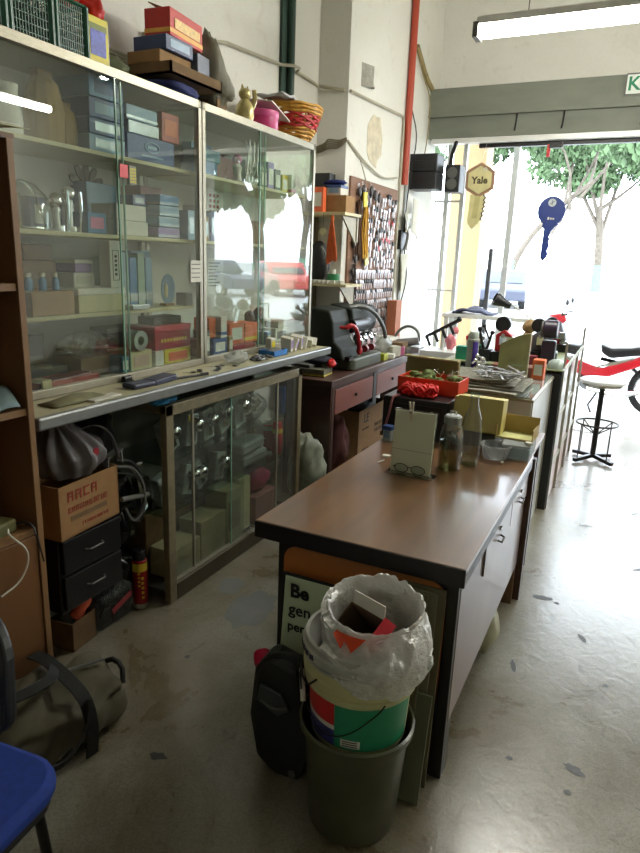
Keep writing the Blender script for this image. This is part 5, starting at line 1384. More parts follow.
# telephone, papers, small tins near the pipe
r = new_root('wall_phone', 'black wall telephone beside the key board', 'telephone', (-2.05, 5.90, 1.70))
G().bx(-.028, .02, -.10, .08, 0, .17).o('base', BLACKP, r, local=True, bevel=.006)
G().tube([(.04, -.06, .0), (.055, -.05, .05), (.055, -.02, .12), (.04, 0, .16)], .014, 8, 1).o('handset', GRY, r, local=True, smooth=True)
G().bx(-.02, .022, .085, .17, 0, .19).o('grey_side', ALU, r, local=True, bevel=.004)
g = G().grid(lambda u, v: (-2.03 + .02 * math.sin(3 * u), 6.08 + .16 * u, 2.17 - .30 * v - .06 * u), 6, 6)
g.one('paper_pad', WHITE, 'white paper pad hanging on the wall right of the red pipe', 'paper', solid=.006)
g = G().grid(lambda u, v: (-2.03 + .03 * math.sin(3 * u + 2 * v), 5.84 + .18 * u, 2.02 - .17 * v), 6, 6)
g.one('plastic_sleeve', m('milky_plastic', (170, 172, 160), .4, 0, .1, 20), 'milky plastic sleeve hanging above the black wall telephone', 'paper', solid=.01)
g = G().grid(lambda u, v: (-2.045 + .02 * math.sin(3 * u + 2 * v), 5.86 + .22 * u, 1.66 - .34 * v), 6, 6)
g.one('hanging_paper', PAPER, 'pale paper hanging below the black wall telephone', 'paper', solid=.01)
carton('terracotta_box', 'tall terracotta box standing against the wall behind the key desk', 'box', (-1.99, 5.62, .8305), (.09, .14, .42), m('terracotta_card', (164, 100, 70), .7, 0, .1, 20))
# stack of black speakers on the wall near the shutter box
SPK = m('speaker_black', (24, 26, 28), .5, 0, .15, 30)
for k, (y, z, lb) in enumerate(((6.16, 2.40, 'upper black wall box of the pair below the shutter box'), (6.16, 2.245, 'lower black wall box of the pair below the shutter box'))):
    r = new_root('wall_speaker', lb, 'speaker', (-1.93, y, z))
    G().bx(-.15, .11, -.12, .12, 0, .15).o('cabinet', SPK, r, local=True, bevel=.006)
    g = G()
    for j in range(5): g.bx(-.12, .08, -.124, -.119, .02 + .024 * j, .032 + .024 * j)
    g.o('grille', BLACKP, r, local=True)
r = new_root('wall_speaker', 'separate narrow black speaker right of the black wall boxes', 'speaker', (-1.735, 6.36, 2.24))
G().bx(-.07, .07, -.09, .09, 0, .24).o('cabinet', SPK, r, local=True, bevel=.006)
for z in (.07, .17): G().lathe([(.045, 0), (.05, .004), (.035, .006), (0, .002)], (0, -.094, z), 16, rot(PI / 2, 0, 0)).o('cone', GRY, r, local=True, smooth=True)
g = G().tube([(-1.80, 6.40, 2.48), (-1.80, 6.44, 2.6), (-1.80, 6.56, 2.72)], .02, 6)
g.one('speaker_bracket', BLACKM, 'black bracket holding the speakers up to the shutter rail', 'bracket')

# key cutting desk
KD = m('dark_wood_desk', (66, 40, 30), .5, 0, .2, 6, stretch=(1, .2, 1), coat=.2)
KDF = m('reddish_drawer_front', (122, 66, 54), .45, 0, .2, 6, stretch=(1, .2, 1))
kd = new_root('key_cutting_desk', 'dark wooden desk with drawers along the wall under the key board', 'desk', (-1.9, 4.6, 0))
G().bx(-2.07, -1.70, 3.70, 5.62, .785, .83).o('top', KD, kd, bevel=.004)
G().bx(-2.05, -1.72, 3.74, 5.6, .76, .785).o('frame_rail', KD, kd)
for (a, b) in ((3.80, 4.48), (4.56, 5.24)):
    d = G().bx(-1.74, -1.715, a, b, .585, .755).o('drawer', KDF, kd, bevel=.003)
    G().cyl((-1.715, (a + b) / 2, .67), (-1.70, (a + b) / 2, .67), .012, n=10).o('knob', BLACKM, d)
G().bx(-2.05, -1.74, 3.76, 5.4, .58, .60).o('drawer_box', KD, kd)
G().bx(-2.06, -1.715, 3.725, 3.75, 0, .785).o('end_panel', KD, kd)
G().bx(-1.75, -1.712, 3.74, 3.78, 0, .785).o('leg', KD, kd)
G().bx(-1.745, -1.715, 4.49, 4.55, .55, .785).o('divider', BLACKM, kd)
G().bx(-2.05, -1.72, 5.55, 5.6, 0, .785).o('end_panel', KD, kd)
ZK = .8305
# key machine
KM = m('grey_green_machine_paint', (30, 33, 26), .65, .0, .2, 12, spec=.25)
km = new_root('key_cutting_machine', 'large dark grey green key cutting machine with a red lever on the wooden desk', 'machine', (-1.87, 4.42, ZK))
G().prism(rrect(.13, .28, .04), 0, .085, 'z').o('base', m('machine_base', (74, 78, 64), .5, .2, .15, 12), km, local=True, bevel=.012)
G().prism([(-.16, .085), (.10, .085), (.08, .16), (.02, .22), (.01, .34), (-.02, .42), (-.16, .44)], -.40, -.10, 'y').o('housing', KM, km, local=True, bevel=.015)
G().prism([(-.16, .24), (.02, .24), (.04, .30), (.02, .42), (-.16, .45)], -.10, .36, 'y').o('motor_cover', KM, km, local=True, bevel=.015)
G().cyl((.02, -.12, .30), (.02, .20, .30), .05, n=16).o('motor', BLACKM, km, local=True, smooth=True, bevel=.004)
g = G().tube([(.10, -.36, .31), (.13, -.34, .335), (.145, -.27, .28), (.135, -.20, .14)], .016, 8, 2); g.ball((.135, -.20, .14), (.022, .022, .032), 8); g.cyl((.05, -.36, .31), (.11, -.36, .31), .012)
g.o('red_lever', m('red_lever_paint', (170, 36, 40), .4), km, local=True, smooth=True)
g = G()
rr = random.Random(10)
for y in (-.05, .06, .17):
    g.cyl((.06, y, .085), (.06, y, .17), .018); g.box((.07, y, .18), (.06, .05, .04)); g.cyl((.07, y - .03, .2), (.07, y + .04, .2), .012); g.ball((.1, y, .22), .014, 6)
    g.cyl((.03, y + .05, .2), (.03, y + .056, .2), .035, n=18)
    g.o('clamp', CHROME, km, local=True, smooth=True); g = G()
for y in (-.02, .11): G().cyl((.10, y, .13), (.10, y + .03, .13), .026, n=14).o('red_knob', m('dark_red_knob', (120, 26, 30), .4), km, local=True, smooth=True)
G().tube([(-.04, -.02, .42), (.02, .08, .44), (.08, .22, .38), (.12, .32, .26), (.12, .36, .18)], .016, 8, 2).o('gooseneck', m('grey_tube', (110, 112, 108), .4, .4), km, local=True, smooth=True)
G().bx(.0, .13, -.36, -.29, .085, .11).o('tray_edge', BLACKM, km, local=True)
# things on the desk
carton('book', 'yellow edged thick book at the near left end of the wooden desk', 'book', (-1.93, 3.86, ZK), (.24, .16, .05), m('grey_book_cover', (92, 90, 74), .7), rz=.1, stripe=YB)
carton('book', 'grey thin book lying under the counter edge on the wooden desk', 'book', (-1.98, 3.87, ZK + .053), (.15, .14, .02), GRY, rz=-.1)
g = G().ball((-1.91, 3.92, ZK + .093), (.10, .08, .035), 9, .3)
g.one('navy_cloth', m('navy_cloth', (22, 24, 40), .8, 0, .2, 20), 'dark navy cloth heaped on the books at the end of the wooden desk', 'cloth', smooth=True)
g = G().ball((-1.80, 3.90, ZK + .082), (.028, .035, .03), 8, .3)
g.one('red_ribbon', RED, 'crumpled red ribbon on the yellow edged book', 'ribbon', smooth=True)
g = G().ball((-1.86, 4.98, ZK + .085), (.08, .12, .085), 10, .4)
g.one('clear_bag', plastic_film('bag_film', (200, 204, 196), .5, .2), 'clear plastic bag of key blanks on the wooden desk behind the machine', 'bag', smooth=True)
carton('parts_box', 'small yellow green box beside the key machine base', 'box', (-1.77, 4.80, ZK), (.06, .1, .05), m('yellow_green_box', (150, 156, 40), .5))
rr = random.Random(15)
for i, (y, lb) in enumerate(((4.93, 'white packet nearest the yellow green box on the desk front'), (5.05, 'white packet second from the yellow green box on the desk front'), (5.18, 'pink printed packet on the desk front'), (5.30, 'grey packet on the far part of the desk front'), (5.42, 'white packet at the far end of the desk front'))):
    carton('blister_pack', lb, 'packet', (-1.765 + rr.uniform(-.01, .01), y, ZK), (.075, .10, .035 + .05 * rr.random()), (WHITE, PAPER, PINK, GRY, WHITE)[i], rz=rr.uniform(-.4, .4))
carton('wood_plank_box', 'long brown flat box with a white top on the far part of the wooden desk', 'box', (-1.94, 5.30, ZK + .0), (.14, .28, .12), CARD, lid=WHITE)
# under the desk
g = G().ball((-1.80, 3.555, .26), (.13, .11, .25), 14, .4); g.v = [(x, y, max(z, .001)) for x, y, z in g.v]
g.one('carrier_bag', m('pale_green_bag', (150, 156, 138), .5, 0, .55, 9, bump=.3), 'bulging pale green and white carrier bag on the floor at the end of the desk', 'bag', smooth=True)
db = G().ball((-1.90, 4.20, .26), (.12, .10, .25), 14, .35); db.v = [(x, y, max(z, .001)) for x, y, z in db.v]
db.one('maroon_sack', m('maroon_cloth', (104, 62, 60), .8, 0, .2, 15), 'maroon cloth sack standing under the near end of the desk', 'sack', smooth=True)
r = new_root('cardboard_box', 'open cardboard carton with LE printed on it, under the wooden desk', 'box', (-1.96, 4.84, 0))
open_box(r, .24, .60, .44, CARD)
text('printed_letters', 'LE', .10, (-1.839, 4.70, .36), '+x', INK, r, bold=.002)
g = G(); rr = random.Random(44)
scribble(g, .1205, -.22, .27, .15, .015, rr); scribble(g, .1205, .05, .25, .2, .03, rr); scribble(g, .1205, .05, .2, .18, .03, rr); scribble(g, .1205, -.2, .08, .14, .03, rr)
g.o('printed_lines', m('brown_ink', (66, 48, 34), .8), r, local=True)
g = G().ball((-1.95, 4.84, .43), (.10, .24, .07), 9, .4)
g.one('black_bag', m('matte_black_bag'), 'black plastic bag bulging out of the open carton under the desk', 'bag', smooth=True)

# ================================================================== BROWN DESK IN THE MIDDLE
DW = m('brown_desk_laminate', (106, 75, 47), .28, 0, .34, 4.5, stretch=(2.2, .25, 1), coat=.25)
DB = m('black_desk_panel', (20, 17, 16), .35, 0, .1, 10)
SIDE = m('greyed_side_laminate', (132, 116, 112), .32, 0, .14, 2.5, coat=.2)
dk = new_root('office_desk', 'large brown topped desk with black edges standing in the middle of the shop', 'desk', (-.69, 2.35, 0))
G().bx(-1.04, -.335, 1.70, 3.0, .728, .75).o('top', DW, dk, bevel=.003)
g = G().bx(-1.042, -.333, 1.697, 1.705, .69, .7485)
g.bx(-1.042, -.334, 1.70, 2.99, .69, .728)
g.o('black_edging', DB, dk, bevel=.003)
G().bx(-.96, -.352, 1.72, 1.745, 0.0, .69).o('end_panel', DB, dk, bevel=.002)
# printed sunset poster with rounded corners on the end panel
def sunset():
    mt = bpy.data.materials.new('sunset_print'); mt.use_nodes = True
    nt = mt.node_tree; b = nt.nodes['Principled BSDF']
    tc = nt.nodes.new('ShaderNodeTexCoord'); sp = nt.nodes.new('ShaderNodeSeparateXYZ'); nt.links.new(tc.outputs['Object'], sp.inputs[0])
    nz = nt.nodes.new('ShaderNodeTexNoise'); nz.inputs['Scale'].default_value = 6; nt.links.new(tc.outputs['Object'], nz.inputs['Vector'])
    ad = nt.nodes.new('ShaderNodeMath'); ad.operation = 'MULTIPLY_ADD'; ad.inputs[1].default_value = .10
    nt.links.new(nz.outputs[0], ad.inputs[0]); nt.links.new(sp.outputs['Z'], ad.inputs[2])
    mr = nt.nodes.new('ShaderNodeMapRange'); mr.inputs[1].default_value = .05; mr.inputs[2].default_value = .72
    nt.links.new(ad.outputs[0], mr.inputs[0])
    cr = nt.nodes.new('ShaderNodeValToRGB'); e = cr.color_ramp.elements
    e[0].position = 0; e[0].color = lin((16, 12, 12)) + (1,)
    e[1].position = 1; e[1].color = lin((170, 106, 58)) + (1,)
    for p_, c_ in ((.42, (18, 13, 14)), (.50, (110, 44, 24)), (.66, (200, 84, 26)), (.80, (230, 134, 50)), (.9, (190, 112, 54))):
        q = e.new(p_); q.color = lin(c_) + (1,)
    nt.links.new(mr.outputs[0], cr.inputs[0]); nt.links.new(cr.outputs[0], b.inputs['Base Color']); b.inputs['Roughness'].default_value = .3
    return mt
g = G().prism([(x - .662, z + .375) for x, z in rrect(.275, .305, .05)], 1.7165, 1.7198, 'y')
g.o('sunset_poster', sunset(), dk)
G().bx(-.372, -.350, 1.745, 2.99, .20, .69).o('side_panel', SIDE, dk, bevel=.002)
for (a, b) in ((2.06, 2.55), (2.56, 2.97)):
    d = G().bx(-.350, -.343, a, b, .56, .685).o('drawer', SIDE, dk, bevel=.002)
    G().cyl((-.343, (a + b) / 2, .65), (-.336, (a + b) / 2, .65), .009, n=12).o('lock', STEEL, d)
    G().tube([(-.343, (a + b) / 2 - .03, .61), (-.328, (a + b) / 2 - .025, .605), (-.328, (a + b) / 2 + .025, .605), (-.343, (a + b) / 2 + .03, .61)], .004).o('handle', GRY, d)
G().bx(-.39, -.352, 1.745, 1.79, 0, .69).o('leg', DB, dk)
G().bx(-.96, -.92, 1.745, 1.79, 0, .69).o('leg', DB, dk)
G().bx(-.96, -.352, 2.955, 2.985, 0, .69).o('end_panel', DW, dk)
G().bx(-.96, -.94, 1.79, 2.955, .25, .69).o('modesty_panel', DB, dk)
r = new_root('sign_card', 'pale green sign with black letters leaning on the sunset poster behind the buckets', 'sign', (-.77, 1.66, .34))
Rs = rot(-.10, .0, 0)
g = G().box((0, 0, .13), (.27, .006, .255), Rs); g.o('card', m('pale_green_card', (190, 206, 172), .6, 0, .05, 10), r, local=True, bevel=.004)
g = G().box((0, .003, .13), (.29, .004, .275), Rs); g.o('black_border', INK, r, local=True, bevel=.004)
for s_, z_, sz in (('Be', .212, .066), ('gen', .15, .058), ('per', .092, .046)):
    text('letters', s_, sz, (-.112, -.0065 + (.13 - z_) * -.10 * -1 * -1, z_), '-y', INK, r, align='LEFT', bold=.0022 if s_ == 'Be' else .0008, local=True)
G().bx(-.10, .10, -.03, .03, -.34, .0).o('prop', CARDD, r, local=True)

# boards leaning against the desk end, right of the buckets
HB = m('brown_board_sheet', (104, 98, 74), .8, 0, .12, 8)
for k, (x0, x1, yb, yt, h, lb, mt_) in enumerate(((-.52, -.385, 1.66, 1.705, .665, 'tall olive brown board leaning on the desk end, closest to the desk', HB), (-.53, -.405, 1.635, 1.690, .655, 'tall grey brown board leaning in front of the closest one', m('grey_board_sheet', (118, 114, 92), .8, 0, .1, 8)), (-.56, -.43, 1.60, 1.672, .655, 'thin tall board in the middle of the leaning boards', HB), (-.475, -.385, 1.585, 1.65, .34, 'short grey green board leaning lowest, in front of the tall boards', m('grey_green_board', (104, 106, 84), .8, 0, .1, 8)))):
    g = G(); t = .007
    g.prism([(yb, .0), (yb + t, .0), (yt + t, h), (yt, h)], x0, x1, 'x')
    g.one('leaning_board', mt_, lb, 'board', 'boards leaning on the desk', bevel=.001)

# ---- bucket stack
BX, BY = -.553, 1.470
D = math.radians
dbk = new_root('waste_bin', 'tall dusty dark green bin on the floor at the bottom of the bucket stack', 'bin', (BX, BY, 0))
G().lathe([(0, .004), (.122, .004), (.128, .012), (.150, .315), (.163, .322), (.165, .342), (.158, .346), (.154, .33), (.147, .315), (.124, .02), (0, .012)], n=40).o('body', m('dusty_green_plastic', (70, 72, 52), .3, 0, .3, 7), dbk, local=True, smooth=True)
G().ball((0, 0, .20), (.125, .125, .105), 14, .12).o('rubbish', GRY, dbk, local=True, smooth=True)
pb = new_root('paint_bucket', 'cream rimmed paint bucket with a green and red label sitting in the dark bin', 'bucket', (BX + .004, BY, .315))
RIM = m('cream_bucket_plastic', (190, 188, 138), .4, 0, .08, 12)
G().lathe([(0, 0), (.130, 0), (.134, .008), (.143, .165), (.156, .168), (.158, .182), (.151, .186), (.160, .192), (.162, .212), (.154, .217), (.161, .223), (.160, .243), (.148, .243), (.135, .165), (.126, .02), (0, .01)], n=44).o('body', RIM, pb, local=True, smooth=True)
def arc_label(g, a0, a1, z0, z1, off=.0012, n=16):
    def P(u, v):
        z = z0 + (z1 - z0) * v; q = .134 + (z - .008) * (.009 / .157) + off; a = a0 + (a1 - a0) * u
        return (q * math.cos(a), q * math.sin(a), z)
    return g.grid(P, n, 3)
arc_label(G(), D(-96), D(0), .022, .155).o('green_label', m('green_print', (34, 132, 92), .4, 0, .1, 20), pb, local=True, smooth=True)
arc_label(G(), D(-165), D(-96), .085, .155).o('red_label', m('red_print', (196, 40, 40), .4, 0, .1, 20), pb, local=True, smooth=True)
arc_label(G(), D(-165), D(-96), .022, .075).o('picture_label', m('blue_brown_print', (60, 62, 120), .4, 0, .7, 24), pb, local=True, smooth=True)
arc_label(G(), D(-165), D(-96), .073, .087, .0018).o('white_band', WHITE, pb, local=True, smooth=True)
arc_label(G(), D(-88), D(-66), .03, .055, .002).o('white_sticker', WHITE, pb, local=True)
g = G()
for k in range(3): arc_label(g, D(-86), D(-69), .034 + .007 * k, .037 + .007 * k, .0026)
g.o('sticker_print', INK, pb, local=True)
def ringpt(a, q, z): return (q * math.cos(D(a)), q * math.sin(D(a)), z)
g = G().tube([ringpt(-175, .163, .20), ringpt(-160, .172, .165), ringpt(-148, .166, .12)], .003, 6, 1)
g.tube([ringpt(-140, .150, .08), ringpt(-110, .153, .05), ringpt(-80, .154, .075), ringpt(-50, .155, .15), ringpt(-45, .162, .18)], .002, 6, 2)
g.tube([ringpt(-178, .165, .215), ringpt(-150, .170, .175), ringpt(-125, .171, .180), ringpt(-112, .169, .222)], .003, 6, 2)
g.o('wire_handle', BLACKM, pb, local=True)
G().cyl(ringpt(-163, .168, .155), ringpt(-146, .160, .085), .008, n=10).o('handle_grip', WHITE, pb, local=True, smooth=True)
ub = new_root('bin_bucket', 'white rimmed bucket nested in the paint bucket, lined with a plastic bag', 'bucket', (BX + .004, BY, .40))
G().lathe([(0, 0), (.124, 0), (.126, .01), (.138, .155), (.160, .158), (.163, .168), (.157, .171), (.165, .176), (.166, .196), (.160, .200), (.158, .215), (.148, .215), (.131, .155), (.118, .02), (0, .01)], n=44).o('body', m('dirty_white_bucket', (168, 168, 160), .4, 0, .15, 14), ub, local=True, smooth=True)
for a in (-150, -140, -131, -122): G().box((.1665 * math.cos(D(a)), .1665 * math.sin(D(a)), .186), (.002, .018, .014), rot(.2 * (a % 3), 0, D(a))).o('dark_stain', m('purple_stain', (58, 54, 70), .6), ub, local=True)
CXB, CYB = .024, .020
def liner(u, v):
    a = 2 * PI * u
    nv = Vector((math.cos(a) * 2.2, math.sin(a) * 2.2, v * 3))
    wob = noise.noise(nv * 1.5) + .6 * noise.noise(nv * 3.7) + .3 * noise.noise(nv * 9)
    hang = max(0.0, min(1.0, .38 + .9 * math.cos(a - D(-28))))
    top = .285 + .018 * math.sin(a) + .012 * wob
    if v < .35:
        t = v / .35; q = .098 + .022 * t + .006 * wob * t; z = .10 + (top - .10) * t
    elif v < .5:
        t = (v - .35) / .15; q = .120 + .014 * math.sin(PI * t * .5) + .006 * wob; z = top + .012 * math.sin(PI * t)
    else:
        t = (v - .5) / .5
        drop = .045 + .10 * hang
        q = .134 + (.040 * min(1, t * 2.2)) * hang - .004 * (1 - hang) * t + .010 * wob * (.4 + t)
        z = top - drop * t + .010 * wob * t
        if hang < .35: q = min(q, .146)
        elif q < .170 and t > .45: q = .170 + .006 * abs(wob)
    return (q * math.cos(a) + CXB * (1 - .5 * (v > .5)), q * math.sin(a) + CYB * (1 - .5 * (v > .5)), z)
bg_ = new_root('plastic_bag', 'crumpled translucent white plastic bag lining the top bucket', 'bag', (BX + .004, BY, .40))
G().grid(liner, 121, 44).o('liner', plastic_film('milky_film', (224, 224, 218), .70, .38), bg_, local=True, smooth=True)
def patch(u, v):
    a = D(-112) + D(34) * u
    zz_ = .272 - .06 * v * (1 - abs(2 * u - .9))
    q = .146 + .012 * v
    return (q * math.cos(a) + CXB, q * math.sin(a) + CYB, zz_)
G().grid(patch, 10, 8).o('orange_print', m('orange_red_print', (226, 74, 30), .4, 0, .1, 20), bg_, local=True, smooth=True)
r = new_root('printed_carton', 'empty red and gold printed carton, open end up, thrown in the lined bucket', 'box', (BX + .035, BY + .015, .50), D(-22))
Rt = rot(.62, .0, 0)
sx, sy, h = .125, .10, .22
OFF = (0, .05, -.02)
g = G(); t = .003
for c, d in (((sx / 2, 0, h / 2), (t, sy, h)), ((-sx / 2, 0, h / 2), (t, sy, h)), ((0, sy / 2, h / 2), (sx, t, h)), ((0, -sy / 2, h / 2), (sx, t, h)), ((0, 0, 0), (sx, sy, t))): g.box(c, d)
def tilt(g, R, off=(0, 0, 0)):
    g.v = [tuple(R @ Vector(v) + Vector(off)) for v in g.v]; return g
tilt(g, Rt, OFF).o('box_wall', m('brown_inside', (94, 70, 48), .85, 0, .1, 20), r, local=True)
g = G().box((sx / 2 + .003, 0, h / 2), (.003, sy, h)); tilt(g, Rt, OFF).o('red_side', m('bright_red_print', (196, 26, 40), .4), r, local=True)
g = G()
for k in range(4): g.box((sx / 2 + .0055, -sy * .42 + .013 * k, h / 2), (.002, .003, h))
tilt(g, Rt, OFF).o('gold_lines', m('gold_line_print', (224, 150, 60), .4), r, local=True)
g = G().box((.0, sy / 2 + .014, h + .012), (sx * .9, .04, .003), rot(.9, 0, 0)); tilt(g, Rt, OFF).o('white_flap', WHITE, r, local=True)
g = G().box((sx / 2 + .018, 0.01, h + .006), (.036, sy * .9, .003), rot(0, .5, .0)); tilt(g, Rt, OFF).o('pink_flap', m('pink_red_print', (214, 50, 66), .4), r, local=True)

# dark bag, vacuum head like item left of the buckets
r = new_root('black_backpack', 'black bag standing on the floor between the desk corner and the bin', 'bag', (-.80, 1.53, 0), .1)
nb = m('black_nylon', (20, 23, 22), .5, 0, .2, 15)
G().prism([(-.10, .05), (-.03, .0), (.055, .0), (.08, .10), (.06, .26), (.035, .40), (-.06, .43), (-.11, .36), (-.125, .2)], -.045, .045, 'y').o('bag_body', nb, r, local=True, bevel=.02)
G().prism([(-.09, .27), (-.02, .23), (.02, .26), (-.01, .31), (-.08, .33)], -.056, -.044, 'y').o('pocket', m('slate_pocket', (58, 64, 66), .4, 0, .1, 20), r, local=True, bevel=.004)
G().tube([(-.07, -.03, .40), (-.03, -.05, .445), (.06, -.05, .46), (.09, -.03, .38)], .010, 8, 2).o('strap', nb, r, local=True, smooth=True)
G().tube([(-.075, -.055, .275), (-.03, -.06, .255), (.01, -.056, .272)], .005, 6, 1).o('grey_piping', GRY, r, local=True, smooth=True)
G().cyl((.03, -.050, .03), (.03, -.044, .03), .012, n=12).o('stud', GRY, r, local=True)
g = G().ball((-.945, 1.60, .325), (.034, .03, .036), 8, .12)
r = new_root('pink_bag', 'small bright pink plastic bag at the left of the black bag, by the desk corner', 'bag', (-.955, 1.655, 0))
G().ball((-.02, 0, .27), (.036, .03, .036), 9, .2).o('pink_bulge', m('hot_pink_film', (206, 24, 66), .35, 0, .15, 15), r, local=True, smooth=True)
G().tube([(-.02, 0, .25), (.0, .01, .14), (.0, .01, .002)], [.022, .03], 8, 1).o('bag_tail', m('dark_pink_film', (120, 20, 40), .4, 0, .15, 15), r, local=True, smooth=True)
g = G().ball((-.40, 2.52, .10), (.065, .15, .10), 10, .3)
g.one('crumpled_bag', m('beige_green_film', (140, 138, 108), .45, 0, .3, 10), 'crumpled beige plastic bag on the floor under the side of the brown desk', 'bag', smooth=True)

# ---- on the desk
ZD = .7505
r = new_root('letter_stand', 'clear acrylic stand holding a blank pale green paper pad with a clip on top', 'stand', (-.745, 2.44, ZD), -.04)
G().bx(-.10, .105, -.05, .03, 0, .004).o('acrylic_base', CLEAR, r, local=True, bevel=.001)
g = G().box((0, .004, .135), (.178, .004, .262), rot(-.09, 0, 0)); g.o('acrylic_back', CLEAR, r, local=True)
g = G().box((0, -.004, .133), (.172, .005, .255), rot(-.09, 0, 0)); g.o('paper_pad', m('pale_green_paper', (204, 210, 186), .75, 0, .03, 6), r, local=True)
g = G().box((0, -.0105, .10), (.17, .0008, .0012), rot(-.09, 0, 0)); g.o('fold_line', GRY, r, local=True)
r = new_root('clothes_peg', 'pale wooden clip pinching the top of the paper pad', 'clip', (-.760, 2.446, .983), -.04)
for s_ in (-1, 1):
    G().box((s_ * .004, -.012 * (1 if s_ > 0 else 1), .03), (.007, .008, .082), rot(.12, s_ * .09, 0)).o('jaw', m('peg_wood', (196, 190, 166), .6, 0, .1, 30), r, local=True, bevel=.001)
G().lathe([(.006, -.005), (.008, -.005), (.008, .005), (.006, .005)], (0, -.014, .03), 12, rot(0, PI / 2, 0)).o('spring', STEEL, r, local=True)
r = new_root('eyeglasses', 'thin framed eyeglasses standing on the acrylic base against the pad', 'glasses', (-.745, 2.415, ZD + .0045), -.04)
g = G()
for s_ in (-1, 1):
    g.tube([(s_ * .036 + .030 * math.cos(t), 0, .021 + .018 * math.sin(t)) for t in [2 * PI * k / 20 for k in range(21)]], .0016, 6)
    g.tube([(s_ * .066, 0, .026), (s_ * .07, -.01, .026), (s_ * .062, .012, .02)], .0013, 5)
g.tube([(-.008, 0, .026), (0, 0, .030), (.008, 0, .026)], .0016, 6, 1)
g.o('frame', m('dark_wire_frame', (36, 34, 32), .3, .6), r, local=True)
for s_ in (-1, 1): G().lathe([(0, 0), (.029, 0), (.029, .0012), (0, .0012)], (s_ * .036, .001, .021), 20, rot(PI / 2, 0, 0) @ Matrix.Diagonal((1, .6, 1)).to_3x3()).o('lens', CLEAR, r, local=True)
# tea jar with steel cap
r = new_root('glass_jar', 'round glass jar with a silver screw cap and dark contents on the brown desk', 'jar', (-.625, 2.585, ZD))
G().lathe([(0, .004), (.046, .004), (.05, .012), (.05, .15), (.046, .175), (.036, .195), (.034, .205)], n=30).o('glass_body', CLEAR, r, local=True, smooth=True)
G().lathe([(.0, .01), (.045, .01), (.0455, .018), (.0455, .13), (0, .135)], n=26).o('tea_water', glass('tea_water', (.52, .50, .30), 1.0), r, local=True, smooth=True)
g = G().ball((.0, 0, .125), (.036, .036, .04), 8, .6)
g.o('tea_leaves', m('dark_tea_leaves', (34, 40, 24), .7, 0, .4, 30), r, local=True)
G().lathe([(.035, .202), (.037, .204), (.037, .230), (.030, .236), (0, .236)], n=26).o('screw_cap', m('silver_cap', (130, 132, 128), .35, .8, .05, 20), r, local=True, smooth=True)
G().tube([(-.012, 0, .238), (-.012, 0, .252), (.012, 0, .252), (.012, 0, .238)], .004, 6).o('cap_loop', STEEL, r, local=True)
r = new_root('glass_carafe', 'tall clear glass bottle with a narrow neck, nearly empty, on the brown desk', 'bottle', (-.565, 2.69, ZD))
G().lathe([(0, .004), (.036, .004), (.042, .012), (.043, .17), (.040, .20), (.022, .255), (.017, .28), (.017, .305), (.021, .307), (.021, .318), (.018, .318)], n=30).o('glass_body', CLEAR, r, local=True, smooth=True)
G().lathe([(0, .008), (.036, .008), (.039, .014), (.039, .04), (0, .04)], n=24).o('water', glass('clear_water', (.85, .9, .88), 1.2), r, local=True, smooth=True)
r = new_root('plastic_tub', 'low round translucent plastic tub with a rim behind the tall bottle', 'tub', (-.485, 2.86, ZD))
G().lathe([(0, .002), (.052, .002), (.056, .006), (.066, .058), (.072, .06), (.072, .066), (.066, .066), (.055, .01), (0, .006)], n=32).o('tub_body', plastic_film('translucent_tub', (170, 176, 178), .45, .15), r, local=True, smooth=True)
r = new_root('plastic_container', 'flat translucent greenish container at the right rear corner of the brown desk', 'container', (-.405, 2.92, ZD), .1)
G().box((0, 0, .03), (.12, .09, .06)).o('container_body', plastic_film('green_tub', (150, 168, 158), .5, .2), r, local=True, bevel=.006)
G().box((0, 0, .064), (.126, .096, .008)).o('lid', plastic_film('clear_lid', (190, 200, 196), .5, .2), r, local=True, bevel=.002)
G().cyl((.055, -.02, .069), (.055, -.02, .082), .016, n=14).one('jar_cap', WHITE, 'small white cap on the corner of the translucent container', 'cap').location = (-.352, 2.905, ZD + .0705)
carton('medicine_box', 'small white and blue medicine box on the desk left of the black metal box', 'box', (-1.0, 2.86, ZD), (.045, .035, .075), m('pale_blue_white_card', (170, 180, 178), .6), rz=-.2, lid=BL2, panel=BL3, pface='-y')
g = G().cyl((-.915, 2.50, ZD + .003), (-.90, 2.54, ZD + .003), .003, n=5); g.bx(-.935, -.90, 2.60, 2.63, ZD, ZD + .004)
g.one('paper_scrap', WHITE, 'tiny white paper scrap on the desk left of the paper pad', 'paper')
G().ball((-.44, 2.79, ZD + .006), (.007, .009, .006), 6).one('white_pebble', WHITE, 'tiny white bead on the desk in front of the plastic tub', 'bead')

# second table behind the desk
st2 = new_root('side_table', 'brown table end panel and top just behind the large brown desk', 'table', (-.72, 3.24, 0))
G().bx(-1.10, -.345, 3.01, 3.46, .728, .75).o('top', DW, st2, bevel=.002)
G().bx(-1.08, -.325, 3.012, 3.05, 0, .728).o('end_panel', m('dark_brown_panel', (70, 46, 34), .4, 0, .15, 5, stretch=(1, 1, .2)), st2)
G().bx(-1.08, -.36, 3.42, 3.455, 0, .728).o('end_panel', m('dark_brown_panel'), st2)
r = new_root('metal_box', 'black metal box with two screws on the front, standing at the back of the desk', 'box', (-.91, 3.16, ZD))
G().bx(-.165, .165, -.20, .20, 0, .20).o('case', m('black_enamel', (22, 23, 25), .3, 0, .1, 15), r, local=True, bevel=.006)
g = G()
for x in (-.09, .09): g.cyl((x, -.206, .14), (x, -.198, .14), .009, n=12)
g.o('screw', STEEL, r, local=True)
G().bx(-.14, .14, -.202, -.199, .03, .17).o('front_plate', BLACKM, r, local=True)
r = new_root('orange_tray', 'orange red plastic tray of green oddments on the black metal box', 'tray', (-.90, 3.22, ZD + .2005), -.02)
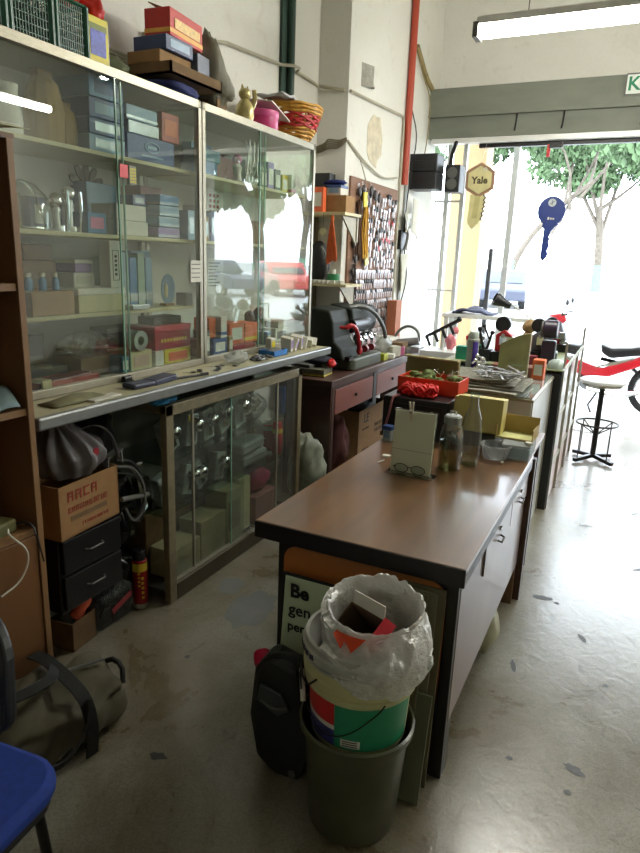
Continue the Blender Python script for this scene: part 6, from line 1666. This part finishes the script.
g = G().bx(-.16, .16, -.10, .10, 0, .004)
for a, b, c, d in ((-.16, -.155, -.10, .10), (.155, .16, -.10, .10), (-.16, .16, -.10, -.095), (-.16, .16, .095, .10)): g.bx(a, b, c, d, 0, .075)
g.o('tray', m('orange_red_plastic', (206, 60, 30), .4, 0, .08, 10), r, local=True, bevel=.001)
g = G(); rr = random.Random(2)
for _ in range(22): g.ball((rr.uniform(-.14, .12), rr.uniform(-.07, .07), rr.uniform(.03, .08)), (.03, .02, .018), 5, .5)
g.o('green_oddments', m('green_oddments', (104, 122, 60), .7, 0, .35, 30), r, local=True)
g = G()
for _ in range(6):
    a = Vector((rr.uniform(-.1, .1), rr.uniform(-.05, .05), .085)); g.cyl(a, a + Vector((rr.uniform(-.07, .07), rr.uniform(-.05, .05), .03)), .003, n=5)
g.o('sticks', STEEL, r, local=True)
g = G(); rr = random.Random(6)
for k in range(16):
    c = Vector((-.94 + rr.uniform(-.06, .10), 3.045 + rr.uniform(-.03, .03), ZD + .2 + .03)); q = rr.uniform(.03, .055)
    g.tube([(c.x + q * math.cos(t + k), c.y + q * .6 * math.sin(t + k), max(ZD + .207, c.z + .025 * math.sin(2 * t + k))) for t in [2 * PI * j / 12 for j in range(13)]], .0065, 5)
g.ball((-.94, 3.045, ZD + .2 + .026), (.07, .035, .025), 7, .4)
g.one('red_twine', m('bright_red_twine', (214, 26, 22), .6, 0, .15, 30), 'heap of bright red plastic twine on the front of the black metal box', 'twine', smooth=True)
g = G().tube([(-1.0, 2.98, ZD + .205), (-1.015, 2.925, ZD + .21), (-1.02, 2.915, ZD + .14), (-1.035, 2.905, ZD + .06)], .006, 6, 2)
g.one('pink_ribbon', m('dull_pink_cord', (150, 90, 92), .6), 'dull pink cord hanging down the front of the black metal box', 'cord', smooth=True)
r = new_root('olive_board', 'olive green flat box lid standing upright behind the orange tray', 'lid', (-.96, 3.385, ZD), -.10)
G().box((0, 0, .175), (.30, .03, .35), rot(-.08, 0, 0)).o('lid', m('olive_lid', (120, 112, 66), .6, 0, .12, 6), r, local=True, bevel=.003)
G().box((0, -.013, .345), (.306, .036, .008), rot(-.08, 0, 0)).o('pale_edge', CREAM, r, local=True)
r = new_root('box_file', 'yellow cream box file lying open side out behind the bottles', 'file', (-.600, 3.04, .818), -.03)
CY = m('cream_yellow_card', (190, 176, 106), .65, 0, .06, 8)
G().box((0, 0, .085), (.215, .10, .165), rot(-.10, 0, 0)).o('file_body', CY, r, local=True, bevel=.003)
G().box((-.117, .0, .09), (.024, .09, .15), rot(-.1, 0, 0)).o('spine', m('cream_spine', (206, 196, 130), .6), r, local=True, bevel=.02)
G().bx(-.08, .08, -.03, .03, -.0675, .0).o('support_block', GRY, r, local=True)
r = new_root('open_folder', 'open yellow card tray right of the cream box file', 'tray', (-.425, 3.03, .82), -.05)
g = G().box((0, 0, .003), (.17, .14, .005)); g.box((-.0, .068, .045), (.17, .005, .085), rot(-.1, 0, 0)); g.box((-.083, 0, .03), (.004, .14, .055)); g.box((.083, 0, .03), (.004, .14, .055))
g.o('card_wall', m('yellow_card_tray', (176, 150, 84), .6, 0, .08, 8), r, local=True)
G().box((0, 0, .0065), (.16, .13, .002)).o('inner_sheet', m('light_yellow_sheet', (206, 206, 140), .6), r, local=True)
G().bx(-.08, .08, -.06, .06, -.0695, -.0).o('support_box', plastic_film('green_tub', (150, 168, 158)), r, local=True)

# low showcase B with newspapers
sb = new_root('glass_showcase', 'low glass topped showcase behind the desk, covered with newspapers', 'showcase', (-.8, 3.9, 0))
PALE = m('pale_panel', (196, 198, 196), .3, 0, .05, 5, coat=.3)
G().bx(-1.15, -.43, 3.47, 4.33, 0, .90).o('body', PALE, sb, bevel=.003)
g = G().bx(-1.16, -.42, 3.465, 4.335, .90, .915); g.o('top_rim', ALU, sb, bevel=.002)
G().bx(-1.15, -.43, 3.475, 4.325, .915, .923).o('glass_top', m('glass_sheet_top', (150, 160, 158), .05, 0, .05, 5, coat=1.0), sb)
g = G()
for z in (.15, .5): g.bx(-.43, -.425, 3.5, 4.3, z, z + .012)
for y in (3.49, 4.31): g.bx(-.43, -.424, y - .012, y + .012, 0, .9)
g.o('side_frame', ALU, sb)
g = G().bx(-.75, -.64, 3.462, 3.468, .62, .9); g.o('grey_panel', GRY, sb)
rr = random.Random(8)
zn = .9235
NP = [m('newsprint_a', (150, 148, 138), .85, 0, .35, 45), m('newsprint_b', (172, 170, 158), .85, 0, .3, 55), m('newsprint_c', (110, 108, 96), .85, 0, .45, 40)]
for k, lb in enumerate(('bottom newspaper of the pile on the showcase', 'second newspaper from the bottom of the pile, sticking out left', 'third newspaper of the pile, darkest sheet', 'fourth newspaper of the pile, pale sheet', 'fifth newspaper of the pile with a curled corner', 'top newspaper of the pile on the showcase')):
    w, d = .60 - .02 * k, .52 - .035 * k
    x0 = -.80 + rr.uniform(-.03, .03); y0 = 3.70 + rr.uniform(-.03, .03); a = rr.uniform(-.10, .10)
    z0 = zn + .012 * k
    g = G().grid(lambda u, v: ((u - .5) * w * math.cos(a) - (v - .5) * d * math.sin(a) + x0, (u - .5) * w * math.sin(a) + (v - .5) * d * math.cos(a) + y0, z0 + .005 + .0025 * math.sin(9 * u + 5 * v + k) + (.02 * max(0, u - .7) * (k > 2))), 14, 10)
    g.one('newspaper', NP[k % 3], lb, 'newspaper', 'newspapers piled on the showcase', solid=.006)
G().box((-.98, 3.55, zn + .078), (.14, .05, .004), rot(0, 0, .1)).one('yellow_sheet', YB, 'yellow card strip lying on the newspapers at the left', 'card')
g = G(); rr = random.Random(33)
for _ in range(44):
    c = Vector((-.62 + rr.uniform(-.12, .10), 3.60 + rr.uniform(-.10, .14), zn + .085 + rr.uniform(0, .022))); a = rr.uniform(0, PI)
    g.box(c, (rr.uniform(.05, .13), .012, .004), rot(rr.uniform(-.2, .2), rr.uniform(-.2, .2), a))
g.one('metal_strips', m('dull_steel'), 'scattered heap of thin metal blanks on the newspapers', 'metal strips')
r = new_root('green_board', 'upright green painted wooden board with a slanted top at the back of the newspapers', 'board', (-.635, 4.0, .9235))
g = G().prism([(-.085, 0), (.085, 0), (.085, .285), (.02, .27), (-.04, .235), (-.085, .21)], -.008, .008, 'y')
g.o('board', m('chalky_green_board', (156, 156, 106), .7, 0, .2, 12), r, local=True)
G().bx(.085, .092, -.01, .01, 0, .285).o('wood_edge', m('peg_wood'), r, local=True)
G().box((.03, -.009, .09), (.07, .001, .012)).o('chalk_mark', m('chalk_mark', (160, 172, 140), .8), r, local=True)
g = G(); rr = random.Random(12)
for _ in range(22):
    c = (-.80 + rr.uniform(-.05, .05), 3.96 + rr.uniform(-.04, .04), zn + rr.uniform(.02, .16) * .8)
    g.cyl(c, (c[0] + rr.uniform(-.05, .05), c[1] + rr.uniform(-.03, .03), c[2] + rr.uniform(-.02, .03)), .007, n=6); g.ball(c, .014, 5)
g.one('lock_cylinder_heap', CHROME, 'heap of shiny lock cylinders left of the green board', 'locks', smooth=True)
spray('spray_bottle', 'grey spray bottle with a purple stripe left of the heap of lock cylinders', (-.885, 4.0, .9235), .036, .27, m('grey_bottle_plastic', (150, 156, 152), .4, 0, .1, 15), m('pale_cap', (176, 186, 180), .4))
rb = [o for o in COL.objects if o.get('label', '').startswith('grey spray bottle')][0]
g = G().grid(lambda u, v: (.0368 * math.cos(D(-80) + D(60) * u), .0368 * math.sin(D(-80) + D(60) * u), .02 + .19 * v), 8, 3)
g.o('purple_stripe', m('purple_print', (74, 52, 150), .5), rb, local=True)
carton('tool_box', 'dull wooden box behind the green board on the showcase', 'box', (-.66, 4.20, .9235), (.26, .12, .06), m('dull_red_wood', (120, 74, 60), .6, 0, .2, 12))
r = carton('parts_box', 'orange and white box right of the green board', 'box', (-.495, 4.13, .9235), (.07, .09, .12), m('orange_box'), panel=WHITE, pface='-y')

# black ended showcase C
sc = new_root('glass_showcase', 'long glass showcase with a black end panel near the shop front', 'showcase', (-.75, 5.2, 0))
G().bx(-1.15, -.375, 4.345, 4.375, 0, .95).o('black_end', m('black_panel', (12, 12, 13), .4, 0, .1, 10), sc, bevel=.003)
G().bx(-1.14, -.385, 4.375, 5.98, 0, .30).o('base', m('pinkish_panel', (196, 176, 172), .4, 0, .06, 5), sc)
G().bx(-1.14, -.40, 4.375, 5.98, .30, .93).o('body', PALE, sc)
G().bx(-1.15, -.378, 4.345, 6.0, .935, .955).o('top_board', m('green_top_edge', (140, 148, 110), .4, 0, .1, 10), sc)
g = G()
for y in (4.39, 4.9, 5.45, 5.98): g.bx(-.385, -.367, y - .012, y + .012, 0, .95)
for z in (.28, .62, .93): g.bx(-.385, -.370, 4.375, 5.98, z, z + .018)
g.tube([(-.375, 4.42, .96), (-.375, 4.42, 1.12), (-.375, 5.9, 1.12), (-.375, 5.9, .96)], .008, 6)
g.o('frame', ALU, sc)
G().bx(-.379, -.376, 4.43, 5.9, .965, 1.115).o('glass_screen', GLASS, sc)
ZS = .9555
r = new_root('small_bowl', 'upturned grey green bowl on the end of the black ended showcase', 'bowl', (-.43, 4.41, ZS))
G().lathe([(.05, 0), (.05, .02), (.042, .045), (.02, .06), (0, .062)], n=20).o('bowl_body', m('grey_green_glass', (150, 162, 154), .25, 0, .1, 15), r, local=True, smooth=True)
rr = random.Random(64)
def bench_machine(label, c, body, s=1.0, wheel=True):
    r = new_root('bench_machine', label, 'machine', c, rr.uniform(-.3, .3))
    G().bx(-.09 * s, .09 * s, -.07 * s, .07 * s, 0, .06 * s).o('base', BLACKM, r, local=True, bevel=.006)
    g = G().prism([(-.07 * s, .06 * s), (.06 * s, .06 * s), (.05 * s, .14 * s), (-.02 * s, .19 * s), (-.07 * s, .16 * s)], -.05 * s, .05 * s, 'y'); g.o('housing', body, r, local=True, bevel=.008)
    g = G().cyl((.04 * s, -.06 * s, .12 * s), (.04 * s, -.10 * s, .12 * s), .02 * s); g.cyl((-.02 * s, -.055 * s, .15 * s), (-.02 * s, -.09 * s, .16 * s), .012 * s); g.box((.05 * s, -.085 * s, .08 * s), (.06 * s, .03 * s, .02 * s)); g.box((.01 * s, -.072 * s, .13 * s), (.10 * s, .02 * s, .05 * s)); g.box((.045 * s, -.078 * s, .10 * s), (.03 * s, .03 * s, .05 * s))
    g.o('clamp', CHROME, r, local=True, smooth=True)
    if wheel: G().cyl((-.04 * s, -.03 * s, .22 * s), (-.04 * s, .02 * s, .22 * s), .045 * s, n=20).o('wheel', BLACKP, r, local=True, bevel=.004)
    return r
bench_machine('small key cutting machine with a black wheel and red housing behind the green board', (-.76, 4.52, ZS), m('red_machine', (168, 30, 34), .4), 1.15)
bench_machine('small key cutting machine in the middle of the black ended showcase', (-.56, 4.75, ZS), m('grey_machine', (92, 92, 96), .4, .3), 1.1, True)
bench_machine('grey key cutting machine without a wheel at the left of the showcase', (-.98, 4.60, ZS), m('grey_machine'), 1.0, False)
bench_machine('far key cutting machine near the shop front edge of the showcase', (-.55, 5.35, ZS), m('red_machine'), 1.0)
g = G().ball((-.70, 4.95, ZS + .09), (.05, .05, .09), 8, .2); g.ball((-.69, 4.95, ZS + .21), (.055, .045, .05), 8, .2)
g.one('tan_bag', m('tan_leather', (150, 122, 84), .6, 0, .2, 15), 'tan leather pouch standing among the key machines', 'bag', smooth=True)
r = new_root('purple_grinder', 'tall dark purple bench grinder at the right of the key machines', 'machine', (-.505, 4.60, ZS))
G().box((0, 0, .08), (.09, .08, .16)).o('stand', m('dark_purple_paint', (44, 32, 50), .4, 0, .1, 15), r, local=True, bevel=.01)
G().cyl((-.045, 0, .235), (.045, 0, .235), .06, n=20).o('motor', m('dark_purple_paint'), r, local=True, smooth=True, bevel=.006)
G().cyl((-.06, 0, .235), (-.048, 0, .235), .052, n=20).o('grinding_wheel', GRY, r, local=True)
carton('parts_box', 'dark red box on the showcase in front of the grinder', 'box', (-.62, 4.50, ZS), (.12, .07, .06), MAR)
carton('parts_box', 'teal green box at the left of the black ended showcase', 'box', (-1.02, 4.44, ZS), (.14, .08, .09), m('sea_green_box', (40, 140, 110), .5))
carton('parts_box', 'white tin on the showcase behind the teal green box', 'box', (-1.08, 4.85, ZS), (.08, .08, .12), WHITE, lid=RED)
r = new_root('vise', 'black clamp tool with two knobs pointing up left of the red machine', 'tool', (-.90, 4.45, ZS))
g = G().box((0, 0, .04), (.07, .05, .08)); g.cyl((-.01, 0, .08), (-.05, 0, .21), .009); g.cyl((.01, 0, .08), (.035, 0, .19), .009); g.ball((-.05, 0, .215), .017, 6); g.ball((.037, 0, .195), .017, 6); g.ball((-.02, 0, .235), .014, 6); g.cyl((-.02, 0, .235), (.02, 0, .15), .007)
g.o('clamp_body', BLACKP, r, local=True, smooth=True)
# desk lamp
r = new_root('desk_lamp', 'adjustable desk lamp with a black shade leaning over the key machines', 'lamp', (-.62, 5.05, ZS))
G().lathe([(0, 0), (.06, 0), (.06, .015), (.02, .02), (0, .02)], n=20).o('base', WHITE, r, local=True, smooth=True)
G().tube([(0, 0, .02), (.04, 0, .18), (-.24, -.02, .36)], .005, 6).o('arm', WHITE, r, local=True)
G().lathe([(.0, .0), (.024, .004), (.028, .05), (.05, .11), (.052, .135), (.046, .135)], (-.24, -.02, .345), 20, rot(.35, -1.15, 0)).o('shade', m('black_lamp_shade', (30, 30, 36), .4), r, local=True, smooth=True)
# white table with jeans
wt = new_root('white_table', 'high white table by the shop front carrying a folded denim cloth', 'table', (-1.15, 5.55, 0))
WT = m('white_table_paint', (214, 216, 214), .4, 0, .03, 5)
G().bx(-1.66, -.70, 6.05, 6.45, 1.10, 1.135).o('top', WT, wt, bevel=.003)
for (x, y) in ((-1.62, 6.08), (-.74, 6.08), (-1.62, 6.42), (-.74, 6.42)): G().bx(x - .02, x + .02, y - .02, y + .02, 0, 1.10).o('leg', WT, wt)
G().bx(-1.62, -.74, 6.07, 6.09, .55, .59).o('rail', WT, wt)
g = G().grid(lambda u, v: (-1.58 + .38 * u, 6.10 + .26 * v, 1.14 + .055 * math.sin(PI * min(1, u * 1.15)) * (.7 + .3 * math.sin(9 * u + 4 * v))), 16, 10)
g.one('denim_cloth', m('faded_denim', (78, 84, 112), .85, 0, .12, 20), 'folded blue grey denim cloth on the left end of the high white table', 'cloth', smooth=True, solid=.02)
# rack of pens and papers between desk and table
r = new_root('pen_rack', 'slanted black rack of tools between the key desk and the white table', 'rack', (-1.33, 5.0, 0))
g = G()
for y in (-.05, .05): g.cyl((-.14, y, 1.03), (.10, y, 1.17), .012, n=8)
for t in (0, .25, .5, .75): g.cyl((-.14 + .24 * t, -.05, 1.03 + .14 * t), (-.10 + .24 * t, -.06, .96 + .14 * t), .012, n=8)
g.ball((.11, -.05, 1.18), .022, 6)
g.o('rack_arm', BLACKP, r, local=True, smooth=True)
G().cyl((-.02, 0, .0), (-.02, 0, 1.10), .015).o('stand', WT, r, local=True)
G().bx(-.16, .14, -.14, .14, 0, .93).o('white_pedestal', WT, r, local=True, bevel=.003)
g = G().ball((-1.30, 5.06, .99), (.04, .03, .06), 7, .4); g.ball((-1.27, 5.06, 1.08), (.025, .02, .03), 6, .4)
g.one('pink_toy', m('pale_pink_toy', (220, 130, 140), .5, 0, .1, 15), 'small pink crumpled bundle under the slanted black rack', 'toy', smooth=True)
r = new_root('grinder_guard', 'curved grey metal hoop of a machine at the far end of the key desk', 'machine', (-1.80, 5.40, .8305))
G().tube([(-.10, 0, .08), (-.06, 0, .18), (.03, 0, .23), (.12, 0, .19), (.14, 0, .10)], .012, 8, 2).o('hoop', m('grey_tube'), r, local=True, smooth=True)
g = G().cyl((-.1, 0, .06), (.14, 0, .10), .035, n=14); g.bx(-.14, .16, -.07, .07, 0, .05)
g.o('metal_base', m('dull_steel'), r, local=True, smooth=True)
r = new_root('brown_box_stand', 'brown carton on the far end of the key desk beside the metal hoop', 'box', (-1.79, 5.22, .8305))
G().box((0, 0, .05), (.12, .14, .10)).o('box_wall', CARDD, r, local=True, bevel=.002)

# ---- round stool
stl = new_root('bar_stool', 'round topped metal stool with a footring and cross base near the shop front', 'stool', (-.17, 5.78, 0))
G().lathe([(0, .675), (.17, .675), (.185, .685), (.185, .70), (.17, .708), (0, .712)], n=40).o('seat', m('pale_seat_vinyl', (206, 206, 206), .35, 0, .05, 8), stl, local=True, smooth=True)
G().lathe([(.0, .655), (.16, .655), (.165, .675), (0, .675)], n=30).o('seat_frame', STEEL, stl, local=True, smooth=True)
G().cyl((0, 0, .05), (0, 0, .66), .022, n=16).o('post', BLACKM, stl, local=True, smooth=True)
g = G()
N = 40
for i in range(N):
    a0, a1 = 2 * PI * i / N, 2 * PI * (i + 1) / N
    g.cyl((.165 * math.cos(a0), .165 * math.sin(a0), .33), (.165 * math.cos(a1), .165 * math.sin(a1), .33), .008, n=6, caps=False)
for k in range(4):
    a = PI / 4 + PI / 2 * k; g.cyl((.165 * math.cos(a), .165 * math.sin(a), .33), (.02 * math.cos(a), .02 * math.sin(a), .24), .005, n=6); g.cyl((.16 * math.cos(a), .16 * math.sin(a), .33), (.16 * math.cos(a), .16 * math.sin(a), .04), .005, n=6)
g.o('footring', BLACKM, stl, local=True, smooth=True)
for k in range(4):
    a = PI / 4 + PI / 2 * k + .1
    G().box((.10 * math.cos(a), .10 * math.sin(a), .025 + .012), (.22, .035, .03), rot(0, .10, a)).o('foot', BLACKM, stl, local=True, bevel=.003)

# ---- hanging key signs
STR = m('nylon_line', (180, 180, 180), .4)
ky = new_root('key_sign', 'large pale gold key shaped sign with a hexagonal head hanging in the shop front', 'sign', (-1.49, 6.35, 1.91))
hexa = [(.155 * math.cos(PI / 6 + PI / 3 * k) * 1.0, .44 + .155 * math.sin(PI / 6 + PI / 3 * k)) for k in range(6)]
hexa = [(x, z) for x, z in hexa]
G().prism(hexa, -.012, .012, 'y').o('brown_rim', m('brown_rim_paint', (150, 118, 92), .5, .1, .1, 15), ky, local=True, bevel=.004)
G().prism([(x * .80, .44 + (z - .44) * .80) for x, z in hexa], -.016, .016, 'y').o('gold_head', m('pale_gold_paint', (206, 198, 146), .5, .1, .12, 12), ky, local=True, bevel=.002)
blade = [(-.075, .32), (.045, .32), (.045, .30), (.062, .285), (.045, .265), (.06, .245), (.045, .225), (.058, .205), (.04, .19), (.054, .165), (.036, .15), (.046, .125), (.03, .105), (.038, .08), (.015, .05), (-.035, .0), (-.085, .06)]
G().prism(blade, -.010, .010, 'y').o('blade', m('pale_gold_paint'), ky, local=True)
G().prism([(p[0] + .012, p[1]) for p in blade[1:14]] + [(.012, .09), (.025, .3)], -.008, .008, 'y').o('dark_teeth', m('dark_teeth_paint', (60, 50, 34), .5), ky, local=True)
G().box((-.012, -.0115, .20), (.05, .003, .2), rot(0, .09, 0)).o('groove', m('darker_gold', (184, 176, 120), .5), ky, local=True)
text('printed_name', 'Yale', .085, (0, -.0175, .435), '-y', m('dark_gold_ink', (70, 60, 34), .6), ky, bold=.003, local=True)
g = G().lathe([(.010, -.02), (.018, -.02), (.018, .02), (.010, .02)], (.045, 0, .53), 14, rot(PI / 2, 0, 0)); g.o('eyelet', WHITE, ky, local=True)
G().cyl((.0, 0, .59), (.0, .18, .83), .0012, n=4).o('string', STR, ky, local=True)
kz = new_root('key_sign', 'dark blue key shaped sign with a round head hanging in the shop front', 'sign', (-.815, 6.30, 1.64))
NB = m('navy_sign_paint', (30, 52, 122), .4, 0, .08, 15)
circ = [(.118 * math.cos(t), .435 + .125 * math.sin(t)) for t in [2 * PI * k / 36 for k in range(36)]]
G().prism(circ, -.012, .012, 'y').o('head', NB, kz, local=True, bevel=.004)
G().prism([(-.06, .345), (.06, .345), (.068, .315), (.045, .305), (.030, .28), (.012, .26), (.012, .235), (.002, .215), (.012, .195), (.004, .165), (.016, .145), (.006, .115), (.0, .09), (.012, .07), (.004, .04), (-.028, .0), (-.052, .03), (-.046, .28), (-.066, .30)], -.009, .009, 'y').o('blade', NB, kz, local=True)
G().lathe([(0, -.015), (.034, -.015), (.034, .015), (0, .015)], (.0, 0, .505), 20, rot(PI / 2, 0, 0)).o('silver_disc', m('silver_paint', (190, 196, 200), .3, .5), kz, local=True)
g = G().box((.0, -.0165, .505), (.04, .003, .006), rot(0, -.6, 0)); g.box((0, -.0165, .505), (.006, .003, .04)); g.o('disc_emblem', m('grey_emblem', (100, 108, 120), .5), kz, local=True)
g = G().box((-.018, -.0135, .372), (.016, .003, .022), rot(0, .2, 0)); g.box((.004, -.0135, .370), (.012, .003, .016)); g.box((.024, -.0135, .369), (.014, .003, .014)); g.o('small_name', WHITE, kz, local=True)
G().cyl((0, 0, .555), (0, .22, 1.10), .0012, n=4).o('string', STR, kz, local=True)
r = new_root('exit_sign', 'white sign with a green letter K on the shutter box, at the right frame edge', 'sign', (-.2, 6.49, 3.03))
G().bx(-.165, .17, -.014, .009, -.01, .16).o('plate', m('white_sign_plastic', (214, 220, 212), .4), r, local=True, bevel=.006)
g = G()
for a, b, c, d in ((-.165, .17, .15, .16), (-.165, .17, -.01, 0), (-.165, -.157, 0, .15), (.162, .17, 0, .15)): g.bx(a, b, -.018, -.014, c, d)
g.o('grey_rim', GRY, r, local=True)
text('letter', 'K', .15, (-.10, -.0155, .075), '-y', m('exit_green', (20, 120, 84), .5), r, bold=.003, local=True)
r = new_root('red_tag', 'small red tag and dark clip hanging below the shutter rail', 'tag', (-.93, 6.60, 2.57))
G().bx(-.03, .0, -.006, .006, 0, .11).o('tag', RED, r, local=True)
g = G().box((.05, 0, .10), (.12, .03, .05)); g.cyl((-.015, 0, .10), (-.015, 0, .146), .003, n=5); g.o('clip_body', BLACKM, r, local=True)

# ---- ceiling tubes
TUB = m('lit_tube', (255, 253, 244), .4, 0, 0, 1, emit=TUBE)
def tube_lamp(label, c, L, rz):
    r = new_root('fluorescent_lamp', label, 'lamp', c, rz)
    G().bx(-L / 2, L / 2, -.05, .05, .045, .085).o('housing', m('white_batten', (225, 225, 220), .4), r, local=True, bevel=.003)
    G().prism([(.042 * math.cos(2 * PI * k / 20), .012 + .034 * math.sin(2 * PI * k / 20)) for k in range(20)], -L / 2 + .02, L / 2 - .02, 'x').o('lit_diffuser', TUB, r, local=True, smooth=True)
    for s_ in (-1, 1): G().bx(s_ * L / 2 - .02, s_ * L / 2 + .012, -.05, .06, -.02, .06).o('end_cap', m('grey_end_cap', (96, 96, 90), .5), r, local=True)
    for s_ in (-1, 1): G().cyl((s_ * L * .27, 0, .085), (s_ * L * .27, 0, 4.3 - c[2]), .003, n=6).o('wire', BLACKM, r, local=True)
tube_lamp('bright fluorescent tube lamp hanging on wires near the shop front', (-.47, 4.2, 2.90), 1.22, 0)
tube_lamp('fluorescent tube lamp hanging over the right side of the shop, outside the picture', (2.03, 4.7, 3.0), 1.4, PI / 2)

# ---- small marks and litter on the floor
ST = m('dark_floor_stain', (52, 52, 50), .5, 0, .2, 20)
def stain(label, pts, z=.0012, mt_=ST):
    g = G(); n = len(pts); g.add([(x, y, z) for x, y in pts], [tuple(range(n))]); return g
rr = random.Random(51)
def blob(x, y, a, b, rz=0, n=18, j=.22):
    P = []
    for k in range(n):
        t = 2 * PI * k / n; q = 1 + rr.uniform(-j, j); X, Y = a * math.cos(t) * q, b * math.sin(t) * q
        P.append((x + X * math.cos(rz) - Y * math.sin(rz), y + X * math.sin(rz) + Y * math.cos(rz)))
    return P
g = G()
for args in ((-1.42, 2.30, .10, .16), (-1.62, 2.43, .06, .08)):
    P = blob(*args); g.add([(x, y, .0010) for x, y in P], [tuple(range(len(P)))])
g.st('floor_patch', m('grey_floor_patch', (112, 114, 110), .45, 0, .1, 12))
g = G()
for args in ((.03, 1.97, .035, .018, -.5), (-.01, 2.81, .012, .03, .6), (-.22, 3.1, .05, .02, .1), (-.15, 3.08, .012, .01), (.02, 1.86, .012, .01), (-.17, 1.92, .012, .010), (.22, 3.7, .05, .012, .7), (.30, 3.9, .04, .012, 1.2), (.33, 3.5, .03, .012, .4), (-.1, 4.2, .04, .01, .3), (.18, 4.6, .04, .012, .9), (-.25, 2.45, .01, .04, .3), (-1.2, 1.37, .03, .016, .3), (-1.45, 1.85, .01, .012), (.1, 2.5, .01, .012)):
    P = blob(*args); g.add([(x, y, .0014) for x, y in P], [tuple(range(len(P)))])
g.st('floor_stains', ST)
